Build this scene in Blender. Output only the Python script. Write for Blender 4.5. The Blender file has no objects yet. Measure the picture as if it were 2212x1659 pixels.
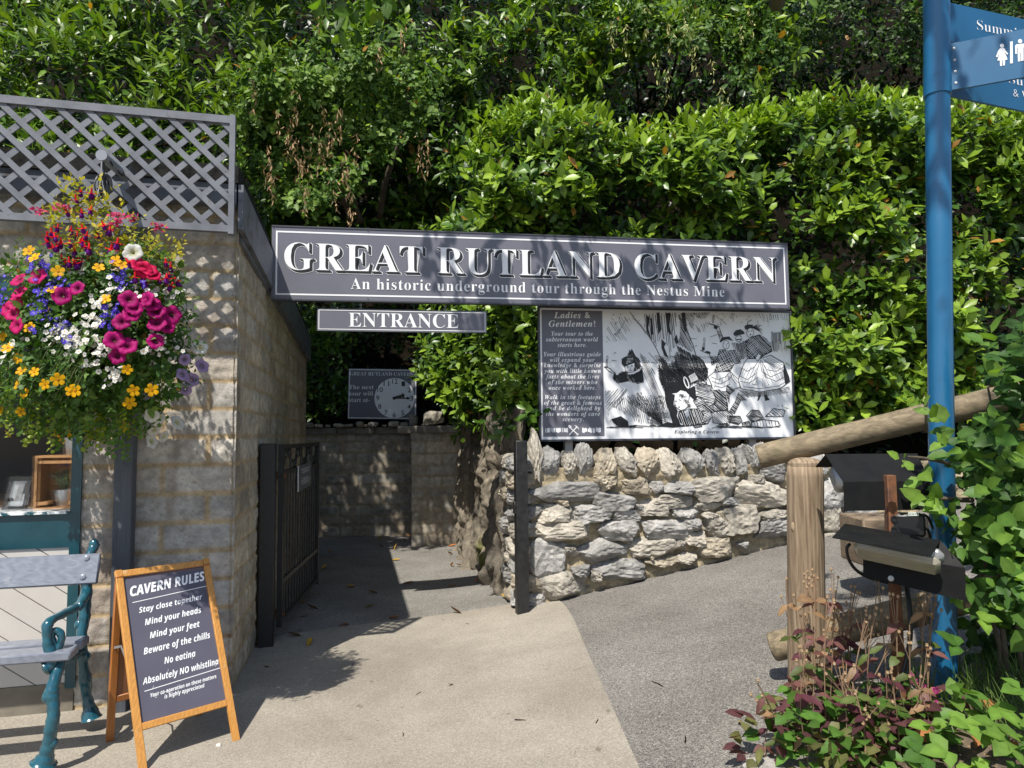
import bpy, bmesh, math, random
import numpy as np
from mathutils import Vector, Matrix
SC = bpy.context.scene
COL = SC.collection
rng = np.random.default_rng(7)
random.seed(7)
# ------------------------------------------------------------------ camera, light, exposure
CAMH, FPX, PITCH, ROLL = 1.6, 1534.0, math.radians(4.0), 0.0105
IW, IH = 2212.0, 1659.0
_f = Vector((0, math.cos(PITCH), math.sin(PITCH))); _r = Vector((1, 0, 0)); _u = Vector((0, -math.sin(PITCH), math.cos(PITCH)))
CR = _r * math.cos(ROLL) - _u * math.sin(ROLL); CU = _r * math.sin(ROLL) + _u * math.cos(ROLL); CF = _f
cam = bpy.data.cameras.new('camera'); camo = bpy.data.objects.new('camera', cam); COL.objects.link(camo)
cam.sensor_width = 36; cam.lens = 36 * FPX / IW; cam.clip_start = 0.05; cam.clip_end = 500
mw = Matrix.Identity(4)
for i in range(3):
    mw[i][0] = CR[i]; mw[i][1] = CU[i]; mw[i][2] = -CF[i]
mw[0][3], mw[1][3], mw[2][3] = 0, 0, CAMH
camo.matrix_world = mw
SC.camera = camo
SUN_DIR = Vector((0.242, 0.60, -1.0)).normalized()
world = bpy.data.worlds.new('World'); SC.world = world; world.use_nodes = True
nt = world.node_tree; bg = nt.nodes['Background']
sky = nt.nodes.new('ShaderNodeTexSky'); sky.sky_type = 'NISHITA'; sky.sun_disc = False
sky.sun_elevation = math.asin(-SUN_DIR.z); sky.sun_rotation = math.atan2(-SUN_DIR.x, -SUN_DIR.y)
nt.links.new(sky.outputs[0], bg.inputs[0]); bg.inputs[1].default_value = 0.11
sl = bpy.data.lights.new('sun', 'SUN'); sl.energy = 4.6; sl.angle = math.radians(0.55); sl.color = (1.0, 0.955, 0.88)
so = bpy.data.objects.new('sun', sl); COL.objects.link(so); so.rotation_euler = SUN_DIR.to_track_quat('-Z', 'Y').to_euler(); so.location = (-4, -10, 18)
SC.view_settings.view_transform = 'Standard'; SC.view_settings.look = 'None'; SC.view_settings.gamma = 1
SC.view_settings.exposure = 0.55; SC.view_settings.use_curve_mapping = False
SC.cycles.use_denoising = True
SC.cycles.max_bounces = 8; SC.cycles.transparent_max_bounces = 8
SC.cycles.sample_clamp_indirect = 6

# ------------------------------------------------------------------ photo-pixel helpers (2212 x 1659 frame)
def ray(px, py):
    d = CF + CR * ((px - IW / 2) / FPX) + CU * (-(py - IH / 2) / FPX)
    return d
ORG = Vector((0, 0, CAMH))
def at(px, py, Y):
    d = ray(px, py); return ORG + d * (Y / d.y)
def onp(px, py, P, n):
    d = ray(px, py); return ORG + d * ((P - ORG).dot(n) / d.dot(n))
def gz(X, Y):
    X = np.asarray(X, float)
    return 0.19 * 0.3 * np.log1p(np.exp(np.clip((X + 0.45) / 0.3, -40, 40)))
def ground(px, py, lift=0.0):
    d = ray(px, py); z = 0.0; p = ORG
    for _ in range(40):
        t = (z + lift - CAMH) / d.z; p = ORG + d * t; z = float(gz(p.x, p.y))
    return p
def crop(ox, oy, s):
    return lambda x, y: ((ox + x * s) / 1.80832, (oy + y * s) / 1.80832)

# ------------------------------------------------------------------ noise
def _h(ix, iy, iz, seed):
    n = (ix * 374761393 + iy * 668265263 + iz * 2147483647 + seed * 1274126177) & 0xFFFFFFFF
    n = ((n ^ (n >> 13)) * 1274126177) & 0xFFFFFFFF
    n = n ^ (n >> 16)
    return (n & 0xFFFF) / 65535.0
def vnoise(x, y, z=0.0, seed=0):
    x = np.asarray(x, float); y = np.asarray(y, float); z = np.asarray(z, float) + 0 * x
    xi = np.floor(x).astype(np.int64); yi = np.floor(y).astype(np.int64); zi = np.floor(z).astype(np.int64)
    fx = x - xi; fy = y - yi; fz = z - zi
    fx = fx * fx * (3 - 2 * fx); fy = fy * fy * (3 - 2 * fy); fz = fz * fz * (3 - 2 * fz)
    r = 0
    for dx in (0, 1):
        for dy in (0, 1):
            for dz in (0, 1):
                w = (fx if dx else 1 - fx) * (fy if dy else 1 - fy) * (fz if dz else 1 - fz)
                r = r + w * _h(xi + dx, yi + dy, zi + dz, seed)
    return r
def fbm(x, y, z=0.0, o=4, seed=0):
    r = 0; a = 0.5; t = 0
    for k in range(o):
        r = r + a * vnoise(x * 2 ** k + 7.3 * k, y * 2 ** k - 3.1 * k, np.asarray(z) * 2 ** k + k, seed + k); t += a; a *= 0.5
    return r / t

# ------------------------------------------------------------------ objects
def wloc(o):
    v = Vector((0, 0, 0))
    while o is not None:
        v += o.location; o = o.parent
    return v
def tag(o, label=None, cat=None, group=None, kind=None):
    if label: o['label'] = label
    if cat: o['category'] = cat
    if group: o['group'] = group
    if kind: o['kind'] = kind
    return o
def empty(name, loc, label, cat, group=None):
    o = bpy.data.objects.new(name, None); COL.objects.link(o); o.location = loc; o.empty_display_size = 0.1
    return tag(o, label, cat, group)
def mkobj(name, V, F, mats, parent=None, smooth=False, mi=None, col=None, origin=None):
    V = np.asarray(V, float)
    if parent is not None: off = np.array(wloc(parent))
    else:
        if origin is not None: off = np.array(origin)
        else:
            mn, mx = V.min(0), V.max(0); off = np.array([(mn[0] + mx[0]) / 2, (mn[1] + mx[1]) / 2, mn[2]])
    me = bpy.data.meshes.new(name)
    me.from_pydata((V - off).tolist(), [], F if isinstance(F, list) else F.tolist())
    if not isinstance(mats, (list, tuple)): mats = [mats]
    for m in mats: me.materials.append(m)
    if mi is not None: me.polygons.foreach_set('material_index', np.asarray(mi, np.int32))
    if smooth: me.polygons.foreach_set('use_smooth', np.ones(len(me.polygons), bool))
    if col is not None:
        a = me.attributes.new('col', 'FLOAT_COLOR', 'POINT')
        c = np.ones((len(V), 4), np.float32); c[:, :3] = col; a.data.foreach_set('color', c.ravel())
    me.update()
    if smooth == 2: me.polygons.foreach_set('use_smooth', np.ones(len(me.polygons), bool)); me.set_sharp_from_angle(angle=math.radians(38))
    o = bpy.data.objects.new(name, me); COL.objects.link(o)
    if parent is not None: o.parent = parent
    else: o.location = off
    return o
class MB:
    def __init__(s): s.v = []; s.f = []; s.mi = []; s.cm = 0
    def add(s, vs, fs):
        b = len(s.v); s.v.extend([tuple(v) for v in vs]); s.f.extend([[b + i for i in f] for f in fs]); s.mi.extend([s.cm] * len(fs)); return s
    def build(s, name, mats, parent=None, smooth=2, **k):
        return mkobj(name, s.v, s.f, mats, parent, smooth, mi=s.mi, **k)
    def hexa(s, b4, t4):   # bottom ring, top ring (ccw from outside-below)
        return s.add(list(b4) + list(t4), [[3, 2, 1, 0], [4, 5, 6, 7], [0, 1, 5, 4], [1, 2, 6, 5], [2, 3, 7, 6], [3, 0, 4, 7]])
    def box(s, c, sx, sy, sz, ax=None, bev=0.0):
        c = Vector(c); X, Y, Z = ax if ax else (Vector((1, 0, 0)), Vector((0, 1, 0)), Vector((0, 0, 1)))
        X = X * sx / 2; Y = Y * sy / 2; Z = Z * sz / 2
        if bev <= 0:
            return s.hexa([c - X - Y - Z, c + X - Y - Z, c + X + Y - Z, c - X + Y - Z], [c - X - Y + Z, c + X - Y + Z, c + X + Y + Z, c - X + Y + Z])
        hx, hy, hz = sx / 2, sy / 2, sz / 2; b = min(bev, hx * .9, hy * .9, hz * .9)
        ex, ey, ez = X / hx, Y / hy, Z / hz; vs = []
        for k in ((-hz, b), (-hz + b, 0), (hz - b, 0), (hz, b)):
            i = k[1]; q = b
            for (a, d) in ((-hx + i, -hy + q), (-hx + q, -hy + i), (hx - q, -hy + i), (hx - i, -hy + q), (hx - i, hy - q), (hx - q, hy - i), (-hx + q, hy - i), (-hx + i, hy - q)):
                vs.append(c + ex * a + ey * d + ez * k[0])
        fs = [[7, 6, 5, 4, 3, 2, 1, 0], [24 + i for i in range(8)]]
        for r in range(3):
            for i in range(8): fs.append([r * 8 + i, r * 8 + (i + 1) % 8, r * 8 + 8 + (i + 1) % 8, r * 8 + 8 + i])
        return s.add(vs, fs)
    def bar(s, a, b, w, h, up=Vector((0, 0, 1)), bev=0.0):
        a = Vector(a); b = Vector(b); d = b - a; L = d.length; d.normalize()
        x = d.cross(up)
        if x.length < 1e-5: x = d.cross(Vector((1, 0, 0)))
        x.normalize(); z = x.cross(d).normalized()
        return s.box((a + b) / 2, w, L, h, (x, d, z), bev)
    def tube(s, pts, rad, n=8, caps=True, seed=0, wob=0.0):
        pts = [Vector(p) for p in pts]; N = len(pts)
        if not isinstance(rad, (list, tuple)): rad = [rad] * N
        t0 = (pts[1] - pts[0]).normalized(); ref = Vector((0, 0, 1)) if abs(t0.z) < .9 else Vector((1, 0, 0))
        x = t0.cross(ref).normalized(); b = len(s.v); vs = []
        for i, p in enumerate(pts):
            t = (pts[min(i + 1, N - 1)] - pts[max(i - 1, 0)])
            t = t.normalized() if t.length > 1e-9 else t0
            x = (x - t * x.dot(t)); x = x.normalized() if x.length > 1e-6 else t.orthogonal().normalized()
            y = t.cross(x)
            for k in range(n):
                a = 2 * math.pi * k / n; r = rad[i] * (1 + wob * math.sin(3 * a + seed + i * 1.3))
                vs.append(p + x * (r * math.cos(a)) + y * (r * math.sin(a)))
        fs = [[i * n + k, i * n + (k + 1) % n, (i + 1) * n + (k + 1) % n, (i + 1) * n + k] for i in range(N - 1) for k in range(n)]
        if caps: fs += [[n - 1 - k for k in range(n)], [(N - 1) * n + k for k in range(n)]]
        return s.add(vs, fs)
    def lathe(s, c, prof, n=24, ax=None, capb=True, capt=True):
        c = Vector(c); X, Y, Z = ax if ax else (Vector((1, 0, 0)), Vector((0, 1, 0)), Vector((0, 0, 1))); vs = []
        for r, z in prof:
            for k in range(n):
                a = 2 * math.pi * k / n; vs.append(c + X * (r * math.cos(a)) + Y * (r * math.sin(a)) + Z * z)
        m = len(prof)
        fs = [[i * n + k, i * n + (k + 1) % n, (i + 1) * n + (k + 1) % n, (i + 1) * n + k] for i in range(m - 1) for k in range(n)]
        if capb: fs.append([n - 1 - k for k in range(n)])
        if capt: fs.append([(m - 1) * n + k for k in range(n)])
        return s.add(vs, fs)
    def prism(s, poly, n, th):  # planar polygon (3D points), thickness th along -n
        n = Vector(n).normalized(); m = len(poly); a = [Vector(p) for p in poly]; b = [p - n * th for p in a]
        nn = Vector((0, 0, 0))
        for i in range(m): nn += a[i].cross(a[(i + 1) % m])
        if nn.dot(n) < 0: a.reverse(); b.reverse()
        return s.add(a + b, [list(range(m)), [2 * m - 1 - i for i in range(m)]] + [[i, m + i, m + (i + 1) % m, (i + 1) % m] for i in range(m)])
def smoothpath(pts, n=6):
    P = [Vector(p) for p in pts]; out = []
    for i in range(len(P) - 1):
        a, b, c, d = P[max(i - 1, 0)], P[i], P[i + 1], P[min(i + 2, len(P) - 1)]
        for k in range(n):
            t = k / n
            out.append(0.5 * ((2 * b) + (c - a) * t + (2 * a - 5 * b + 4 * c - d) * t * t + (3 * b - a - 3 * c + d) * t ** 3))
    out.append(P[-1]); return out

# ------------------------------------------------------------------ materials
def newmat(name):
    m = bpy.data.materials.new(name); m.use_nodes = True
    t = m.node_tree; return m, t, t.nodes['Principled BSDF']
def N(t, typ, **k):
    n = t.nodes.new(typ)
    for a, b in k.items(): setattr(n, a, b)
    return n
def noise_node(t, vec, scale, detail=5, rough=.6, dist=0):
    n = N(t, 'ShaderNodeTexNoise'); n.inputs['Scale'].default_value = scale; n.inputs['Detail'].default_value = detail
    n.inputs['Roughness'].default_value = rough; n.inputs['Distortion'].default_value = dist; t.links.new(vec, n.inputs['Vector']); return n
def ramp(t, fac, stops):
    r = N(t, 'ShaderNodeValToRGB'); e = r.color_ramp.elements
    while len(e) < len(stops): e.new(0.5)
    for el, (p, c) in zip(e, stops): el.position = p; el.color = (*c, 1)
    t.links.new(fac, r.inputs[0]); return r
def mixc(t, fac, a, b, mode='MIX'):
    m = N(t, 'ShaderNodeMix', data_type='RGBA', blend_type=mode)
    for k, i in ((fac, 0), (a, 6), (b, 7)):
        if hasattr(k, 'links') or hasattr(k, 'is_linked'): t.links.new(k, m.inputs[i])
        elif i == 0: m.inputs[0].default_value = k
        else: m.inputs[i].default_value = (*k, 1)
    return m.outputs[2]
def bumpn(t, p, h, strength, dist=0.01, prev=None):
    b = N(t, 'ShaderNodeBump'); b.inputs['Strength'].default_value = strength; b.inputs['Distance'].default_value = dist
    t.links.new(h, b.inputs['Height'])
    if prev is not None: t.links.new(prev, b.inputs['Normal'])
    t.links.new(b.outputs[0], p.inputs['Normal']); return b.outputs[0]
def coords(t, scale=None):
    c = N(t, 'ShaderNodeTexCoord')
    if not scale: return c.outputs['Object']
    m = N(t, 'ShaderNodeMapping'); m.inputs['Scale'].default_value = scale; t.links.new(c.outputs['Object'], m.inputs[0]); return m.outputs[0]
def mat(name, c1, c2=None, scale=6, rough=.6, r2=None, bump=0, bscale=60, metal=0, spec=.5, st=None, c3=None, s3=40, lo=.35, hi=.65, t3=(.58, .66), coat=0, bdist=.004):
    m, t, p = newmat(name); v = coords(t, st)
    p.inputs['Metallic'].default_value = metal; p.inputs['Specular IOR Level'].default_value = spec; p.inputs['Coat Weight'].default_value = coat
    p.inputs['Coat Roughness'].default_value = .12
    if c2 is None: c2 = tuple(x * .8 for x in c1)
    n = noise_node(t, v, scale); r = ramp(t, n.outputs[0], [(lo, c1), (hi, c2)]); out = r.outputs[0]
    if c3 is not None:
        n3 = noise_node(t, v, s3, 6, .7); r3 = ramp(t, n3.outputs[0], [(t3[0], (0, 0, 0)), (t3[1], (1, 1, 1))])
        out = mixc(t, r3.outputs[0], out, c3)
    t.links.new(out, p.inputs['Base Color'])
    if r2 is None: p.inputs['Roughness'].default_value = rough
    else:
        rr = N(t, 'ShaderNodeMapRange'); rr.inputs[1].default_value = .3; rr.inputs[2].default_value = .7; rr.inputs[3].default_value = rough; rr.inputs[4].default_value = r2
        t.links.new(n.outputs[0], rr.inputs[0]); t.links.new(rr.outputs[0], p.inputs['Roughness'])
    if bump:
        nb = noise_node(t, v, bscale, 6, .65); bumpn(t, p, nb.outputs[0], bump, bdist)
    return m
def leafmat(name, rough=.38, trans=.32, spec=.5, tint=(1.25, 1.35, .45)):
    m, t, p = newmat(name); a = N(t, 'ShaderNodeAttribute', attribute_name='col')
    v = coords(t); n = noise_node(t, v, 22, 3); r = ramp(t, n.outputs[0], [(.3, (.78, .78, .78)), (.7, (1.15, 1.15, 1.15))])
    base = mixc(t, 1.0, a.outputs['Color'], r.outputs[0], 'MULTIPLY')
    t.links.new(base, p.inputs['Base Color']); p.inputs['Roughness'].default_value = rough; p.inputs['Specular IOR Level'].default_value = spec
    tr = N(t, 'ShaderNodeBsdfTranslucent'); t.links.new(mixc(t, 1.0, base, tint, 'MULTIPLY'), tr.inputs[0])
    mx = N(t, 'ShaderNodeMixShader'); mx.inputs[0].default_value = trans
    t.links.new(p.outputs[0], mx.inputs[1]); t.links.new(tr.outputs[0], mx.inputs[2])
    t.links.new(mx.outputs[0], t.nodes['Material Output'].inputs[0]); return m
def attrmat(name, rough=.85, bump=.5, bscale=90, spec=.3, speck=.0, dark=(.03, .028, .025), bdist=.004, s2=14):
    m, t, p = newmat(name); a = N(t, 'ShaderNodeAttribute', attribute_name='col'); v = coords(t)
    n = noise_node(t, v, s2, 7, .7); r = ramp(t, n.outputs[0], [(.32, (.62, .61, .60)), (.66, (1.22, 1.2, 1.18))])
    out = mixc(t, 1.0, a.outputs['Color'], r.outputs[0], 'MULTIPLY')
    if speck:
        n3 = noise_node(t, v, 55, 5, .75); r3 = ramp(t, n3.outputs[0], [(.57, (0, 0, 0)), (.64, (speck, speck, speck))]); out = mixc(t, r3.outputs[0], out, dark)
    t.links.new(out, p.inputs['Base Color']); p.inputs['Roughness'].default_value = rough; p.inputs['Specular IOR Level'].default_value = spec
    nb = noise_node(t, v, bscale, 6, .7); bumpn(t, p, nb.outputs[0], bump, bdist); return m
def woodmat(name, c1, c2, st=(14, 14, 1.2), rough=.6, c3=None, scale=3.0, bump=.25, spec=.4, t3=(.6, .7), s3=9, coat=0):
    m, t, p = newmat(name); v = coords(t, st); n = noise_node(t, v, scale, 7, .65, 1.4)
    w = N(t, 'ShaderNodeTexWave', wave_type='BANDS', bands_direction='X'); w.inputs['Scale'].default_value = scale * .45; w.inputs['Distortion'].default_value = 9; w.inputs['Detail'].default_value = 3
    t.links.new(v, w.inputs['Vector'])
    f = N(t, 'ShaderNodeMath', operation='ADD'); f.use_clamp = False; t.links.new(n.outputs[0], f.inputs[0])
    f2 = N(t, 'ShaderNodeMath', operation='MULTIPLY'); f2.inputs[1].default_value = .20; t.links.new(w.outputs[1], f2.inputs[0]); t.links.new(f2.outputs[0], f.inputs[1])
    out = ramp(t, f.outputs[0], [(.4, c1), (.82, c2)]).outputs[0]
    if c3 is not None:
        n3 = noise_node(t, coords(t), s3, 6, .7); out = mixc(t, ramp(t, n3.outputs[0], [(t3[0], (0, 0, 0)), (t3[1], (1, 1, 1))]).outputs[0], out, c3)
    t.links.new(out, p.inputs['Base Color']); p.inputs['Roughness'].default_value = rough; p.inputs['Specular IOR Level'].default_value = spec; p.inputs['Coat Weight'].default_value = coat
    bumpn(t, p, f.outputs[0], bump, .003); return m
def groundmat(name, base, dk, lt, sc1, sc2, big, rough=.9, bump=.5, lo=.3, hi=.72, bdist=.004):
    m, t, p = newmat(name); v = coords(t)
    vo = N(t, 'ShaderNodeTexVoronoi'); vo.inputs['Scale'].default_value = sc1; t.links.new(v, vo.inputs['Vector'])
    hs = N(t, 'ShaderNodeSeparateColor'); t.links.new(vo.outputs['Color'], hs.inputs[0])
    c = ramp(t, hs.outputs[0], [(lo * .5, dk), (lo, base), (hi, base), (min(1, hi + .2), lt)]).outputs[0]
    n = noise_node(t, v, sc2, 6, .7); c = mixc(t, 1.0, c, ramp(t, n.outputs[0], [(.3, (.84, .84, .84)), (.7, (1.12, 1.12, 1.12))]).outputs[0], 'MULTIPLY')
    n2 = noise_node(t, v, big, 5, .62); c = mixc(t, 1.0, c, ramp(t, n2.outputs[0], [(.35, (.80, .785, .77)), (.65, (1.10, 1.10, 1.09))]).outputs[0], 'MULTIPLY')
    n4 = noise_node(t, v, 6.5, 3, .5, .4); c = mixc(t, 1.0, c, ramp(t, n4.outputs[0], [(.70, (1, 1, 1)), (.735, (.62, .60, .57))]).outputs[0], 'MULTIPLY')
    t.links.new(c, p.inputs['Base Color']); p.inputs['Roughness'].default_value = rough; p.inputs['Specular IOR Level'].default_value = .3
    b = bumpn(t, p, vo.outputs['Distance'], bump, bdist); bumpn(t, p, n.outputs[0], bump * .5, bdist, b); return m

M_TARM = groundmat('path_tarmac', (.18, .168, .15), (.085, .08, .074), (.31, .29, .26), 190, 40, 1.3, bump=.7)
M_TARM2 = groundmat('entrance_tarmac', (.20, .19, .17), (.10, .096, .09), (.33, .31, .28), 190, 40, 1.6, bump=.5)
M_CONC = groundmat('concrete', (.30, .268, .218), (.21, .188, .156), (.38, .348, .295), 240, 60, 1.1, bump=.35)
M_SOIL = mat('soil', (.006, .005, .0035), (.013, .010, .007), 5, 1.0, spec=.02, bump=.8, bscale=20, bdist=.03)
M_BLOCK = attrmat('split_face_block', .92, 1.0, 95, .2, .45, (.09, .08, .07), .006)
M_STONE = attrmat('limestone', .9, 1.0, 75, .2, .6, (.06, .055, .05), .006, 24)
M_ROCK = attrmat('rock_face', .9, .9, 30, .2, .5, (.035, .03, .025), .02, 8)
M_SIGN = mat('slate_grey_sign', (.122, .123, .150), (.138, .139, .167), 3, .42, spec=.4)
M_SIGNDK = mat('sign_edge_grey', (.05, .052, .065), None, 8, .5)
M_WHITE = mat('white_paint', (.80, .80, .80), (.74, .74, .75), 5, .5)
M_BLACK = mat('black_paint', (.008, .008, .009), (.014, .014, .015), 8, .45)
M_BLKM = mat('black_gate_paint', (.010, .010, .011), (.02, .019, .018), 20, .35, .55, bump=.3, bscale=70, c3=(.10, .08, .06), s3=30, t3=(.68, .74))
M_GREYW = mat('grey_painted_timber', (.115, .122, .138), (.175, .183, .205), 7, .6, spec=.3, c3=(.08, .074, .066), s3=16, t3=(.60, .72), bump=.25, bscale=70)
M_POSTG = woodmat('dark_grey_timber', (.055, .062, .074), (.085, .094, .11), (18, 18, 1.0), .55, (.03, .03, .032), t3=(.62, .75), s3=6)
M_TEAL = mat('teal_gloss', (.005, .045, .062), (.008, .062, .082), 5, .25, .4, spec=.5, coat=.3)
M_IRON = mat('teal_cast_iron', (.006, .06, .088), (.010, .085, .115), 12, .2, .32, bump=.35, bscale=26, coat=.6, c3=(.02, .018, .018), s3=14, t3=(.66, .72))
M_CREAM = mat('cream_boards', (.50, .47, .435), (.54, .51, .475), 5, .5)
M_BENCH = woodmat('bench_slat_grey', (.15, .165, .20), (.22, .235, .275), (3, 20, 20), .3, (.28, .29, .31), t3=(.62, .75), s3=12, bump=.15)
M_PINE = woodmat('orange_pine', (.42, .19, .045), (.56, .27, .06), (16, 16, 3), .45, (.52, .34, .15), t3=(.62, .68), s3=22, bump=.1, coat=.2)
M_PINED = woodmat('orange_pine_dark', (.30, .105, .022), (.38, .14, .03), (16, 16, 3), .45, bump=.1, coat=.2)
M_CHALK = mat('chalkboard', (.085, .082, .112), (.095, .092, .122), 4, .6, spec=.3)
M_CRATE = woodmat('crate_wood', (.42, .21, .08), (.52, .28, .12), (4, 14, 14), .6)
M_ZINC = mat('zinc', (.55, .57, .58), (.45, .47, .48), 10, .35, metal=.8)
M_LOG_ = woodmat('round_log', (.20, .145, .085), (.34, .25, .15), (16, 16, 1.6), .8, (.10, .095, .05), t3=(.58, .72), s3=5, bump=.5)
M_LOGP = woodmat('log_post', (.14, .095, .058), (.33, .25, .165), (10, 10, .8), .85, bump=.55, scale=3.4)
M_LOGE = mat('log_end', (.24, .17, .10), (.36, .27, .17), 30, .85, bump=.5, bscale=50)
M_BLUE = mat('blue_gloss', (.008, .098, .215), (.011, .112, .24), 4, .28, .42, coat=.4, c3=(.010, .07, .15), s3=9, t3=(.60, .75))
M_BLUEM = mat('blue_matt', (.010, .085, .185), (.013, .10, .215), 4, .45)
M_HOOD = mat('black_powder_coat', (.004, .004, .0045), (.007, .007, .007), 14, .62, .75, spec=.22, c3=(.03, .03, .03), s3=40, t3=(.70, .74), bump=.1)
M_PLASB = mat('black_plastic', (.010, .010, .011), None, 14, .4)
M_RUST = mat('rusty_steel', (.085, .036, .020), (.17, .068, .026), 18, .9, bump=.5, bscale=80, c3=(.06, .03, .02), s3=30)
M_ALU = mat('aluminium', (.42, .42, .42), (.34, .34, .34), 10, .45, metal=.6)
M_LENS = mat('dusty_lens', (.30, .275, .215), (.22, .20, .155), 6, .22, .3, coat=.5, st=(1, 1, 6))
M_TWIG = mat('bark', (.06, .045, .03), (.11, .085, .06), 9, .9, bump=.6, bscale=30)
M_STEMG = mat('green_stem', (.12, .16, .05), (.16, .15, .06), 9, .7)
M_DRY = mat('dry_stem', (.17, .10, .06), (.26, .17, .10), 9, .85)
M_LEAF = leafmat('laurel_leaf', .37, .28, .42)
M_LEAF2 = leafmat('soft_leaf', .5, .4, .3)
M_PETAL = leafmat('petal', .6, .35, .2, (1.1, 1.0, 1.1))
M_DEAD = leafmat('dead_leaf', .7, .15, .2, (1.2, 1, .6))
M_POD = leafmat('seed_pod', .8, .15, .2, (1.1, 1, .6))
# ================================================================== SETTING
def gridobj(name, fn, nu, nv, mats, parent=None, smooth=True, keep=None, kind=None, colfn=None, flip=False):
    u, v = np.meshgrid(np.linspace(0, 1, nu), np.linspace(0, 1, nv)); u = u.ravel(); v = v.ravel()
    V = fn(u, v); i = np.arange(nu * nv).reshape(nv, nu)
    a, b, c, d = i[:-1, :-1].ravel(), i[:-1, 1:].ravel(), i[1:, 1:].ravel(), i[1:, :-1].ravel()
    F = np.stack([a, b, c, d] if not flip else [d, c, b, a], 1)
    if keep is not None: F = F[keep((u[a] + u[c]) / 2, (v[a] + v[c]) / 2)]
    o = mkobj(name, V, F, mats, parent, smooth, col=None if colfn is None else colfn(u, v))
    if kind: o['kind'] = kind
    return o
def spread(t, a, b, c):  # finer in the middle
    return a + (b - a) * t
# terrain
xs = np.concatenate([np.linspace(-70, -8, 14), np.linspace(-7.5, 9, 90), np.linspace(10, 70, 13)])
ys = np.concatenate([np.linspace(-60, -4, 14), np.linspace(-3.5, 14, 80), np.linspace(15, 80, 14)])
XX, YY = np.meshgrid(xs, ys); Z = gz(np.minimum(XX, 8), YY)
i = np.arange(XX.size).reshape(XX.shape)
F = np.stack([i[:-1, :-1].ravel(), i[:-1, 1:].ravel(), i[1:, 1:].ravel(), i[1:, :-1].ravel()], 1)
o = mkobj('ground', np.stack([XX.ravel(), YY.ravel(), Z.ravel()], 1), F, M_TARM, smooth=True); o['kind'] = 'structure'
# concrete apron
def polyfn(pts):
    P = np.array([[p.x, p.y] for p in pts]); s = np.concatenate([[0], np.cumsum(np.linalg.norm(np.diff(P, axis=0), axis=1))]); s /= s[-1]
    return lambda t: np.stack([np.interp(t, s, P[:, 0]), np.interp(t, s, P[:, 1])], -1)
top_px = [(555, 1388), (620, 1372), (760, 1353), (900, 1336), (1060, 1313), (1150, 1299), (1191, 1289)]
topc = [Vector((-7, 4.6, 0)), Vector((-2.3, 5.3, 0))] + [ground(*p) for p in top_px]
rt_px = [(1430, 1780), (1405, 1720), (1380, 1659), (1345, 1580), (1305, 1490), (1265, 1400), (1237, 1335), (1215, 1304), (1191, 1289)]
rtc = [Vector((.72, -3, 0)), Vector((.68, 1.5, 0))] + [ground(*p) for p in rt_px]
Tf, Rf = polyfn(smoothpath(topc, 5)), polyfn(smoothpath(rtc, 5))
B0, B1 = np.array([-7, -3.0]), np.array([.72, -3.0])
def concrete(u, v):
    B = B0 + (B1 - B0) * u[:, None]; T = Tf(u); e = np.ones_like(u)
    P = B + (T - B) * v[:, None] + (u ** 3)[:, None] * (Rf(v) - (B1 + (Tf(np.array([1.0]))[0] - B1) * v[:, None]))
    return np.stack([P[:, 0], P[:, 1], gz(P[:, 0], P[:, 1]) + .007], 1)
gridobj('pavement', concrete, 70, 150, M_CONC, smooth=False, kind='structure')
def entr(u, v):
    a = np.array([-2.6, 5.2]) + (np.array([.30, 5.95]) - np.array([-2.6, 5.2])) * u[:, None]; a[:, 1] -= .05
    T = Tf(.56 + .44 * u); a = T - np.array([0, .06]); b = np.stack([-4.0 + 3.6 * u, 12.3 + 0 * u], 1)
    P = a + (b - a) * v[:, None]; return np.stack([P[:, 0], P[:, 1], gz(P[:, 0], P[:, 1]) + .0035], 1)
gridobj('entrance_path', entr, 30, 60, M_TARM2, smooth=False, kind='structure')
# steep bank behind everything
def bank(u, v):
    X = -30 + 60 * u; D = 30 * v ** 1.5
    y0 = np.interp(X, [-30, -5, -4.2, -.9, -.3, .6, 3, 30], [9.5, 9.6, 12.1, 12.1, 10.2, 7.1, 7.5, 7.2])
    Y = y0 + D + .5 * (fbm(X * .6, D * .6, 0, 4, 3) - .5) * np.minimum(1, D)
    Zb = np.interp(X, [-5, -.9, .5, 3], [1.5, 1.5, 1.1, 1.0]) * np.minimum(1, D * 6) + 1.15 * D + 1.1 * (fbm(X * .7, D * .7, 1, 4, 5) - .5) * np.minimum(1, D * .7)
    return np.stack([X, Y, Zb], 1)
gridobj('bank', bank, 160, 70, M_SOIL, kind='structure')

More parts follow.
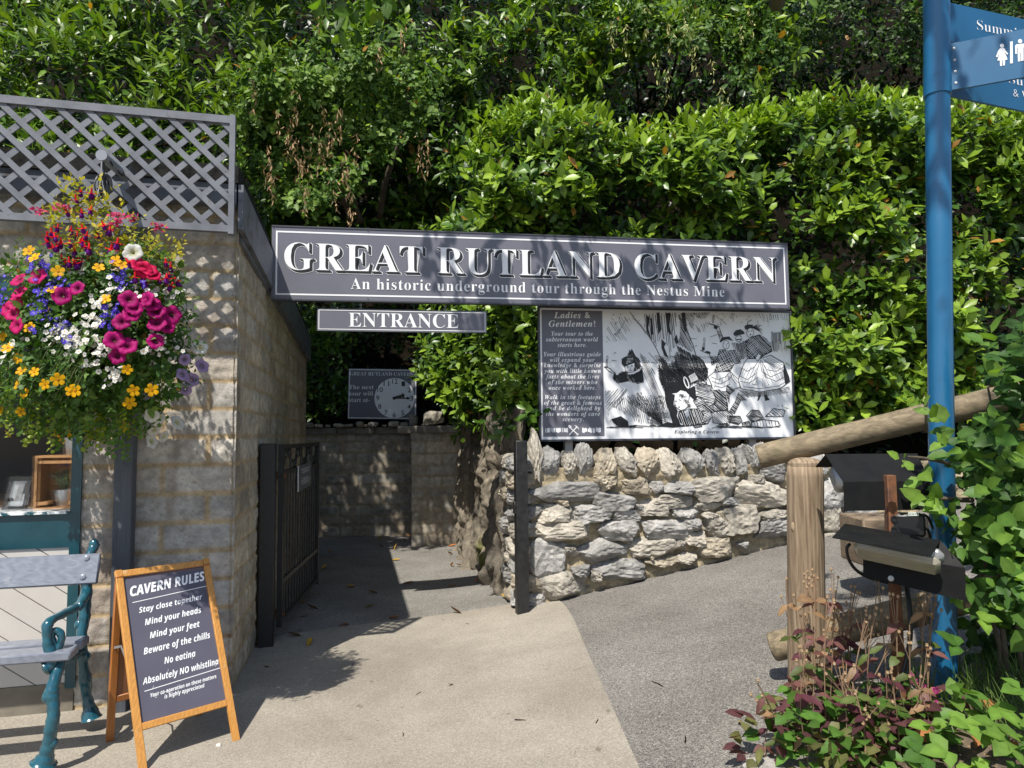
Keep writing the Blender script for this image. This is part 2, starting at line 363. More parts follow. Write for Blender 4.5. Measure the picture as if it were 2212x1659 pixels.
# ------------------------------------------------------------------ shop building
FN = Vector((.246, -.969, 0)).normalized(); FD = Vector((FN.y, -FN.x, 0)) * -1   # FD points right/back along the facade
if FD.x < 0: FD = -FD
FA = Vector((-2.55, 4.31, 0))
def fac(px, py, off=0.0): return onp(px, py, FA + FN * off, FN)
CORN = FA + FD * ((-1.77 + 2.55) / FD.x)
def fuv(px, py, off=0.0):
    p = fac(px, py, off) - CORN; return p.dot(FD), fac(px, py, off).z
BH = .176
def block_fields(u, z, bl, bh, z0, off_even, off_odd, seed, joint=.014):
    k = np.floor((z - z0) / bh); o = np.where(k % 2 == 0, off_even, off_odd); c = np.floor((u - o) / bl)
    fu = (u - o) / bl - c; fv = (z - z0) / bh - k
    du = np.minimum(fu, 1 - fu) * bl; dv = np.minimum(fv, 1 - fv) * bh
    wob = .006 * (fbm(u * 16, z * 16, 0, 3, seed) - .5)
    d = np.minimum(du, dv) + wob
    m = np.clip((d - joint * .55) / (joint * .9), 0, 1); m = m * m * (3 - 2 * m)
    h1 = _h(k.astype(np.int64), c.astype(np.int64), np.int64(3), seed); h2 = _h(k.astype(np.int64), c.astype(np.int64), np.int64(9), seed + 5)
    edge = np.clip(d / .035, 0, 1)
    return m, h1, h2, edge, k, c
def blockwall(name, parent, P0, D, NRM, u0, u1, z0w, ztop, res, bl, bh, z0, oe, oo, seed, amp=.012, keep=None, dirt=.5, mortar=(.40, .31, .19), stone=(.44, .40, .345), base_dark=0.0, dk=(.16, .145, .13)):
    nu = int((u1 - u0) / res) + 2; nv = int((3.2) / res) + 2 if ztop is None else int((max(ztop(u0), ztop(u1)) - z0w) / res) + 2
    P0 = np.array(P0); Dn = np.array(D); Nn = np.array(NRM); st = {}
    def fn(u, v):
        U = u0 + (u1 - u0) * u; T = ztop(U) if ztop else 3.2; Zz = z0w + (T - z0w) * v
        m, h1, h2, edge, k, c = block_fields(U, Zz, bl, bh, z0, oe, oo, seed)
        rough = fbm(U * 22, Zz * 22, h1 * 9, 4, seed + 2) - .5; big = fbm(U * 7, Zz * 7, h1 * 5, 2, seed + 4) - .5
        fine = fbm(U * 70, Zz * 70, h2 * 9, 2, seed + 3) - .5; d = m * (.005 + amp * (2.1 * rough + 1.0 * big + .7 * fine + .12 * edge)) - (1 - m) * .001
        t = (.80 + .34 * h1)[:, None]; s = np.array(stone) * t * (1 + (h2[:, None] - .5) * np.array([.10, .0, -.12]))
        g = fbm(U * 2.3, Zz * 1.6, 4, 4, seed + 8); gg = np.clip((g - .46) * 4.0, 0, 1) * dirt
        s = s * (1 - gg[:, None]) + np.array(dk) * gg[:, None]
        r = np.clip((fbm(U * 6, Zz * 1.3, 9, 4, seed + 12) - .53) * 6, 0, 1) * dirt * .75
        s = s * (1 - r[:, None]) + np.array([.17, .10, .07]) * r[:, None]
        mo = np.array(mortar) * (.85 + .3 * fbm(U * 9, Zz * 9, 0, 3, seed + 20))[:, None]
        C = s * m[:, None] + mo * (1 - m[:, None])
        if base_dark:
            b = np.clip(1 - (Zz - z0w - .05) / .3, 0, 1) * base_dark * (.6 + .8 * fbm(U * 5, Zz * 5, 3, 3, seed + 30)); b = np.clip(b, 0, .85)
            C = C * (1 - b[:, None]) + np.array([.12, .10, .075]) * b[:, None]
        st['C'] = C
        return P0 + Dn * U[:, None] + np.array([0, 0, 1.0]) * Zz[:, None] + Nn * d[:, None]
    kp = None if keep is None else (lambda uu, vv: keep(u0 + (u1 - u0) * uu, z0w + ((ztop(u0 + (u1 - u0) * uu) if ztop else 3.2) - z0w) * vv))
    return gridobj(name, fn, nu, nv, M_BLOCK, parent, True, kp, None, lambda u, v: st['C'])

shop = empty('shop_building', CORN, 'cream rough stone block shop with teal window frame and flat roof beside the entrance', 'building')
uj, _ = fuv(175, 1000); ulint, zlint = fuv(40, 610)
blockwall('front_wall', shop, CORN, FD, FN, -2.9, .018, -.25, lambda u: 3.12 + 0 * u, .0125, .52, BH, .016, -.145, -.405, 11, keep=lambda u, z: ~((u < uj) & (z < zlint)), dirt=.50, base_dark=.5, stone=(.47, .44, .395), mortar=(.42, .32, .19))
SD = Vector((-.2, 1, 0)).normalized(); SN = Vector((SD.y, -SD.x, 0))
SLEN = 5.0
def stop(u): return 2.98 - .05 * np.asarray(u, float)
blockwall('side_wall', shop, CORN, SD, SN, -.018, SLEN, -.25, stop, .02, .44, BH, .016, .2, .42, 31, amp=.012, dirt=.48, stone=(.47, .415, .32), base_dark=.4, dk=(.15, .13, .10))
# back return of the side wall and roof
mb = MB()
e = CORN + SD * SLEN
mb.hexa([e - SN * .3 + Vector((0, 0, -.2)), e + Vector((0, 0, -.2)), e + SD * .004 + Vector((0, 0, -.2)), e + SD * .004 - SN * .3 + Vector((0, 0, -.2))],
        [e - SN * .3 + Vector((0, 0, 2.7)), e + Vector((0, 0, 2.7)), e + SD * .004 + Vector((0, 0, 2.7)), e + SD * .004 - SN * .3 + Vector((0, 0, 2.7))])
e2 = e - FD * 4
mb.hexa([e2 + Vector((0, 0, -.2)), e + SD * .02 + Vector((0, 0, -.2)), e + SD * .2 + Vector((0, 0, -.2)), e2 + SD * .2 + Vector((0, 0, -.2))],
        [e2 + Vector((0, 0, 2.7)), e + SD * .02 + Vector((0, 0, 2.7)), e + SD * .2 + Vector((0, 0, 2.7)), e2 + SD * .2 + Vector((0, 0, 2.7))])
mb.build('rear_wall', M_BLOCK, shop, col=np.tile([.35, .31, .25], (len(mb.v), 1)))
M_ROOF = mat('roof_felt', (.010, .010, .010), (.028, .028, .026), 20, .95, spec=.1, bump=.6, bscale=60)
M_FASC = mat('painted_fascia', (.10, .11, .13), (.14, .155, .18), 6, .5, c3=(.05, .045, .04), s3=8, t3=(.6, .72))
M_BARGE = mat('weathered_barge_board', (.11, .12, .14), (.15, .16, .185), 5, .55, c3=(.03, .026, .022), s3=7, t3=(.52, .66))
mb = MB(); UP = Vector((0, 0, 1))
def rp(a, b, z): return CORN + FD * a + SD * b + UP * z
for (za, zb, ov) in ((0, .06, .16),):
    mb.hexa([rp(-4, -ov, 3.19), rp(.035, -ov, 3.19), rp(.035, SLEN + .2, 2.93), rp(-4, SLEN + .2, 2.93)], [rp(-4, -ov, 3.30), rp(.035, -ov, 3.30), rp(.035, SLEN + .2, 3.0), rp(-4, SLEN + .2, 3.0)])
mb.build('roof', M_ROOF, shop)
mb = MB(); mb.hexa([rp(-4, -.14, 3.06), rp(.02, -.14, 3.06), rp(.02, -.11, 3.06), rp(-4, -.11, 3.06)], [rp(-4, -.14, 3.187), rp(.02, -.14, 3.187), rp(.02, -.11, 3.187), rp(-4, -.11, 3.187)])
mb.hexa([rp(-4, -.108, 3.07), rp(.015, -.108, 3.07), rp(.015, 0.02, 3.07), rp(-4, 0.02, 3.07)], [rp(-4, -.108, 3.10), rp(.015, -.108, 3.10), rp(.015, 0.02, 3.10), rp(-4, 0.02, 3.10)])
mb.build('fascia', M_FASC, shop)
mb = MB(); mb.hexa([rp(.032, -.14, 2.90), rp(.062, -.14, 2.90), rp(.062, SLEN + .1, 2.60), rp(.032, SLEN + .1, 2.60)], [rp(.032, -.14, 3.185), rp(.062, -.14, 3.185), rp(.062, SLEN + .1, 2.915), rp(.032, SLEN + .1, 2.915)])
mb.build('barge_board', M_BARGE, shop)
mb = MB(); mb.hexa([rp(-.02, .03, 2.86), rp(.031, .03, 2.86), rp(.031, SLEN, 2.62), rp(-.02, SLEN, 2.62)], [rp(-.02, .03, 3.0), rp(.031, .03, 3.0), rp(.031, SLEN, 2.76), rp(-.02, SLEN, 2.76)])
mb.build('soffit', M_FASC, shop)
# window bay
def fp(px, py, off=0): return fac(px, py, off)
def fq(u, z, off=0): return CORN + FD * u + UP * z + FN * off
_, zsill = fuv(80, 1106); _, zband = fuv(80, 1184); ujl, _ = fuv(152, 1300)
win = mkobj('window_frame', [(0, 0, 0)] * 3, [[0, 1, 2]], M_TEAL, shop); bpy.data.objects.remove(win)
mb = MB(); uf0 = fuv(154, 1106)[0]
mb.hexa([fq(uf0, .14, -.10), fq(uj + .012, .14, -.10), fq(uj + .012, .14, .022), fq(uf0, .14, .022)][::-1], [fq(uf0, zlint + .05, -.10), fq(uj + .012, zlint + .05, -.10), fq(uj + .012, zlint + .05, .022), fq(uf0, zlint + .05, .022)][::-1])
mb.hexa([fq(-2.9, zlint - .09, -.10), fq(uf0, zlint - .09, -.10), fq(uf0, zlint - .09, .015), fq(-2.9, zlint - .09, .015)][::-1], [fq(-2.9, zlint + .03, -.10), fq(uf0, zlint + .03, -.10), fq(uf0, zlint + .03, .015), fq(-2.9, zlint + .03, .015)][::-1])
win = mb.build('window_frame', M_TEAL, shop)
mb = MB(); mb.hexa([fq(-2.9, zband, -.1), fq(uf0, zband, -.1), fq(uf0, zband, .018), fq(-2.9, zband, .018)][::-1], [fq(-2.9, zsill - .012, -.1), fq(uf0, zsill - .012, -.1), fq(uf0, zsill - .012, .018), fq(-2.9, zsill - .012, .018)][::-1])
mb.build('sill_panel', M_TEAL, shop)
mb = MB(); mb.hexa([fq(-2.9, zsill - .012, -.35), fq(uf0, zsill - .012, -.35), fq(uf0, zsill - .012, .04), fq(-2.9, zsill - .012, .04)][::-1], [fq(-2.9, zsill, -.35), fq(uf0, zsill, -.35), fq(uf0, zsill + .002, .04), fq(-2.9, zsill, .04)][::-1])
mb.build('window_sill', mat('worn_sill_paint', (.008, .07, .095), (.70, .72, .72), 18, .3, lo=.42, hi=.5), shop)
# diagonal boarded panel under the window
mb = MB(); zb0 = .17; ang = math.radians(-36)
d1 = FD * math.cos(ang) + UP * math.sin(ang)
mb.hexa([fq(-2.9, zb0, -.1), fq(uf0, zb0, -.1), fq(uf0, zb0, -.004), fq(-2.9, zb0, -.004)][::-1], [fq(-2.9, zband, -.1), fq(uf0, zband, -.1), fq(uf0, zband, -.004), fq(-2.9, zband, -.004)][::-1])
bw = .125; H = zband - zb0
# each board: parallelogram strip clipped to the rectangle
def clip_poly(poly, xmin, xmax, ymin, ymax):
    for (ax, lim, sgn) in ((0, xmin, 1), (0, xmax, -1), (1, ymin, 1), (1, ymax, -1)):
        out = []
        for i in range(len(poly)):
            a, b = poly[i - 1], poly[i]; da, db = (a[ax] - lim) * sgn, (b[ax] - lim) * sgn
            if da >= 0: out.append(a) if not out or out[-1] != a else None
            if da * db < 0: t = da / (da - db); out.append((a[0] + (b[0] - a[0]) * t, a[1] + (b[1] - a[1]) * t))
        poly = out
        if len(poly) < 3: return []
    return poly
for k in range(-2, 26):
    u_ = -3.2 + k * bw / math.sin(-ang); g = .006
    pl = [(u_ + g, zband), (u_ + bw / math.sin(-ang) - g, zband), (u_ + bw / math.sin(-ang) - g + H / math.tan(-ang), zb0), (u_ + g + H / math.tan(-ang), zb0)]
    pl = clip_poly(pl, -2.89, uf0 - .001, zb0 + .001, zband - .001)
    if pl: mb.prism([fq(a, b, .008) for a, b in pl], FN, .01)
mb.build('boarded_panel', M_CREAM, shop)
mb = MB(); mb.hexa([fq(-2.9, -.2, -.1), fq(uj, -.2, -.1), fq(uj, -.2, .012), fq(-2.9, -.2, .012)][::-1], [fq(-2.9, zb0 - .002, -.1), fq(uj, zb0 - .002, -.1), fq(uj, zb0 - .002, .012), fq(-2.9, zb0 - .002, .012)][::-1])
mb.build('plinth', mat('plinth_render', (.22, .195, .155), (.15, .13, .10), 5, .95, bump=.6, bscale=40), shop)
# room behind the glass
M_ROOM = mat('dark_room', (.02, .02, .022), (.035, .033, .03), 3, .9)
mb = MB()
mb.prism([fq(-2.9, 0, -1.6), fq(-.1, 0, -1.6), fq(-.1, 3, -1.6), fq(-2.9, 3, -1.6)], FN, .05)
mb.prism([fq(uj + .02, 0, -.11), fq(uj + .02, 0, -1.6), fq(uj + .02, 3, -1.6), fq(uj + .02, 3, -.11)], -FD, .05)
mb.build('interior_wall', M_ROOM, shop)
mb = MB(); mb.hexa([fq(-2.9, zsill - .09, -1.2), fq(uf0, zsill - .09, -1.2), fq(uf0, zsill - .09, -.351), fq(-2.9, zsill - .09, -.351)], [fq(-2.9, zsill - .014, -1.2), fq(uf0, zsill - .014, -1.2), fq(uf0, zsill - .014, -.351), fq(-2.9, zsill - .014, -.351)])
mb.build('display_shelf', M_CRATE, shop)
mg, tg, pg = newmat('window_glass'); pg.inputs['Base Color'].default_value = (1, 1, 1, 1); pg.inputs['Roughness'].default_value = .02; pg.inputs['Transmission Weight'].default_value = 1.0; pg.inputs['IOR'].default_value = 1.45; pg.inputs['Alpha'].default_value = .22
mb = MB(); mb.prism([fq(-2.9, zsill + .003, -.05), fq(uf0 + .01, zsill + .003, -.05), fq(uf0 + .01, zlint - .08, -.05), fq(-2.9, zlint - .08, -.05)], FN, .005)
mb.build('pane', mg, win)

# ------------------------------------------------------------------ retaining wall at the back, pier
bw_ = empty('block_retaining_wall', (-2.6, 11.5, 0), 'grey split-face block wall with concrete coping at the back of the entrance passage', 'wall')
blockwall('wall', bw_, Vector((-5.2, 11.35, 0)), Vector((1, .02, 0)).normalized(), Vector((.02, -1, 0)).normalized(), 0, 3.62, -.15, lambda u: 1.62 + 0 * u, .03, .47, .166, 0, .1, .335, 51, amp=.02, dirt=.5, stone=(.40, .37, .31), mortar=(.30, .25, .17))
pier_f, pier_b = Vector((-1.47, 10.35, 0)), Vector((-1.60, 11.42, 0)); pd = (pier_b - pier_f)
blockwall('pier_side', bw_, pier_f, pd.normalized(), Vector((-pd.y, pd.x, 0)).normalized(), 0, pd.length, -.15, lambda u: 1.62 + 0 * u, .03, .47, .166, 0, .1, .335, 52, amp=.02, dirt=.3, stone=(.46, .43, .37), mortar=(.34, .29, .20))
blockwall('pier_front', bw_, pier_f, Vector((1, .05, 0)).normalized(), Vector((.05, -1, 0)).normalized(), 0, .85, -.15, lambda u: 1.62 + 0 * u, .03, .47, .166, 0, .2, .435, 53, amp=.02, dirt=.45, stone=(.42, .39, .33), mortar=(.32, .27, .19))
mb = MB(); M_COPE = mat('concrete_coping', (.22, .20, .17), (.13, .12, .10), 4, .9, bump=.4, bscale=40)
for k in range(6):
    mb.box((-5.2 + .6 * k + .3, 11.45 + .012 * k, 1.672), .592, .34, .105, None, .012)
mb.box((-1.535, 10.95, 1.673), .3, 1.10, .11, None, .012); mb.box((-1.06, 10.50, 1.672), .66, .40, .108, None, .012)
mb.build('coping', M_COPE, bw_)

# ------------------------------------------------------------------ rock face along the passage
rkp = polyfn([Vector(p) for p in ((.16, 6.36, 0), (.04, 6.9, 0), (-.14, 7.7, 0), (-.38, 8.7, 0), (-.58, 9.7, 0), (-.66, 10.55, 0))])
rst = {}
def rock(u, v):
    P = rkp(u); Zr = -.1 + 1.95 * v; s = u * 4.4
    rid = np.abs(fbm(s * 2.4, Zr * 1.5, 0, 5, 61) - .5) * 2; b = fbm(s * 1.3, Zr * 1.0, 2, 4, 62) - .5; f = fbm(s * 9, Zr * 6, 0, 4, 63) - .5
    d = -.13 * b * 2 + .17 * (rid - .3) + .15 * f + .20 * (np.abs(fbm(s * 5, Zr * 2.2, 4, 4, 68) - .5) * 2 - .3) + .12 * (v - .5) - .30 * np.clip(.25 - v, 0, 1); d = d * np.clip(u * 6 + .25, 0, 1) - .06
    dx = d * .96; C = np.array([.27, .235, .18]) * (.40 + .9 * fbm(s * 4, Zr * 3, 5, 4, 64))[:, None]
    w = np.clip((fbm(s * 3.1, Zr * .8, 7, 4, 66) - .5) * 6, 0, 1) * .6; C = C * (1 - w[:, None]) + np.array([.075, .068, .06]) * w[:, None]
    mo = np.clip(1 - ((u - .36) / .10) ** 2, 0, 1) * np.clip(1 - ((v - .15) / .17) ** 2, 0, 1) * (fbm(s * 6, Zr * 6, 1, 3, 67) > .42)
    C = C * (1 - mo[:, None]) + np.array([.13, .14, .025]) * mo[:, None]; rst['C'] = C
    return np.stack([P[:, 0] + dx, P[:, 1] + .25 * d, Zr], 1)
rk = gridobj('rock_face', rock, 200, 100, M_ROCK, None, True, None, None, lambda u, v: rst['C'])
tag(rk, 'rugged brown rock face with a moss patch beside the steel gate post', 'rock face')

# ------------------------------------------------------------------ dry stone wall
WP, WN = Vector((.18, 6.17, 0)), Vector((.168, -.986, 0)).normalized(); WD = Vector((-WN.y, WN.x, 0))
c7 = crop(2000, 1650, .5425)
ico_cache = {}
def ico(sub):
    if sub not in ico_cache:
        bm = bmesh.new(); bmesh.ops.create_icosphere(bm, subdivisions=sub, radius=1)
        ico_cache[sub] = (np.array([v.co[:] for v in bm.verts]), [[v.index for v in f.verts] for f in bm.faces]); bm.free()
    return ico_cache[sub]
def rockverts(hx, hy, hz, r, sub=4, p=4.0, cuts=7, seed=0, rough=.12):
    V, Fc = ico(sub); V = V.copy()
    s = (np.abs(V) ** p).sum(1) ** (-1 / p); V = V * s[:, None]
    for _ in range(cuts):
        n = r.normal(size=3); n /= np.linalg.norm(n); lim = r.uniform(.60, .98) * np.abs(n).sum() ** .55
        d = V @ n - lim; V = V - np.clip(d, 0, None)[:, None] * n * .96
    nn = fbm(V[:, 0] * 2.2 + seed * 3.7, V[:, 1] * 2.2, V[:, 2] * 2.2, 4, 5) - .5; n2 = np.abs(fbm(V[:, 0] * 4 + seed, V[:, 1] * 4, V[:, 2] * 4, 3, 9) - .5)
    V = V * (1 + rough * 1.1 * nn - rough * 1.7 * n2 + rough * .95 * (fbm(V[:, 0] * 9 + seed, V[:, 1] * 9, V[:, 2] * 9, 3, 13) - .5))[:, None]
    return V * np.array([hx, hy, hz]), Fc
class RB:
    def __init__(s): s.V = []; s.F = []; s.C = []; s.n = 0
    def rock(s, c, hx, hy, hz, ax, col, seed, **k):
        r = np.random.default_rng(seed); V, Fc = rockverts(hx, hy, hz, r, seed=seed % 97, **k)
        A = np.array([ax[0][:], ax[1][:], ax[2][:]]); W = V @ A + np.array(c)
        v = .35 + 1.15 * fbm(W[:, 0] * 11, W[:, 1] * 11, W[:, 2] * 11, 5, seed % 50)
        s.V.append(W); s.F += [[i + s.n for i in f] for f in Fc]; s.n += len(W); s.C.append(np.array(col) * v[:, None])
    def build(s, name, m, parent=None, **k): return mkobj(name, np.concatenate(s.V), s.F, m, parent, False, col=np.concatenate(s.C), **k)
def rot2(ax, a):  # rotate x,z axes about y
    X, Y, Zz = ax; return (X * math.cos(a) + Zz * math.sin(a), Y, Zz * math.cos(a) - X * math.sin(a))
STC = [(.38, .37, .35), (.37, .325, .25), (.29, .285, .27), (.44, .405, .34), (.36, .335, .285), (.25, .245, .235)]
dsw = empty('dry_stone_wall', (1.4, 6.4, .3), 'low grey limestone rubble wall with jagged upright coping stones under the picture board', 'wall')
ST = [(125,435,610,585,5),(600,375,745,495,1),(790,405,985,540,1),(1000,430,1085,515,0),(1090,430,1310,530,2),(1310,400,1650,560,4),(1620,430,1980,600,3),
(600,500,875,640,2),(190,590,440,715,3),(440,595,725,725,0),(735,635,935,725,0),(890,545,1150,690,4),(985,515,1290,615,4),(1300,565,1505,640,4),(1510,545,1640,620,2),(1510,610,1610,665,0),(1160,610,1370,710,0),(1370,640,1470,690,4),(1530,605,1785,820,3),
(195,715,605,840,3),(610,710,930,845,0),(925,690,1250,840,0),(1215,690,1360,780,2),(1390,670,1560,820,4),(1750,700,1985,835,2),(1780,620,1985,720,4),
(135,820,415,1085,0),(380,890,480,960,4),(490,840,830,1000,2),(830,830,1170,965,4),(1250,790,1420,905,3),(1360,830,1610,960,1),(1610,860,1700,910,0),
(175,1065,540,1270,4),(430,1030,580,1105,2),(590,985,940,1125,2),(940,960,1190,1050,1),(1190,940,1330,1010,3),
(1990,560,2200,690,3),(1990,690,2180,800,4),(2000,790,2230,880,2),(1990,430,2150,560,1),(1800,300,1990,440,2),(2200,600,2380,800,3),(1700,380,1800,440,4),(1990,340,2200,440,4),(2200,400,2420,600,0),(2230,790,2480,870,4),(2420,420,2640,620,3),(2400,620,2640,790,0),(1470,640,1530,700,1),(985,960,1010,990,1),(1420,820,1500,870,4),(560,1080,640,1140,4),(1160,830,1250,900,4),(875,590,960,640,2),(300,560,420,600,1)]
rb = RB()
for q, (x0, y0, x1, y1, ci) in enumerate(ST):
    a = onp(*c7(x0, (y0 + y1) / 2), WP, WN); b = onp(*c7(x1, (y0 + y1) / 2), WP, WN); t_ = onp(*c7((x0 + x1) / 2, y0), WP, WN); d_ = onp(*c7((x0 + x1) / 2, y1), WP, WN)
    r = np.random.default_rng(q + 100); c = (a + b) / 2; c.z = (t_.z + d_.z) / 2; hx, hz = (b - a).length / 2 * 1.12, abs(t_.z - d_.z) / 2 * 1.18
    dep = r.uniform(-.01, .028); ax = rot2((WD, -WN, UP), r.uniform(-.07, .07))
    rb.rock(c - WN * (.10 - dep), hx, .15, hz, ax, STC[ci], q + 7, p=7.0, cuts=13, rough=.17)
rng2 = np.random.default_rng(5)
for k in range(9):     # return end of the wall beside the gate post
    for j in range(2):
        c = WP - WD * (.03 + .03 * rng2.random()) - WN * (.16 + .3 * j) + UP * (.18 + k * .145); rb.rock(c, .17, .17, .085, (WN, WD, UP), STC[(k + j) % 6], 300 + k * 2 + j, p=4.5, cuts=9, rough=.16)
rb.build('stonework', M_STONE, dsw)
CP = [(190,175,375,415,5),(370,215,480,385,4),(470,160,600,410,2),(610,180,765,400,1),(765,188,905,395,4),(905,188,1075,395,1),(1058,193,1250,415,3),(1240,195,1400,400,2),(1395,205,1525,385,5),(1510,190,1625,385,4),(1620,195,1720,385,2),(130,50,230,430,3),(1700,165,1800,330,2),(1790,150,1850,330,0),(1840,200,2000,340,4),(1990,210,2150,350,2),(2150,230,2300,400,0)]
for q, (x0, y0, x1, y1, ci) in enumerate(CP):
    rb = RB()
    a = onp(*c7(x0, (y0 + y1) / 2), WP, WN); b = onp(*c7(x1, (y0 + y1) / 2), WP, WN); t_ = onp(*c7((x0 + x1) / 2, y0), WP, WN); d_ = onp(*c7((x0 + x1) / 2, y1), WP, WN)
    r = np.random.default_rng(q + 900); c = (a + b) / 2; c.z = (t_.z + d_.z) / 2; hx, hz = (b - a).length / 2 * 1.06, abs(t_.z - d_.z) / 2 * 1.08
    V, Fc = rockverts(1, 1, 1, r, seed=q + 40, p=4.5, cuts=14, rough=.24)
    pk = r.uniform(-.35, .35); k = np.clip(1.0 - r.uniform(.15, .5) * np.clip(V[:, 2] - .05, 0, 1.2) ** 1.3, .3, 1); lean = pk * .7
    V = np.stack([V[:, 0] * k * hx + lean * hx * V[:, 2], V[:, 1] * .15 * k, V[:, 2] * hz], 1)
    A = np.array([WD[:], (-WN)[:], UP[:]]); W = V @ A + np.array(c - WN * .12)
    rb.V.append(W); rb.F = Fc; rb.C.append(np.array(STC[ci]) * (.7 + .6 * fbm(W[:, 0] * 9, W[:, 1] * 9, W[:, 2] * 9, 4, q))[:, None])
    rb.build('coping_stone', M_STONE, dsw)
def mort(u, v):
    P = np.array(WP) + np.array(WD)[None] * (-.02 + 4.4 * u)[:, None]; zb = gz(P[:, 0], P[:, 1]) - .1; Zm = zb + (1.30 - zb) * v
    d = .012 + .07 * (fbm(u * 60, Zm * 14, 0, 4, 71) - .5); P = P - np.array(WN) * (.055) + np.array(WN) * d[:, None]
    return np.stack([P[:, 0], P[:, 1], Zm], 1)
gridobj('mortar', mort, 260, 80, M_STONE, dsw, True, None, None, lambda u, v: np.array([.34, .285, .19]) * (.75 + .5 * fbm(u * 90, v * 30, 0, 3, 72))[:, None])
mb = MB(); a = WP - WN * .10; b = a + WD * 4.4; bk = -WN * .34
mb.hexa([a + UP * -.1, b + UP * .5, b + bk + UP * .5, a + bk + UP * -.1], [a + UP * 1.2, b + UP * 1.3, b + bk + UP * 1.3, a + bk + UP * 1.2])
mb.build('wall_core', M_STONE, dsw, col=np.tile([.25, .21, .15], (8, 1)))
# loose stones on top of the back wall
c5 = crop(950, 1600, .5425)
LS = [(465,80,45,18),(545,85,30,14),(690,88,42,14),(760,92,30,12),(842,85,26,20),(880,98,16,10),(940,86,36,18),(1085,88,40,20),(1160,90,28,16),(1225,62,34,44),(1370,48,75,52),(1300,95,20,10),(1015,98,18,8),(610,95,20,10)]
for q, (x, y, hx, hy) in enumerate(LS):
    Y = 11.3 if x < 1200 else (10.9 if x < 1290 else 10.6); p = at(*c5(x, y + hy), Y); s = .5425 / 1.808 / FPX * Y
    rb = RB(); rb.rock(Vector((p.x, p.y, 1.728 + hy * s)), hx * s, min(hx, hy) * s * 1.1 + .02, hy * s * 1.05, (Vector((1, 0, 0)), Vector((0, 1, 0)), UP), (.36, .33, .27) if q % 3 else (.27, .25, .22), 500 + q, sub=3, cuts=8)
    o = rb.build('loose_stone', M_STONE)
    lb = 'small loose stone lying on the coping of the back block wall'
    if x == 1225: lb = 'pale upright loose stone standing against the edge of the clock board'
    if x == 1370: lb = 'largest loose stone, a pale boulder on the coping of the pier'
    tag(o, lb, 'stone', 'loose stones on the back wall')
# ================================================================== LETTERING
def uni(s, style):
    if style == 'sans': return s
    U, L, Dg = {'bold': (0x1D400, 0x1D41A, 0x1D7CE), 'bi': (0x1D468, 0x1D482, 0x1D7CE), 'si': (0x1D63C, 0x1D656, None)}[style]
    o = ''
    for c in s:
        if 'A' <= c <= 'Z': o += chr(U + ord(c) - 65)
        elif 'a' <= c <= 'z': o += chr(L + ord(c) - 97)
        elif c.isdigit() and Dg: o += chr(Dg + ord(c) - 48)
        else: o += c
    return o
_tc = {}
def textmesh(s, style='bold', offset=0.0, space=1.0, res=3):
    k = (s, style, offset, space)
    if k in _tc: return _tc[k]
    c = bpy.data.curves.new('t', 'FONT'); c.body = uni(s, style); c.size = 1; c.offset = offset; c.resolution_u = res; c.space_character = space; c.fill_mode = 'FRONT'
    o = bpy.data.objects.new('t', c); COL.objects.link(o); dg = bpy.context.evaluated_depsgraph_get(); me = bpy.data.meshes.new_from_object(o.evaluated_get(dg))
    V = np.array([v.co[:2] for v in me.vertices]).reshape(-1, 2); F = [list(p.vertices) for p in me.polygons]
    bpy.data.objects.remove(o); bpy.data.curves.remove(c); bpy.data.meshes.remove(me); _tc[k] = (V, F); return V, F
CAPH = {}
def caph(style):
    if style not in CAPH: V, _ = textmesh('E', style); CAPH[style] = V[:, 1].max() - V[:, 1].min()
    return CAPH[style]
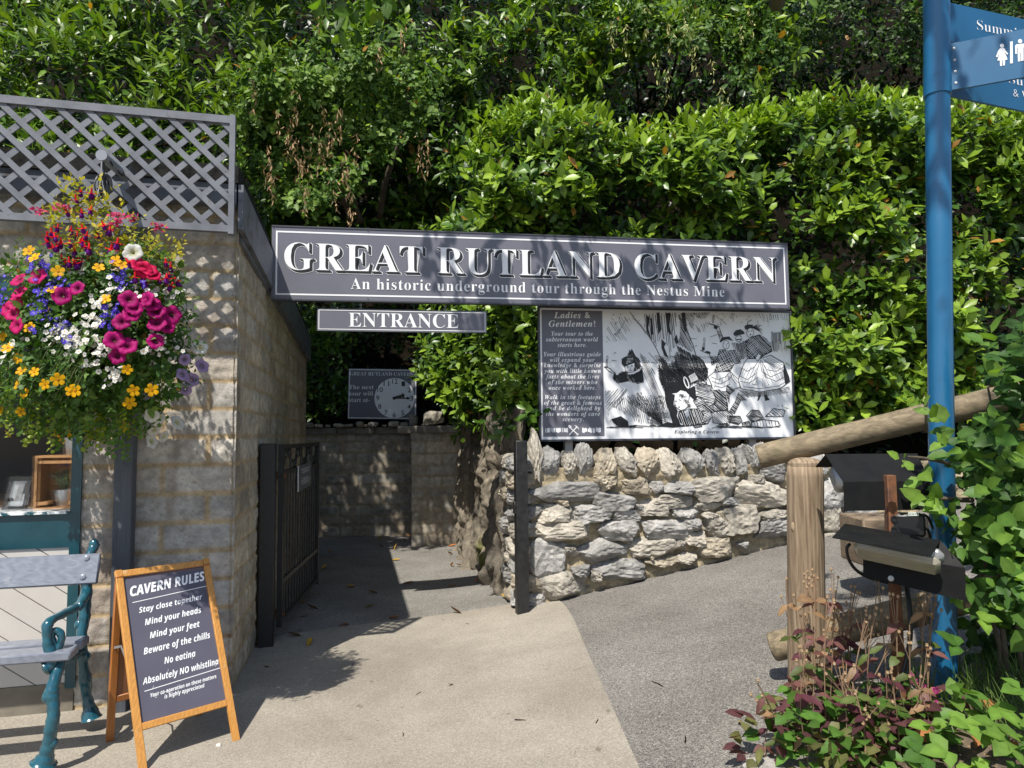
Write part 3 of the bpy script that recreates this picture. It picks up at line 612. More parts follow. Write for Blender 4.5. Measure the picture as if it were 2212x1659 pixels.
class Panel:
    def __init__(s, P, n, bl, br, tl):
        s.P, s.n = Vector(P), Vector(n).normalized(); s.O = onp(*bl, s.P, s.n); e = onp(*br, s.P, s.n) - s.O; s.W = e.length; s.e1 = e.normalized()
        s.e2 = s.n.cross(s.e1).normalized(); s.e2 = s.e2 if s.e2.z > 0 else -s.e2; s.H = (onp(*tl, s.P, s.n) - s.O).dot(s.e2)
        if s.n.dot(ORG - s.O) < 0: s.n = -s.n
    def pt(s, u, v, d=0): return s.O + s.e1 * u + s.e2 * v + s.n * d
    def uv(s, px, py): q = onp(px, py, s.P, s.n) - s.O; return q.dot(s.e1), q.dot(s.e2)
    def slab(s, mb, u0, v0, u1, v1, d0, d1): mb.hexa([s.pt(u0, v0, d0), s.pt(u1, v0, d0), s.pt(u1, v0, d1), s.pt(u0, v0, d1)], [s.pt(u0, v1, d0), s.pt(u1, v1, d0), s.pt(u1, v1, d1), s.pt(u0, v1, d1)])
    def quad(s, mb, u0, v0, u1, v1, d): mb.add([s.pt(u0, v0, d), s.pt(u1, v0, d), s.pt(u1, v1, d), s.pt(u0, v1, d)], [[0, 1, 2, 3]])
    def poly(s, mb, uvs, d): mb.add([s.pt(u, v, d) for u, v in uvs], [list(range(len(uvs)))])
    def line(s, mb, a, b, w, d):
        a, b = Vector(a), Vector(b); t = (b - a)
        if t.length < 1e-6: return
        t.normalize(); q = Vector((-t.y, t.x)) * (w / 2); s.poly(mb, [a - q, b - q, b + q, a + q], d)
    def border(s, mb, m, w, d, u0=0, u1=None):
        u1 = s.W if u1 is None else u1
        for q in ((u0 + m, m, u1 - m, m + w), (u0 + m, s.H - m - w, u1 - m, s.H - m), (u0 + m, m + w, u0 + m + w, s.H - m - w), (u1 - m - w, m + w, u1 - m, s.H - m - w)): s.quad(mb, *q, d)
    def text(s, mb, txt, a, b, cap, style='bold', d=.002, offset=0.0, space=1.0, shift=(0, 0), shear=0.0):
        V, F = textmesh(txt, style, offset, space); Vr, _ = textmesh(txt, style, 0.0, space)
        x0, x1 = Vr[:, 0].min(), Vr[:, 0].max(); a, b = Vector(a), Vector(b); w = (b - a).length; t = (b - a).normalized(); q = Vector((-t.y, t.x))
        sx = w / (x1 - x0); sy = cap / caph(style)
        out = []
        for x, y in V: r = a + t * ((x - x0) * sx + shear * y * sy) + q * (y * sy) + Vector(shift); out.append(s.pt(r.x, r.y, d))
        mb.add(out, F)
    def ptext(s, mb, txt, ax, bx, cappx, **k):   # anchors in photo pixels: baseline start, baseline end
        a, b = s.uv(*ax), s.uv(*bx); c0 = s.uv(ax[0], ax[1] - cappx); s.text(mb, txt, a, b, c0[1] - a[1], **k)

# ------------------------------------------------------------------ main sign
SGN = Vector((.169, -1, 0)).normalized(); SGP = at(586, 570, 5.78)
c4 = crop(1000, 850, .5123); c6 = crop(2000, 850, .5425)
S = Panel(SGP, SGN, c4(115, 618), c6(2001, 652), c4(110, 68))
root = empty('cavern_sign', S.pt(S.W / 2, 0), 'long slate grey fascia sign reading GREAT RUTLAND CAVERN spanning the entrance', 'sign')
mb = MB(); S.slab(mb, 0, 0, S.W, S.H, -.05, 0); mb.build('board', M_SIGN, root)
mb = MB(); S.slab(mb, .0, -.012, S.W, -.001, -.06, .006); S.slab(mb, 0, S.H + .001, S.W, S.H + .012, -.06, .006); mb.build('edge_trim', M_SIGNDK, root)
mb = MB(); bm_ = S.H * .045; S.border(mb, S.H * .055, S.H * .022, .002); mb.build('border_line', M_WHITE, root)
a_, b_ = S.uv(*c4(212, 393)), S.uv(*c6(1902, 466)); a_, b_ = Vector(a_), Vector(b_)
cap_ = S.uv(*c4(700, 190))[1] - S.uv(*c4(700, 395))[1]
a_.y = b_.y = (a_.y + b_.y) / 2
wh = MB(); bk = MB(); wo = MB()
T_ = 'GREAT RUTLAND CAVERN'; sh = S.H * .042
S.text(wh, T_, a_, b_, cap_, d=.007, space=1.03, offset=-.009)
for k in range(1, 6): S.text(bk, T_, a_, b_, cap_, d=.0058 - .0003 * k, shift=(sh * k / 5 * .8, -sh * k / 5 * .7), space=1.03, offset=.004)
S.text(wo, T_, a_, b_, cap_, d=.0030, shift=(sh * .8, -sh * .7), offset=.018, space=1.03)
S.text(wo, T_, a_, b_, cap_, d=.0033, shift=(sh * .4, -sh * .35), offset=.018, space=1.03)
a2, b2 = Vector(S.uv(*c4(722, 545))), Vector(S.uv(*c6(1530, 570))); cap2 = S.uv(*c4(760, 462))[1] - S.uv(*c4(760, 545))[1]; a2.y = b2.y = (a2.y + b2.y) / 2
S.text(wh, 'An historic underground tour through the Nestus Mine', a2, b2, cap2, d=.004, offset=-.006, space=1.1)
wo.build('lettering_outline', M_WHITE, root); bk.build('lettering_shadow', M_BLACK, root); wh.build('lettering', M_WHITE, root)
for k in range(7):
    for v in (.012, S.H - .012): mb = MB(); mb.lathe(S.pt(.015 + k * (S.W - .03) / 6, v, 0), [(.006, 0), (.006, .003)], 8, (S.e1, S.e2, S.n)); mb.build('screw', M_SIGNDK, root)
# ------------------------------------------------------------------ entrance sign
E_ = Panel(at(868, 690, 5.99), SGN, c4(465, 862), c4(1760, 880), c4(465, 690))
root = empty('entrance_sign', E_.pt(E_.W / 2, 0), 'narrow grey ENTRANCE sign hanging on hooks under the long fascia sign', 'sign')
mb = MB(); E_.slab(mb, 0, 0, E_.W, E_.H, -.02, 0); mb.build('board', M_SIGN, root)
mb = MB(); E_.border(mb, .012, .006, .002); mb.build('border_line', M_WHITE, root)
mb = MB(); E_.ptext(mb, 'ENTRANCE', c4(705, 832), c4(1545, 843), 107 * .5123 / 1.808, offset=-.006, d=.003); mb.build('lettering', M_WHITE, root)
for X in (798, 1445):
    u, v = E_.uv(*c4(X, 700)); mb = MB(); pts = []
    p = E_.pt(u, E_.H, -.01); q = Vector((p.x, p.y, S.pt(0, 0).z - .01))
    for j in range(4):
        c = p + (q - p) * ((j + .5) / 4); L = (q - p).length / 4 * .66; w = E_.e1 if j % 2 == 0 else E_.n
        mb.tube([c + w * (.008 * math.cos(t)) + UP * (L * math.sin(t)) for t in [k * math.pi / 5 for k in range(11)]], .0022, 5)
    mb.build('hook_chain', M_ALU, root)
# ------------------------------------------------------------------ clock board
K = Panel(at(825, 850, 11.45), Vector((.04, -1, 0)), c4(697, 1535), c4(1222, 1540), c4(697, 1150))
root = empty('clock_board', K.pt(K.W / 2, 0), 'square grey board with a white clock face standing on the back wall', 'sign')
mb = MB(); K.slab(mb, 0, 0, K.W, K.H, -.03, 0); mb.build('board', M_SIGN, root)
mb = MB(); K.border(mb, .012, .012, .003); mb.build('border_line', M_WHITE, root)
cc = Vector(K.uv(*c4(1057, 1376))); R_ = (K.uv(*c4(1210, 1376))[0] - K.uv(*c4(903, 1376))[0]) / 2
mb = MB(); K.poly(mb, [(cc.x + R_ * math.cos(t), cc.y + R_ * math.sin(t)) for t in [k * math.pi / 32 for k in range(64)]], .004)
face = mb.build('clock_face', M_WHITE, root)
for h in range(1, 13):
    mb = MB(); t = math.pi / 2 - h * math.pi / 6; w = .10 if h > 9 else .055; p = cc + Vector((math.cos(t), math.sin(t))) * (R_ * .84)
    if h in (6,): w = .055
    K.text(mb, str(h), (p.x - w / 2 * (R_ / .36), p.y - .045 * (R_ / .36)), (p.x + w / 2 * (R_ / .36), p.y - .045 * (R_ / .36)), .085 * (R_ / .36), style='sans', d=.006, offset=.006); mb.build('numeral', M_BLACK, face)
mb = MB()
for (tx, ty, w) in ((1180, 1377, .03), (1135, 1352, .06)):
    t = Vector(K.uv(*c4(tx, ty))); dr = (t - cc).normalized(); q = Vector((-dr.y, dr.x)); b = cc - dr * .03
    K.poly(mb, [b - q * w * .4, cc + (t - cc) * .75 - q * w * .35, cc + (t - cc) * .8 - q * w * .8, t, cc + (t - cc) * .8 + q * w * .8, cc + (t - cc) * .75 + q * w * .35, b + q * w * .4], .012 if w < .05 else .010)
mb.build('clock_hand', M_BLACK, face)
mb = MB(); K.ptext(mb, 'GREAT RUTLAND CAVERN', c4(716, 1203), c4(1203, 1208), 27 * .5123 / 1.808, offset=-.008, d=.004)
for s_, x0, x1, y in (('The next', 708, 898, 1308), ('tour will', 710, 893, 1357), ('start at-', 708, 868, 1406)): K.ptext(mb, s_, c4(x0, y), c4(x1, y), 32 * .5123 / 1.808, offset=-.004, d=.004)
mb.build('lettering', M_WHITE, root)
# ------------------------------------------------------------------ picture board
Q = Panel(at(1437, 810, 6.62), SGN, c6(205, 1603), c6(2033, 1583), c6(195, 645))
cl = crop(2080, 1190, .32538); cd = crop(2340, 1190, .35262)
root = empty('picture_board', Q.pt(Q.W / 2, 0), 'large board with a black and white cave engraving and a grey panel of text', 'information board')
mb = MB(); Q.slab(mb, 0, 0, Q.W, Q.H, -.03, 0); mb.build('backing_board', M_WHITE, root)
ug = Q.uv(*cl(850, 800))[0]; bu = .022
mb = MB(); Q.slab(mb, -.008, -.012, Q.W + .008, .006, -.035, .012); Q.slab(mb, -.008, Q.H - .006, Q.W + .008, Q.H + .012, -.035, .012); Q.slab(mb, -.010, .0061, .006, Q.H - .0061, -.035, .0115); Q.slab(mb, Q.W - .006, .0061, Q.W + .010, Q.H - .0061, -.035, .0115)
mb.build('frame', M_SIGNDK, root)
mb = MB(); Q.quad(mb, .024, .032, ug, Q.H - .024, .002); mb.build('text_panel', M_SIGN, root)
mb = MB()
for s_, x0, x1, y, cp in (('Ladies &', 258, 690, 162, 72), ('Gentlemen!', 195, 752, 265, 72), ('Your tour to the', 228, 723, 373, 50), ('subterranean world', 160, 787, 442, 50), ('starts here.', 300, 650, 508, 50), ('Your illustrious guide', 135, 818, 620, 50), ('will expand your', 208, 745, 687, 50), ('knowledge & surprise', 137, 818, 752, 50), ('you with little known', 137, 818, 820, 50), ('facts about the lives', 155, 800, 887, 50), ('of the miners who', 190, 775, 955, 50), ('once worked here.', 195, 765, 1022, 50), ('Walk in the footsteps', 150, 816, 1135, 50), ('of the great & famous', 137, 830, 1202, 50), ('and be delighted by', 160, 812, 1268, 50), ('the wonders of cave', 162, 808, 1335, 50), ('scenery.', 357, 615, 1400, 50)):
    Q.ptext(mb, s_, cl(x0, y), cl(x1, y), cp * .32538 / 1.808, style='bi', d=.004, space=1.12, offset=.004)
for (xa, xb) in ((155, 425), (565, 820)):
    r = random.Random(xa); n = 26; up = []; lo = []
    for k in range(n + 1):
        x = xa + (xb - xa) * k / n; t = min(1, 6 * k / n, 6 * (n - k) / n) if True else 1
        up.append(Q.uv(*cl(x, 1480 + r.uniform(-8, 10)))); lo.append(Q.uv(*cl(x, 1535 + r.uniform(-12, 6))))
    for k in range(n):
        if r.random() > .10: Q.poly(mb, [up[k], up[k + 1], lo[k + 1], lo[k]][::-1], .003)
ql = lambda a, b, w, d=.005: Q.line(mb, Q.uv(*cl(*a)), Q.uv(*cl(*b)), w * .32538 / 1.808 / FPX * 6.6, d)
ql((445, 1475), (545, 1560), 12); ql((440, 1562), (535, 1465), 12, .0055); ql((530, 1570), (552, 1550), 10); 
Q.poly(mb, [Q.uv(*cl(*p)) for p in ((425, 1450), (450, 1445), (468, 1465), (465, 1485), (450, 1490), (432, 1475))][::-1], .0058)
Q.poly(mb, [Q.uv(*cl(*p)) for p in ((498, 1448), (530, 1455), (552, 1480), (558, 1505), (540, 1480), (520, 1465))][::-1], .0059)
mb.build('lettering', M_WHITE, root)
# engraving: ink lines and blacks, white paper shapes above, finer ink above those
ink = MB(); pap = MB(); ink2 = MB(); PXM = .35262 / 1.808 / FPX * 6.7 * 1.4
dv = lambda p: Vector(Q.uv(*cd(*p)))
def blk(pts, mbx=None, d=.003): Q.poly(ink if mbx is None else mbx, [dv(p) for p in pts], d)
def ln(a, b, w=5, mbx=None, d=.0032): Q.line(ink if mbx is None else mbx, dv(a), dv(b), w * PXM, d)
def pl(pts, w=5, mbx=None, d=.0032, close=False):
    pts = list(pts) + ([pts[0]] if close else [])
    for i in range(len(pts) - 1): ln(pts[i], pts[i + 1], w, mbx, d)
def inpoly_spans(poly, o, t, q, off):
    xs_ = []
    for i in range(len(poly)):
        a = Vector(poly[i - 1]) - o; b = Vector(poly[i]) - o; da, db = a.dot(q) - off, b.dot(q) - off
        if (da < 0) != (db < 0): f = da / (da - db); xs_.append((a + (b - a) * f).dot(t))
    xs_.sort(); return list(zip(xs_[::2], xs_[1::2]))
hr = random.Random(3)
def hatch(poly, ang, sp=14, w=5, jit=.3, mbx=None, d=.0032, brk=.12):
    t = Vector((math.cos(math.radians(ang)), math.sin(math.radians(ang)))); q = Vector((-t.y, t.x)); o = Vector(poly[0])
    ds = [(Vector(p) - o).dot(q) for p in poly]; k = min(ds) + sp * .5
    while k < max(ds):
        for a, b in inpoly_spans(poly, o, t, q, k):
            L = b - a; a += hr.uniform(0, brk) * L; b -= hr.uniform(0, brk) * L
            if b - a > 6: ln(o + t * a + q * k, o + t * ((a + b) / 2) + q * (k + hr.uniform(-1, 1) * sp * .12), w * hr.uniform(.6, 1.2), mbx, d); ln(o + t * ((a + b) / 2) + q * k, o + t * b + q * (k + hr.uniform(-1, 1) * sp * .15), w * hr.uniform(.4, 1.0), mbx, d)
        k += sp * hr.uniform(1 - jit, 1 + jit)
def ell(c, rx, ry, a=0, n=18, t0=0, t1=360):
    a = math.radians(a); o = []
    for k in range(n):
        t = math.radians(t0 + (t1 - t0) * k / (n if t1 - t0 == 360 else n - 1)); x, y = rx * math.cos(t), ry * math.sin(t); o.append((c[0] + x * math.cos(a) - y * math.sin(a), c[1] + x * math.sin(a) + y * math.cos(a)))
    return o
cave = [(650, 600), (700, 575), (760, 650), (800, 640), (850, 520), (940, 560), (1000, 600), (1060, 560), (1130, 590), (1170, 660), (1210, 760), (1200, 850), (1180, 880), (1060, 880), (1000, 930), (900, 980), (790, 1000), (740, 1010), (720, 950), (700, 880), (660, 820), (645, 700)]
hatch(cave, 70, 11, 6); hatch(cave, 10, 15, 5); hatch([(650, 700), (1210, 700), (1200, 850), (1060, 880), (900, 980), (740, 1010), (660, 820)], 40, 12, 8)
blk([(720, 950), (790, 860), (900, 850), (1000, 930), (1050, 900), (1110, 1000), (1060, 1060), (1000, 1010), (940, 960), (880, 985), (830, 1020), (825, 1110), (870, 1170), (860, 1230), (900, 1330), (820, 1340), (780, 1200), (740, 1080)])
for p in ([(520, 110), (560, 150), (545, 260), (575, 380), (525, 300)], [(640, 90), (668, 88), (690, 280), (655, 330), (640, 200)], [(740, 95), (790, 90), (780, 230), (800, 340), (760, 300)], [(860, 330), (880, 420), (850, 440), (830, 380)], [(690, 380), (740, 430), (720, 470), (770, 600), (720, 560), (690, 480)], [(915, 90), (950, 90), (975, 300), (945, 300), (920, 180)], [(565, 150), (590, 160), (600, 330), (575, 340)]): blk(p)
st_ = [(500, 90), (860, 85), (850, 300), (880, 440), (800, 520), (790, 640), (770, 500), (700, 380), (640, 480), (560, 370), (500, 250)]
hatch(st_, 84, 19, 5, .5); hatch([(870, 90), (960, 90), (1000, 330), (1060, 560), (940, 480), (870, 440), (895, 250)], 60, 12, 5)
hatch([(850, 440), (1060, 560), (1130, 590), (1040, 640), (900, 580)], 75, 12, 7); hatch([(950, 90), (1060, 90), (1050, 290), (1000, 230)], 60, 15, 4); hatch([(1030, 90), (1230, 85), (1180, 160), (1090, 150)], 62, 14, 4)
pl([(340, 80), (390, 150), (480, 250), (590, 410), (640, 500), (680, 590)], 5); pl([(370, 150), (440, 210), (520, 330)], 3); pl([(980, 300), (1040, 450), (1070, 560), (1150, 620), (1200, 720)], 6)
hatch([(440, 520), (500, 560), (560, 640), (640, 860), (700, 1000), (760, 1180), (640, 1100), (540, 900), (470, 700)], 66, 15, 4); hatch([(480, 1000), (720, 1000), (820, 1280), (700, 1330), (500, 1180)], 76, 17, 4)
hatch([(80, 1100), (340, 990), (470, 960), (560, 1160), (700, 1330), (430, 1330), (300, 1220)], 100, 18, 4); hatch([(60, 960), (200, 930), (330, 920), (260, 1060), (120, 1200), (60, 1180)], 130, 20, 4)
for k in range(16): ln((705, 1335), (330 + k * 22 + hr.uniform(-8, 8), 1010 + abs(k - 6) * 10), 3.5)
blk([(130, 1270), (240, 1235), (320, 1290), (330, 1360), (220, 1355), (160, 1310)], d=.0029); blk([(330, 1340), (420, 1330), (400, 1360), (340, 1362)]); blk([(640, 1350), (760, 1300), (900, 1330), (1010, 1345), (820, 1362)]); 
# miner on the left
hatch([(345, 460), (400, 560), (440, 600), (480, 700), (390, 745), (385, 600), (310, 570)], 62, 9, 8); blk([(250, 600), (300, 572), (380, 578), (400, 620), (385, 650), (280, 690), (250, 660)], d=.0035)
jk = [(230, 750), (290, 730), (330, 770), (390, 760), (480, 700), (500, 860), (430, 880), (290, 850), (210, 885), (150, 820), (160, 740), (200, 780)]; hatch(jk, 60, 11, 8); hatch(jk, 150, 15, 6)
blk([(240, 760), (300, 740), (320, 850), (230, 870)]); blk([(390, 780), (480, 720), (495, 840), (400, 860)])
Q.poly(pap, [dv(p) for p in ((285, 690), (330, 668), (385, 650), (392, 700), (375, 745), (320, 750), (290, 730))], .004); pl([(285, 690), (290, 730), (320, 750), (375, 745), (392, 700)], 4, ink2, .005)
for c in ((318, 690), (362, 680)): blk(ell(c, 7, 9), ink2, .005)
pl([(330, 725), (350, 732), (368, 722)], 5, ink2, .005); pl([(340, 690), (350, 712), (338, 714)], 3, ink2, .005); hatch([(305, 590), (380, 590), (380, 630), (300, 660)], 20, 12, 3, .3, pap, .004)
pl([(150, 760), (110, 740), (70, 700), (85, 690), (125, 710), (180, 770)], 5); pl([(75, 690), (80, 610), (92, 610), (88, 690)], 4); pl(ell((92, 590), 8, 20), 3, close=True); blk([(55, 685), (100, 685), (100, 698), (55, 698)])
# candle carriers at the right
pl([(1340, 385), (1310, 300), (1295, 250), (1325, 240), (1345, 300), (1375, 370)], 5); hatch([(1310, 290), (1345, 280), (1375, 370), (1335, 380)], 10, 11, 4); blk(ell((1292, 250), 24, 22)); pl([(1255, 205), (1262, 120), (1275, 120), (1270, 205)], 4); blk([(1215, 205), (1290, 225), (1285, 238), (1215, 215)])
blk([(1335, 405), (1362, 362), (1440, 352), (1485, 405), (1450, 395), (1420, 385), (1380, 395), (1345, 420)], d=.0035)
j1 = [(1330, 500), (1390, 490), (1420, 510), (1500, 500), (1560, 580), (1570, 650), (1500, 660), (1450, 740), (1270, 750), (1310, 640), (1240, 650), (1235, 580), (1300, 600)]; blk(j1); hatch(j1, 60, 17, 3.6, .5, pap, .004); hatch(j1, -25, 34, 3, .5, pap, .0041); hatch([(1240, 570), (1300, 600), (1310, 640), (1240, 680)], 30, 12, 4)
Q.poly(pap, [dv(p) for p in ell((1405, 445), 34, 46)], .0042); pl(ell((1405, 445), 34, 46), 4, ink2, .005, True)
for c in ((1392, 435), (1422, 432)): blk(ell(c, 5, 6), ink2, .005)
pl([(1407, 440), (1410, 456), (1403, 458)], 3, ink2, .005); blk(ell((1408, 470), 7, 3), ink2, .005)
pl([(1235, 600), (1220, 540), (1170, 530), (1120, 505)], 5); blk(ell((1205, 530), 32, 15, 15)); pl([(1150, 505), (1155, 425), (1170, 425), (1166, 505)], 4); blk([(1140, 470), (1162, 470), (1166, 510), (1140, 510)]); pl(ell((1166, 390), 9, 22), 3, close=True)
def skirt(pts, curves):
    Q.poly(pap, [dv(p) for p in pts], .0040); pl(pts, 5, ink2, .005, True)
    for c in curves: pl(c, 4, ink2, .005)
skirt([(1270, 750), (1205, 800), (1250, 900), (1230, 950), (1400, 965), (1560, 915), (1540, 830), (1450, 740)], [[(1240, 800), (1310, 830), (1400, 800), (1450, 745)], [(1250, 850), (1340, 880), (1440, 830), (1470, 780)], [(1450, 745), (1470, 820), (1520, 880)], [(1460, 745), (1500, 820), (1545, 870)], [(1300, 760), (1310, 830)], [(1280, 900), (1360, 920), (1450, 880)]])
bl = [(1485, 320), (1515, 285), (1565, 272), (1605, 300), (1612, 325), (1500, 348)]; blk(bl, d=.0035); Q.poly(pap, [dv(p) for p in ell((1545, 375), 34, 36)], .0042); pl(ell((1545, 375), 34, 36), 4, ink2, .005, True); blk([(1515, 385), (1545, 378), (1580, 385), (1565, 397), (1545, 390), (1525, 397)], ink2, .005)
for c in ((1532, 355), (1562, 353)): blk(ell(c, 5, 5), ink2, .005)
hatch([(1460, 420), (1620, 400), (1640, 600), (1570, 620), (1500, 500)], 80, 13, 6); hatch([(1500, 420), (1620, 410), (1620, 600), (1560, 600)], 20, 18, 4)
blk([(1608, 240), (1640, 222), (1700, 222), (1708, 255), (1690, 268), (1618, 278)], d=.0035)
for k in range(9): a = k * .25; pl([(1690, 250), (1740 + 6 * k, 230 + 9 * k), (1790 + hr.uniform(-20, 20), 215 + 14 * k)], 4)
pl([(1640, 225), (1650, 190), (1690, 170)], 5)
Q.poly(pap, [dv(p) for p in ell((1672, 310), 38, 52, 8)], .0042); pl(ell((1672, 310), 38, 52, 8), 4, ink2, .005, True)
for c in ((1655, 297), (1688, 293)): blk(ell(c, 6, 6), ink2, .005)
blk(ell((1674, 333), 8, 9), ink2, .005)
j2 = [(1620, 400), (1700, 350), (1780, 330), (1860, 380), (1900, 440), (1920, 520), (1840, 560), (1780, 600), (1640, 600), (1620, 480)]; blk(j2); hatch(j2, 45, 16, 3.6, .5, pap, .004); hatch([(1660, 380), (1780, 380), (1780, 580), (1650, 590)], -40, 22, 3, .4, pap, .0041)
hatch([(1900, 290), (2010, 290), (2010, 520), (1930, 540), (1900, 440)], 88, 11, 5, .3)
skirt([(1640, 600), (1600, 660), (1540, 830), (1570, 930), (1780, 968), (2000, 930), (2110, 850), (2040, 640), (1900, 560), (1780, 600)], [[(1570, 700), (1640, 740), (1720, 690), (1770, 610)], [(1555, 790), (1640, 830), (1740, 760), (1775, 640)], [(1560, 850), (1660, 870), (1760, 800)], [(1780, 610), (1800, 740), (1900, 800), (2040, 740)], [(1790, 610), (1850, 720), (1960, 740), (2040, 690)], [(1800, 650), (1840, 800), (1960, 850), (2060, 800)], [(1600, 910), (1780, 930), (1990, 900), (2090, 840)], [(1690, 880), (1740, 890)]])
blk([(2040, 640), (2100, 790), (2112, 850), (2060, 890), (2040, 760)], ink2, .0052); hatch([(1790, 600), (1900, 560), (2030, 640), (2040, 740), (1900, 680)], 30, 17, 4, .3, ink2, .0051)
Q.poly(pap, [dv(p) for p in ((1730, 590), (1760, 545), (1790, 560), (1770, 610), (1740, 620))], .0060); pl([(1730, 590), (1760, 545), (1790, 560), (1770, 610), (1740, 620)], 4, ink2, .0065, True)
for x in (1780, 1840): pl([(x - 12, 965), (x - 8, 1000)], 4); pl([(x + 14, 965), (x + 10, 1000)], 4); blk([(x - 14, 1000), (x + 14, 1000), (x + 50 * (1 if x > 1800 else -.2), 1055), (x - 30 * (0 if x > 1800 else 1), 1068)])
hatch([(1540, 940), (1780, 975), (2110, 900), (2110, 980), (1900, 1010), (1640, 1030)], 35, 13, 4); hatch([(1540, 940), (1780, 975), (1780, 1010), (1640, 1030)], -30, 15, 4)
# crawling figures
Q.poly(pap, [dv(p) for p in ell((965, 862), 30, 78, -20)], .004); pl(ell((965, 862), 30, 78, -20), 6, ink2, .005, True); blk(ell((965, 862), 14, 50, -20), ink2, .005); Q.poly(pap, [dv(p) for p in ((985, 790), (1060, 745), (1105, 830), (1015, 870))], .004); hatch([(985, 790), (1060, 745), (1105, 830), (1015, 870)], 60, 12, 3, .3, ink2, .005); pl([(985, 790), (1060, 745), (1105, 830), (1015, 870)], 5, ink2, .005, True)
hd = [(830, 1050), (835, 1000), (790, 985), (860, 975), (900, 945), (960, 960), (1000, 1000), (990, 1060), (1000, 1110), (950, 1160), (900, 1170), (845, 1130)]
Q.poly(pap, [dv(p) for p in hd], .004); pl(hd, 4, ink2, .005, True); blk(ell((850, 1070), 8, 8), ink2, .005); blk(ell((885, 1135), 10, 7), ink2, .005); pl([(840, 1100), (830, 1112), (850, 1118)], 4, ink2, .005); pl([(880, 1050), (905, 1065)], 5, ink2, .005)
for k in range(16): c = (900 + 7 * k + hr.uniform(-10, 10), 985 + 9 * k + hr.uniform(-25, 25)); pl(ell(c, 14, 9, hr.uniform(0, 180), 7), 3.5, ink2, .005)
b1 = [(870, 1180), (940, 1170), (1010, 1150), (1100, 1150), (1180, 1210), (1240, 1240), (1180, 1330), (1040, 1340), (960, 1350), (880, 1290)]; blk(b1); hatch(b1, 70, 18, 4, .5, pap, .004)
Q.poly(pap, [dv(p) for p in ((940, 1180), (985, 1160), (1000, 1220), (975, 1250))], .0042)
arm = [(1040, 1060), (1120, 1040), (1200, 1120), (1250, 1240), (1200, 1320), (1130, 1300), (1160, 1220), (1090, 1140)]; Q.poly(pap, [dv(p) for p in arm], .0043); hatch(arm, -20, 15, 7, .3, ink2, .005); pl(arm, 5, ink2, .005, True)
b2_ = [(1060, 900), (1140, 870), (1240, 900), (1290, 990), (1270, 1100), (1200, 1130), (1150, 1040), (1070, 1010)]; Q.poly(pap, [dv(p) for p in b2_], .0043); hatch(b2_, 15, 15, 7, .3, ink2, .005); pl(b2_, 5, ink2, .005, True)
for p in ([(1250, 950), (1330, 940), (1400, 990), (1425, 1100), (1430, 1165), (1300, 1180), (1250, 1130), (1290, 1060)], [(1410, 895), (1440, 900), (1505, 950), (1445, 1000), (1440, 1100), (1400, 980)], [(1540, 970), (1590, 1000), (1640, 1060), (1570, 1062), (1500, 1210), (1435, 1180), (1500, 1080)], [(1130, 1100), (1260, 1130), (1300, 1180), (1240, 1200), (1160, 1170)]): blk(p, ink2, .0048); hatch(p, 40, 17, 3.2, .5, pap, .0056)
for p, s_ in (([(1250, 1190), (1420, 1170), (1480, 1220), (1440, 1330), (1260, 1310)], 15), ([(1420, 1230), (1560, 1235), (1585, 1290), (1540, 1330), (1430, 1300)], 9), ([(1630, 1230), (1690, 1165), (1770, 1170), (1830, 1270), (1760, 1285), (1690, 1300)], 9), ([(1680, 1310), (1780, 1270), (1980, 1290), (2010, 1340), (1900, 1360), (1690, 1358)], 34), ([(1840, 1240), (1930, 1150), (2060, 1170), (2040, 1240)], 26), ([(1320, 1330), (1420, 1310), (1420, 1360), (1330, 1362)], 11), ([(1580, 1310), (1660, 1290), (1680, 1350), (1590, 1350)], 9), ([(1040, 1340), (1120, 1310), (1140, 1350), (1060, 1365)], 16)):
    pl(p, 5, close=True); hatch(p, hr.uniform(0, 80), s_, 5)
for poly_, ang_, sp_, w_ in (([(1290, 790), (1440, 760), (1450, 900), (1260, 930)], 100, 26, 3), ([(1560, 700), (1760, 640), (1760, 900), (1580, 900)], 115, 24, 3), ([(1790, 640), (2040, 700), (2080, 860), (1800, 920)], 65, 26, 3), ([(1300, 560), (1330, 640), (1250, 680), (1240, 600)], 20, 10, 4)): hatch(poly_, ang_, sp_, w_, .5, ink2, .0049, .3)
for poly_, ang_, sp_, w_ in (([(60, 250), (160, 120), (300, 110), (380, 200), (330, 400), (200, 430), (80, 420)], 58, 34, 3.2), ([(500, 1180), (760, 1190), (800, 1330), (560, 1350)], 20, 13, 4.5), ([(1060, 300), (1140, 180), (1230, 200), (1180, 330)], 70, 24, 3), ([(1760, 90), (2100, 90), (2100, 180), (1800, 200)], 78, 26, 3.2), ([(1250, 1330), (2010, 1350), (2010, 1370), (1250, 1370)], 5, 9, 5), ([(70, 1330), (700, 1340), (700, 1368), (70, 1368)], 3, 9, 5), ([(2010, 230), (2110, 220), (2110, 560), (2020, 560)], 86, 30, 3), ([(1120, 640), (1200, 700), (1210, 860), (1190, 900)], 60, 11, 5), ([(300, 1000), (460, 960), (520, 1150), (420, 1300), (250, 1200)], 55, 22, 3.4), ([(560, 1000), (720, 1020), (760, 1180), (640, 1200)], -15, 24, 3.2)): hatch(poly_, ang_, sp_, w_, .5, brk=.25)
for k in range(90):   # loose flecks over the cave ceiling and floor
    x, y = hr.uniform(60, 2100), hr.choice([hr.uniform(90, 230), hr.uniform(1080, 1340)])
    if 480 < x < 1000 or (1150 < x < 1780 and y > 700): continue
    a = hr.uniform(.6, 1.6); L = hr.uniform(12, 40); ln((x, y), (x + L * math.cos(a), y + L * math.sin(a)), 3.2)
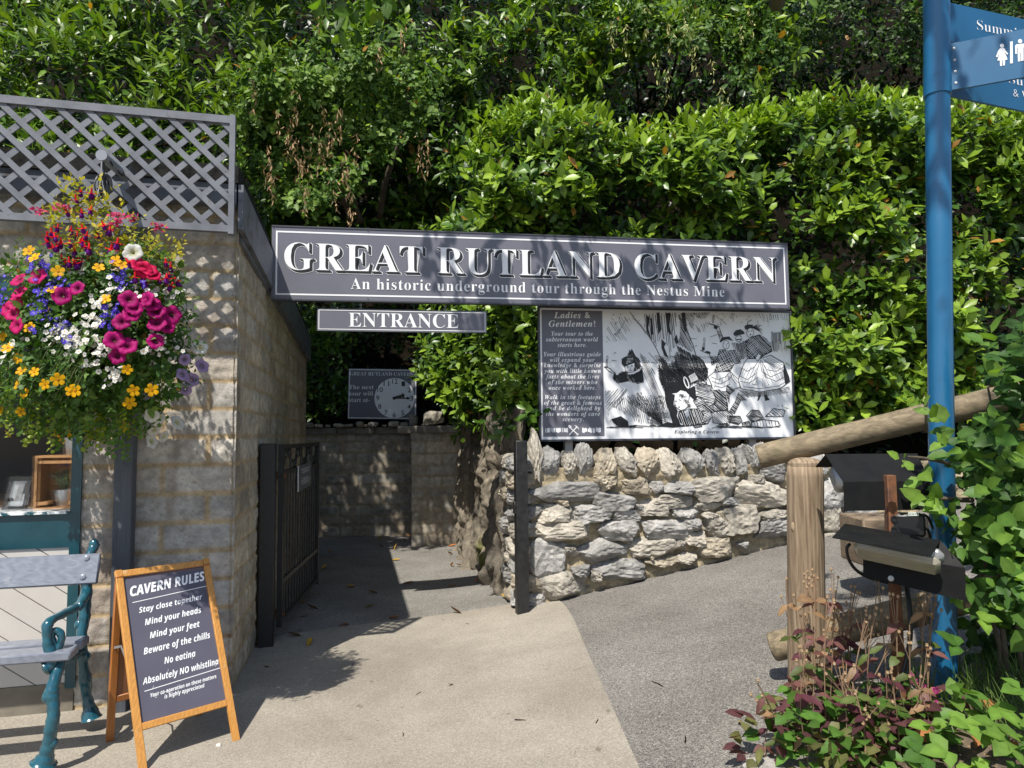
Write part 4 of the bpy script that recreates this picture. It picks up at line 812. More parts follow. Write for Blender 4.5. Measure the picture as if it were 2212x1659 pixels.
hatch([(160, 330), (240, 250), (300, 130), (290, 200), (220, 330), (250, 400)], 65, 13, 3.5); hatch([(1460, 90), (1500, 90), (1490, 190), (1450, 150)], 85, 15, 3.5); hatch([(1570, 570), (600, 560), (640, 640)], 20, 14, 3)
for a, b in (((1330, 150), (1410, 220)), ((1230, 360), (1310, 330)), ((1070, 230), (1120, 310)), ((1250, 425), (1305, 435)), ((1060, 465), (1085, 450)), ((1010, 375), (1080, 380)), ((160, 545), (190, 525)), ((140, 615), (195, 625)), ((550, 530), (650, 650)), ((580, 700), (620, 770)), ((575, 640), (640, 650))): ln(a, b, 3.5)
Q.ptext(ink, 'Exploring a Cavern.', cd(832, 1424), cd(1340, 1426), 36 * .35262 / 1.808, style='bi', d=.003, space=1.1)
pic = ink.build('engraving', M_BLACK, root); pap.build('engraving_highlight', M_WHITE, pic); ink2.build('engraving_detail', M_BLACK, pic)
M_PSTP = mat('mushroom_painted_post', (.36, .33, .31), None, 5, .6)
for X in (1231, 1630):
    u, v = Q.uv(X, 948); mb = MB(); Q.slab(mb, u - .035, -1.2, u + .035, Q.H * .9, -.105, -.036); mb.build('post', M_PSTP, root)
for pan, names in ((S, 'x'),):
    sgn_ = [o for o in bpy.data.objects if o.name == 'cavern_sign'][0]
    for X in (1231, 1630):
        mb = MB(); u, v = Q.uv(X, 948); p = Q.pt(u, Q.H * .9, -.07); su = (p - S.O).dot(S.e1)
        S.slab(mb, su - .03, .03, su + .03, S.H * .8, -.13, -.052); mb.build('support_batten', M_POSTG, sgn_)
    mb = MB(); u0 = .04; S.slab(mb, u0, .02, u0 + .06, S.H * .9, -.12, -.052)
    mb.build('support_batten', M_POSTG, sgn_)

# ================================================================== GATE
GD = Vector((1, .25, 0)).normalized(); GN = Vector((.25, -1, 0)).normalized()
pt_ = at(580, 958, 5.55)
gp = empty('gate_post', Vector((pt_.x, pt_.y, -.05)), 'black square timber gate post standing against the side of the block building', 'gate post')
mb = MB(); mb.box((pt_.x, pt_.y, (pt_.z - .2) / 2), .115, .115, pt_.z + .2, (GD, -GN, UP), .006); mb.build('post', M_BLKM, gp)
mb = MB(); a = Vector((pt_.x, pt_.y, 0)) + GD * .07 - GN * .07
for z in (1.29, .22): mb.tube([a + UP * (z - .03), a + UP * (z + .03)], .014, 8); mb.bar(a - GD * .05 + UP * z, a + GD * .06 + UP * z, .012, .03)
mb.build('hinge', M_RUST, gp)
pr_ = at(1124, 952, 6.03)
gp2 = empty('gate_post', Vector((pr_.x, pr_.y, .05)), 'black steel gate post at the end of the rubble wall', 'gate post')
mb = MB(); mb.box((pr_.x, pr_.y, pr_.z / 2), .10, .09, pr_.z, (GD, -GN, UP), .004); mb.build('post', M_BLKM, gp2)
mb = MB(); a = Vector((pr_.x, pr_.y, .0)) - GD * .056
mb.box(a + UP * .98, .02, .05, .10, (GD, -GN, UP), .004); mb.tube([a + UP * .98 + GN * .02 - GD * .02, a + UP * .98 - GN * .03 - GD * .02], .012, 8); mb.build('latch', M_BLKM, gp2)
g0, g1 = at(607, 961, 5.62), at(686, 957, 7.25); g0.z = g1.z = 1.535
gd = (g1 - g0); gd.z = 0; GL = gd.length; gd.normalize(); gn = Vector((gd.y, -gd.x, 0))
gate = empty('metal_gate', Vector((g0.x, g0.y, 0)), 'open black metal gate with vertical bars and a scroll panel along the passage wall', 'gate')
def G(u, z, d=0): return Vector((g0.x, g0.y, 0)) + gd * u + UP * z + gn * d
mb = MB()
zb = .16
for u in (.02, GL - .02): mb.bar(G(u, zb - .04), G(u, 1.535), .04, .04, gn)
for z in (1.515, 1.31, zb, .46): mb.bar(G(.04, z), G(GL - .04, z), .035, .03, gn)
mb.build('frame', M_BLKM, gate)
for k in range(13):
    u = .04 + (GL - .08) * (k + 1) / 14; mb = MB(); mb.tube([G(u, zb + .018), G(u, 1.295)], .0085, 8); mb.build('bar', M_BLKM, gate)
mb = MB()
for k in range(7):
    u = .12 + (GL - .24) * k / 6; s_ = 1 if k % 2 else -1
    for (du, zc, r_) in ((-.045 * s_, 1.455, .034), (.045 * s_, 1.368, .034)): mb.tube([G(u + du + r_ * math.cos(t), zc + r_ * math.sin(t)) for t in [j * math.pi / 8 for j in range(15)]], .010, 6)
    mb.tube(smoothpath([G(u - .075 * s_, 1.49), G(u - .02 * s_, 1.45), G(u + .02 * s_, 1.375), G(u + .075 * s_, 1.335)], 5), .010, 6)
    if k % 2: mb.tube([G(u, 1.33), G(u, 1.50)], .010, 6)
mb.build('scroll_panel', M_BLKM, gate)
na, nb = at(*c5(400, 405), 5.98), at(*c5(490, 388), 6.45)
plq = Panel(G(0, 0, .03), gn, c5(396, 592), c5(490, 545), c5(400, 405))
nroot = empty('gate_notice', plq.pt(plq.W / 2, 0), 'small grey notice plate with white text fixed to the bars of the black gate', 'notice')
mb = MB(); plq.slab(mb, 0, 0, plq.W, plq.H, -.006, 0); mb.build('plate', mat('notice_grey', (.10, .10, .105), None, 5, .5), nroot)
mb = MB(); plq.slab(mb, 0, 0, .012, plq.H, -.007, .002); mb.build('edge_strip', M_WHITE, nroot)
mb = MB(); r = random.Random(2); M_FAINT = mat('faded_lettering', (.45, .45, .45), None, 5, .6)
for k, v in enumerate((.80, .73, .66, .42, .35, .28, .21)):
    hw = r.uniform(.22, .36) * plq.W; x = plq.W * .52 - hw
    while x < plq.W * .52 + hw: L = r.uniform(.02, .05); plq.quad(mb, x, v * plq.H, min(x + L, plq.W * .9), v * plq.H + .009, .002); x += L + .009
mb.build('lettering', M_FAINT, nroot)

# ================================================================== TRELLIS, POST, BRACKET
TOFF = .36
T = Panel(fac(500, 480, TOFF), FN, c1(0, 1130) if False else (0, 476), (507, 503), (0, 212)) if False else None
c1 = crop(0, 300, .4973)
TP = fac(500, 480, TOFF); tr_t, tr_b = fac(*c1(1845, 318), TOFF), fac(*c1(1838, 1222), TOFF); tl_t, tl_b = fac(*c1(0, 155), TOFF), fac(*c1(0, 1130), TOFF)
ztop_, zbot_ = (tr_t.z + tl_t.z) / 2, (tr_b.z + tl_b.z) / 2
tre = empty('trellis_panel', Vector((tr_b.x, tr_b.y, zbot_)), 'grey painted diagonal lattice trellis panel above the shop front with a weathered frame', 'trellis')
def TQ(u, z, d=0): return Vector((tr_b.x, tr_b.y, 0)) + FD * u + UP * z + FN * d
mb = MB()
mb.hexa([TQ(-3.2, ztop_ - .045, -.02), TQ(-.032, ztop_ - .045, -.02), TQ(-.032, ztop_ - .045, .022), TQ(-3.2, ztop_ - .045, .022)], [TQ(-3.2, ztop_, -.02), TQ(-.032, ztop_, -.02), TQ(-.032, ztop_, .022), TQ(-3.2, ztop_, .022)])
mb.hexa([TQ(-3.2, zbot_, -.02), TQ(-.032, zbot_, -.02), TQ(-.032, zbot_, .022), TQ(-3.2, zbot_, .022)], [TQ(-3.2, zbot_ + .04, -.02), TQ(-.032, zbot_ + .04, -.02), TQ(-.032, zbot_ + .04, .022), TQ(-3.2, zbot_ + .04, .022)])
mb.hexa([TQ(-.0315, zbot_ - .012, -.024), TQ(0, zbot_ - .012, -.024), TQ(0, zbot_ - .012, .026), TQ(-.0315, zbot_ - .012, .026)], [TQ(-.0315, ztop_ + .006, -.024), TQ(0, ztop_ + .006, -.024), TQ(0, ztop_ + .006, .026), TQ(-.0315, ztop_ + .006, .026)])
mb.build('frame', M_GREYW, tre)
def slats(sgn, d):
    mb = MB(); t = Vector((math.cos(math.radians(44)), -sgn * math.sin(math.radians(44)))); q = Vector((-t.y, t.x)); hw = .0165; sp = .146
    k = -4.2
    while k < 1.0:
        o = Vector((k, ztop_ if sgn > 0 else zbot_)); L = 1.4
        pl_ = [o - q * hw - t * .3, o - q * hw + t * L, o + q * hw + t * L, o + q * hw - t * .3]
        pl_ = clip_poly([tuple(p) for p in pl_], -3.2, -.03, zbot_ + .012, ztop_ - .02)
        if len(pl_) > 2: mb.prism([TQ(x, z, d) for x, z in pl_], FN, .011)
        k += sp
    return mb
slats(1, .0135).build('lattice_slats', M_GREYW, tre); slats(-1, .001).build('lattice_slats', M_GREYW, tre)
for u in (-.6, -1.9):
    mb = MB(); mb.bar(TQ(u, zbot_ + .35, -.02), TQ(u, zbot_ + .35, -TOFF + .145), .045, .045); mb.build('strut', M_GREYW, tre)
# post in front of the wall
pz = .62
pa, pb = fac(247, 900, .13), fac(290, 900, .13)
vp = empty('veranda_post', Vector((pa.x, pa.y, 0)), 'dark grey square timber post in front of the block wall behind the flowers', 'post')
pc = (pa + pb) / 2 - FN * .055; wd = (pb - pa).length * .93
mb = MB(); mb.box((pc.x, pc.y, 1.46), wd, .10, 3.1, (FD, -FN, UP), .004); mb.build('shaft', M_POSTG, vp)
# bracket arm
wa = fac(297, 404, .03); AE = at(*c1(800, 618), 3.74)
arm_ = empty('basket_bracket', wa, 'grey tubular bracket arm poking out through the trellis with a coil of black cable', 'bracket')
M_GPIPE = mat('grey_painted_pipe', (.20, .215, .245), (.25, .265, .295), 7, .45)
mb = MB(); mb.tube([wa, wa + (AE - wa) * .5, AE], .026, 16); mb.build('arm', M_GPIPE, arm_)
mb = MB(); dA = (AE - wa).normalized(); mb.tube([AE - dA * .004, AE + dA * .008], .029, 20); mb.build('end_cap', M_GPIPE, arm_)
mb = MB(); mb.box(wa + FN * -.0 + UP * -.10, .09, .02, .42, (FD, -FN, UP), .003); mb.build('mounting_plate', M_GPIPE, arm_)
mb = MB(); cA = wa + (AE - wa) * .93 + UP * -.16
for k in range(12):
    a = k * 2.1; r_ = .03 + .012 * math.sin(k); pts = [cA + Vector((math.cos(a) * .008, math.sin(a) * .010, 0)) + (Vector((math.cos(a), math.sin(a), 0)) * (r_ * math.cos(t))) + UP * (.062 * math.sin(t) + .008 * math.sin(k * 3)) for t in [j * math.pi / 7 for j in range(15)]]
    mb.tube(pts, .0038, 5)
mb.tube(smoothpath([cA + UP * .05, wa + (AE - wa) * .94 + UP * .03, wa + (AE - wa) * .88 + UP * -.03 + FD * .03, wa + (AE - wa) * .8 + UP * .03, wa + (AE - wa) * .6 + UP * -.03 + FD * .02, wa + (AE - wa) * .3 + UP * .03, wa + UP * .05]), .0045, 6)
mb.build('cable_coil', M_PLASB, arm_)
# ================================================================== SANDWICH BOARD
cA = crop(300, 2300, .45208)
AC = Vector((-1.930, 3.9775, 0)); ATH = .806; AWD = .495
Aw = Vector((math.cos(ATH), math.sin(ATH), 0)); An = Vector((math.sin(ATH), -math.cos(ATH), 0))
FR, FL, BR_, BL_ = [AC + Aw * (AWD * s_) + (An * .431 if k_ else An * -.080) + UP * .008 for s_, k_ in ((.5, 1), (-.5, 1), (.5, 0), (-.5, 0))]
def apex(px, py, m):
    q = at(px, py, m.y); return Vector((m.x, m.y, q.z))
AR, AL = AC + Aw * (AWD * .5) + UP * .906, AC - Aw * (AWD * .5) + UP * .906
ab = empty('sandwich_board', (FR + FL + BR_ + BL_) / 4, 'orange wooden sandwich board with a grey panel of handwritten cavern rules on the pavement', 'sandwich board')
wdir = (FR - FL).normalized(); AWID = (FR - FL).length; fmid = (AR - FR); fup = fmid.normalized(); FLEN = fmid.length; fn = wdir.cross(fup).normalized()
if fn.dot(ORG - FR) < 0: fn = -fn
BLEN = (AR - BR_).length; bup = (AR - BR_).normalized(); bn = wdir.cross(bup).normalized(); bn = bn if bn.dot(fn) < 0 else -bn
def AF(u, v, d=0): return FL + wdir * u + fup * v + fn * d
def AB(u, v, d=0): return BL_ + wdir * u + bup * v + bn * d
pw = .036
def leg(fn_, name, u, m, n_):
    LN = FLEN - .002 if fn_ is AF else BLEN - .03; mb = MB(); a, b = fn_(u, 0, -.012), fn_(u, LN, -.012); mb.bar(a, b, pw, .024, n_, .003); return mb.build(name, m, ab)
PB, PT = .20 * FLEN, FLEN - .005
for (v, h) in ((PB, pw * .95), (PT - pw * .55, pw * .98)):
    ff = MB(); ff.box(AF(AWID / 2, v, -.012), AWID - 2 * pw, h, .0215, (wdir, fup, fn), .003); ff.build('rail', M_PINE, ab)
leg(AF, 'leg', pw / 2, M_PINE, fn); leg(AF, 'leg', AWID - pw / 2, M_PINE, fn); leg(AB, 'leg', pw / 2, M_PINED, bn); leg(AB, 'leg', AWID - pw / 2, M_PINED, bn)
mb = MB(); mb.box(AB(AWID / 2, PB + .02, -.012), AWID - 2 * pw, pw * .95, .0215, (wdir, bup, bn), .003); mb.build('rail', M_PINED, ab)
mb = MB(); mb.box(AF(AWID / 2, (PB + PT) / 2, -.017), AWID - 2 * pw + .006, PT - PB - pw, .006, (wdir, fup, fn)); pnl = mb.build('chalk_panel', M_CHALK, ab)
mb = MB(); mb.box(AB(AWID / 2, (PB + BLEN - .05) / 2, -.012), AWID - 2 * pw, BLEN - .05 - PB, .006, (wdir, bup, bn)); mb.build('back_panel', mat('brown_hardboard', (.20, .085, .035), (.26, .11, .05), 4, .6), ab)
mb = MB(); h0, h1 = AF(pw * .3, FLEN * .52, -.022), AB(pw * .3, BLEN * .55, -.022); md = (h0 + h1) / 2 + UP * .045
mb.bar(h0, md, .003, .012); mb.bar(md, h1, .003, .012); mb.build('stay', M_ALU, ab)
class PA(Panel):
    def __init__(s): s.P = AF(0, 0, -.0138); s.O = s.P; s.n = fn; s.e1 = wdir; s.e2 = fup; s.W = AWID; s.H = FLEN
A_ = PA(); lt = MB()
for s_, x0, y0, x1, y1, cp, of in (('CAVERN RULES', 846, 548, 1330, 442, 62, .012), ('Stay close together', 902, 655, 1312, 565, 36, .0), ('Mind your heads', 940, 735, 1305, 652, 40, .0), ('Mind your feet', 972, 820, 1296, 742, 40, .0), ('Beware of the chills', 932, 925, 1363, 815, 42, .0), ('No eating', 1066, 985, 1268, 935, 42, .0), ('Absolutely NO whistling', 926, 1120, 1418, 985, 42, .0), ('Your co-operation on these matters', 976, 1202, 1403, 1075, 26, -.004), ('is highly appreciated', 1066, 1210, 1326, 1135, 26, -.004)):
    c3_ = crop(0, 2000, .6027); A_.ptext(lt, s_, c3_(x0, y0), c3_(x1, y1), cp * .6027 / 1.808, style='si', d=.001, offset=of + .004, shear=.08)
for (x0, y0, x1, y1) in ((858, 588, 1338, 480), (936, 1163, 1425, 1011)): A_.line(lt, A_.uv(*c3_(x0, y0)), A_.uv(*c3_(x1, y1)), .0035, .001)
r = random.Random(4)
for k in range(9): x, y = r.uniform(.10, .20), r.uniform(.3, .45); A_.line(lt, (x, y), (x + r.uniform(-.012, .012), y + r.uniform(.006, .02)), .0012, .0008)
lt.build('lettering', M_WHITE, pnl)

# ================================================================== BENCH
c3 = crop(0, 2000, .6027)
YF, YR = 3.50, 4.0
def b3(x, y, Y): return at(*c3(x, y), Y)
foot_f, foot_r = b3(285, 1630, YF), b3(590, 1345, YR)
bench = empty('garden_bench', Vector((foot_f.x - .6, (YF + YR) / 2, 0)), 'bench with grey painted slats and teal cast iron ends by the shop window', 'bench')
bd = FD * -1      # to the left along the facade
def slat(p_top_end, L, h, th, axh, tht, name, over=.0):
    mb = MB(); a = p_top_end + FD * over; b = a + bd * L; c = (a + b) / 2 - axh * h / 2; mb.box(c, L, h, th, (FD, axh, tht), .006); return mb.build(name, M_BENCH, bench)
bt = b3(655, 268, 4.02); bb = b3(628, 465, 3.97); axb = (bt - bb); axb -= FD * axb.dot(FD); hb = axb.length; axb.normalize(); nb = FD.cross(axb)
bs = slat(bt, 1.6, hb, .03, axb, nb, 'back_slat')
for q in ((536, 420), (560, 297)):
    mb = MB(); p = b3(*q, 3.9); p = onp(*c3(*q), bt - FN * 0 + nb * (-.016 if nb.dot(FN) < 0 else .016), nb); mb.lathe(p, [(.017, 0), (.016, .004), (.009, .008)], 14, (FD, axb, nb if nb.dot(ORG - p) > 0 else -nb)); mb.build('bolt', M_BENCH, bs)
s1, s2 = b3(583, 800, 3.88), b3(515, 858, 3.66)
for s_, Y0 in ((s1, .115), (s2, .13)):
    mb = MB(); c = s_ + bd * .8 - UP * .02 + FN * (-.0 + Y0 / 2); mb.box(c, 1.6, Y0, .045, (FD, -FN, UP), .008); mb.build('seat_slat', M_BENCH, bench)
ce = empty('x', (0, 0, 0), 'x', 'x'); bpy.data.objects.remove(ce)
def branch(name, pts, rad, knots=(), n=10):
    mb = MB(); P = smoothpath([b3(*p) for p in pts], 6); R = list(np.interp(np.linspace(0, len(rad) - 1, len(P)), range(len(rad)), rad))
    for k, p in enumerate(P): pass
    R = [r_ * (.88 + .06 * math.sin(k * .45) + .03 * math.sin(k * 1.3)) for k, r_ in enumerate(R)]
    mb.tube(P, R, 14, wob=.05)
    for (i, dx, dz, s) in knots[::2]:
        s *= .78; dx *= 1.3
        p = P[min(i, len(P) - 1)]; mb.lathe(p + FD * dx + UP * dz, [(s * .15, -s * 1.2), (s * .55, -s * .9), (s * .85, -s * .4), (s * .9, 0), (s * .8, s * .45), (s * .5, s * .9), (s * .15, s * 1.15)], 14)
    return mb
L1 = branch('x', [(615, 205, 4.06), (600, 245, 4.04), (575, 300, 4.02), (560, 420, 3.99), (562, 520, 3.97), (552, 620, 3.96), (545, 700, 3.95), (530, 790, 3.93), (528, 900, 3.92), (540, 1000, 3.94), (552, 1090, 3.97), (562, 1190, 3.99), (580, 1270, 4.0), (592, 1340, 4.0)], [.030, .026, .028, .032, .034, .030, .034, .030, .032, .028, .036, .030, .036, .062], ((3, .0, .01, .036), (27, .02, 0, .03), (38, -.015, 0, .034), (62, .012, 0, .036), (50, .015, 0, .032)))
L1.build('rear_leg', M_IRON, bench)
L2 = branch('x', [(395, 950, 3.60), (370, 1030, 3.56), (345, 1120, 3.53), (335, 1180, 3.52), (345, 1250, 3.51), (345, 1330, 3.5), (330, 1420, 3.5), (315, 1500, 3.5), (300, 1570, 3.5), (282, 1630, 3.5)], [.030, .032, .034, .036, .034, .030, .036, .032, .036, .070], ((20, -.012, .005, .040), (35, .012, 0, .038), (42, .014, 0, .034)))
L2.build('front_leg', M_IRON, bench)
L3 = branch('x', [(560, 510, 3.97), (540, 560, 3.90), (500, 610, 3.82), (430, 650, 3.72), (350, 690, 3.60), (310, 730, 3.55), (305, 800, 3.54), (310, 870, 3.54), (335, 930, 3.55), (330, 980, 3.55), (300, 1010, 3.54)], [.030, .026, .023, .023, .025, .027, .024, .026, .03, .034, .040], ((12, .01, 0, .028), (26, -.01, .01, .03), (57, 0, 0, .042)))
L3.build('armrest', M_IRON, bench)
L4 = branch('x', [(330, 940, 3.56), (380, 870, 3.58), (400, 820, 3.58), (385, 780, 3.58), (350, 770, 3.57), (335, 800, 3.57), (348, 840, 3.57), (365, 870, 3.57)], [.026, .022, .02, .02, .02, .018, .016, .014])
L4.build('scroll', M_IRON, bench)
mb = MB(); mb.tube(smoothpath([b3(320, 1000, 3.55), b3(400, 965, 3.66), b3(470, 940, 3.80), b3(530, 905, 3.92)], 5), .022, 10, wob=.08); mb.build('seat_rail', M_IRON, bench)

# ================================================================== WINDOW DISPLAY
c8w = crop(0, 1600, .48222)
def sh(px, py, off): return fac(px, py, off)
M_FRB = mat('black_picture_frame', (.012, .012, .013), (.03, .03, .03), 10, .4)
pf = [fac(*c8w(*p), -.20) for p in ((10, 815), (205, 822), (262, 545), (78, 542))]
pfr = empty('framed_photo', (pf[0] + pf[1]) / 2, 'black framed photo of a round tower leaning beside the wooden crate in the shop window', 'picture frame')
def bil(P, u, v): return (P[0] * (1 - u) + P[1] * u) * (1 - v) + (P[3] * (1 - u) + P[2] * u) * v
mb = MB(); fr_ = .14
for (u0, v0, u1, v1) in ((0, 0, 1, .13), (0, .87, 1, 1), (0, .13, .17, .87), (.83, .13, 1, .87)): mb.prism([bil(pf, u0, v0), bil(pf, u1, v0), bil(pf, u1, v1), bil(pf, u0, v1)], FN, .025)
mb.build('frame', M_FRB, pfr)
mphoto = mat('old_photo_sky', (.55, .57, .58), (.42, .44, .45), 30, .3); mb = MB(); q_ = lambda u, v, d: bil(pf, u, v) + FN * d
mb.add([q_(.17, .13, -.012), q_(.83, .13, -.012), q_(.83, .87, -.012), q_(.17, .87, -.012)], [[0, 1, 2, 3]]); mb.build('photo', mphoto, pfr)
mb = MB(); mb.add([q_(.42, .28, -.0105), q_(.72, .28, -.0105), q_(.70, .78, -.0105), q_(.57, .81, -.0105), q_(.47, .78, -.0105)], [[0, 1, 2, 3, 4]]); mb.build('tower_picture', mat('old_photo_grey', (.30, .30, .30), (.2, .2, .2), 60, .4), pfr)
mb = MB(); mb.add([q_(.17, .26, -.009), q_(.42, .30, -.009), q_(.3, .38, -.009), q_(.17, .36, -.009)], [[0, 1, 2, 3]]); mb.add([q_(.68, .5, -.009), q_(.83, .5, -.009), q_(.83, .86, -.009), q_(.72, .8, -.009)], [[0, 1, 2, 3]]); mb.build('tree_picture', M_BLACK, pfr)
cr = empty('wooden_crate', fac(*c8w(430, 818), -.25), 'open pine crate standing on end in the shop window', 'crate')
ca, cb, ct = fac(*c8w(268, 818), -.16), fac(*c8w(590, 818), -.16), fac(*c8w(430, 372), -.16)
cw, ch = (cb - ca).length, ct.z - ca.z; cd_ = .22
def CQ(u, v, d): return ca + FD * u + UP * v - FN * d
mb = MB(); tk = .014
def cbox(u0, v0, d0, u1, v1, d1): mb.hexa([CQ(u0, v0, d0), CQ(u1, v0, d0), CQ(u1, v0, d1), CQ(u0, v0, d1)], [CQ(u0, v1, d0), CQ(u1, v1, d0), CQ(u1, v1, d1), CQ(u0, v1, d1)])
cbox(0, 0, 0, tk, ch, cd_); cbox(cw - tk, 0, 0, cw, ch, cd_); cbox(tk, ch - tk, 0, cw - tk, ch, cd_); cbox(tk, 0, 0, cw - tk, tk, cd_)
mb.build('sides', M_CRATE, cr); mb = MB(); cbox(tk, tk, cd_ - .01, cw - tk, ch - tk, cd_); mb.build('back_board', M_CRATE, cr)
mb = MB(); cbox(tk, ch - .05, .01, cw - tk, ch - .03, .03); cbox(tk, .03, .012, .075, .05, .2); cbox(cw - .03, .03, .012, cw - tk, .05, .2); mb.build('batten', M_CRATE, cr)
def bucket(name, base, r0, r1, h, lab):
    t = empty(name, base, lab, 'bucket'); mb = MB()
    mb.lathe(base, [(r0, 0), (r0 + (r1 - r0) * .2, h * .2), (r0 + (r1 - r0) * .22 + .001, h * .22), (r0 + (r1 - r0) * .8, h * .8), (r1, h), (r1 + .004, h), (r1 + .004, h + .005), (r1 - .003, h + .005), (r1 - .004, h * .9)], 28, capt=False); mb.build('pail', M_ZINC, t); return t
k8 = .48222 / 1.808 / FPX * 4.4
lb = CQ(cw * .66, tk + .001, .085); lav = bucket('lavender_bucket', lb, 55 * k8, 76 * k8, 128 * k8, 'small zinc bucket of grey green lavender inside the pine crate')
ub = CQ(cw * .86, ch + .001, .06); b2k = bucket('metal_bucket', ub, 44 * k8, 60 * k8, 135 * k8, 'empty zinc bucket standing on top of the pine crate')

# ================================================================== LOG FENCE
c8 = crop(2900, 1500, .5424)
fence = empty('log_fence', ground(1742, 1490), 'round timber log rail fence with a weathered knotty post beside the path', 'fence')
pb_, ptop = ground(1742, 1490), at(1738, 992, 3.47)
def logmesh(pts, rads, n=26, seed=0, amp=.04, groove=.0):
    P = [Vector(p) for p in pts]; N_ = len(P); V = []; t = (P[-1] - P[0]).normalized(); x = t.cross(UP if abs(t.z) < .9 else Vector((1, 0, 0))).normalized(); y = t.cross(x)
    for i, p in enumerate(P):
        for k in range(n):
            a = 2 * math.pi * k / n; r_ = rads[i] * (1 + amp * 2 * (float(fbm(math.cos(a) * 1.2 + seed, math.sin(a) * 1.2, i * .25, 3, 5)) - .5)); V.append(p + x * (r_ * math.cos(a)) + y * (r_ * math.sin(a)))
    F = [[i * n + k, i * n + (k + 1) % n, (i + 1) * n + (k + 1) % n, (i + 1) * n + k] for i in range(N_ - 1) for k in range(n)]
    return V, F, n, N_
def log(name, a, b, r0, r1, m, parent, seed, axis='x', dome=.0, seg=26):
    a, b = Vector(a), Vector(b); pts = [a + (b - a) * (k / (seg - 1)) for k in range(seg)]; rads = [r0 + (r1 - r0) * k / (seg - 1) for k in range(seg)]
    e = min(.012, r0 * .2); pts = [a + (b - a).normalized() * -.0] + [p for p in pts[0:]]; rads = [rads[0] * .93] + rads; pts[1] = a + (b - a).normalized() * e; rads[-1] *= .95
    V, F, n, N_ = logmesh(pts, rads, seed=seed); F2 = F + [[n - 1 - k for k in range(n)], [(N_ - 1) * n + k for k in range(n)]]
    mi = [0] * len(F) + [1, 1]
    return mkobj(name, V, F2, [m, M_LOGE], parent, False, mi=mi)
post = log('post', pb_ + UP * -.15, ptop - UP * .03, .089, .084, M_LOGP, fence, 3)
mb = MB(); kd = [( .0797, -.001), (.079, .014), (.066, .027), (.045, .036), (.02, .040)]; mb.lathe(ptop - UP * .031, kd, 26, capb=False); mb.build('post_top', M_LOGP, fence)
kn = onp(*c8(383, 1030), pb_ + Vector((0, -.086, 0)), Vector((0, -1, 0))); mb = MB(); mb.lathe(kn + Vector((0, .012, 0)), [(.022, 0), (.020, .008), (.012, .012), (.004, .013)], 18, (Vector((.8, 0, 0)), Vector((0, 0, 1.25)), Vector((0, -1, 0)))); mb.build('knot', M_LOGE, fence)
for f in post.data.polygons: f.use_smooth = len(f.vertices) == 4
M_LOGX = woodmat('round_log_rail', (.115, .09, .055), (.255, .20, .125), (1.6, 16, 16), .8, (.095, .10, .045), t3=(.55, .72), s3=4, bump=.5)
ra, rb_ = at(1637, 987, 3.60), at(2030, 893, 3.34); rdir = (rb_ - ra); rb2 = ra + rdir * 1.55
rr_ = .061
o = log('rail', ra, rb2, .060, .060, M_LOGX, fence, 5, seg=40)
la, lb_ = at(1668, 1398, 3.68), at(2012, 1310, 3.36); lb2 = la + (lb_ - la) * 1.5
o2 = log('rail', la, lb2, .072, .070, M_LOGX, fence, 9, seg=40)
for q in (o, o2):
    for f in q.data.polygons: f.use_smooth = len(f.vertices) == 4
ts = at(1890, 1130, 4.7)
mb = MB(); p = ts; mb.box((p.x + .05, p.y, p.z - .10), .42, .34, .30, None, .012); o = mb.build('timber_step', woodmat('weathered_timber', (.14, .10, .065), (.24, .18, .12), (2, 14, 14), .85, bump=.5)); tag(o, 'weathered timber block on the path behind the floodlights', 'timber step')

# ================================================================== FLOODLIGHTS ON A STAKE
sb = ground(1937, 1585); sy = sb.y
st_top = at(1932, 1026, sy); stand = empty('floodlight_stand', sb, 'pair of black hooded floodlights with a junction box on a rusty stake', 'floodlight')
mb = MB(); mb.box(((sb.x + st_top.x) / 2, sy, (sb.z - .1 + st_top.z) / 2), .037, .037, st_top.z - sb.z + .1, None, .003); mb.build('stake', M_RUST, stand)
def q8(x, y, Y): return at(*c8(x, y), Y)
def plates(mb, pts, th=.004):
    n = (pts[1] - pts[0]).cross(pts[2] - pts[0]); n.normalize(); n = n if n.dot(ORG - pts[0]) > 0 else -n; mb.prism(pts, n, th)
# lower light, facing the camera
Yp = sy - .03
v0, v1 = q8(870, 1385, Yp - .005), q8(1610, 1565, Yp - .19)
ex = (v1 - v0); ex.z *= 1.0; L_ = ex.length; exn = ex.normalized(); k_ = .5424 / 1.808 / FPX * Yp
v2 = q8(1605, 1325, Yp - .19); r1 = q8(1425, 1125, Yp - .10); f1 = q8(1357, 1236, Yp - .37)
r0 = q8(737, 1005, Yp + .10); f0 = q8(647, 1102, Yp - .17); v3 = q8(868, 1200, Yp + .0)
lo_ = MB(); plates(lo_, [v0, v1, v2, v3]); plates(lo_, [v3, v2, r1, r0]); plates(lo_, [r0, r1, f1, f0])
hood = lo_.build('floodlight_hood', M_HOOD, stand)
mb = MB(); a, b = q8(800, 1195, Yp - .06), q8(1440, 1330, Yp - .24); dl = (b - a).normalized(); dn = Vector((.12, -.75, -.65)).normalized(); dn -= dl * dn.dot(dl); dn.normalize(); du = dn.cross(dl); du = du if du.z > 0 else -du
mb.box((a + b) / 2 + du * .0 - dn * .045, (b - a).length, .08, .05, (dl, du, dn), .02); lampb = mb.build('lamp_housing', M_ALU, hood)
mb = MB(); mb.box((a + b) / 2 + du * .014 + dn * .004, (b - a).length * .97, .098, .035, (dl, du, dn), .03); mb.build('lens', M_LENS, hood)
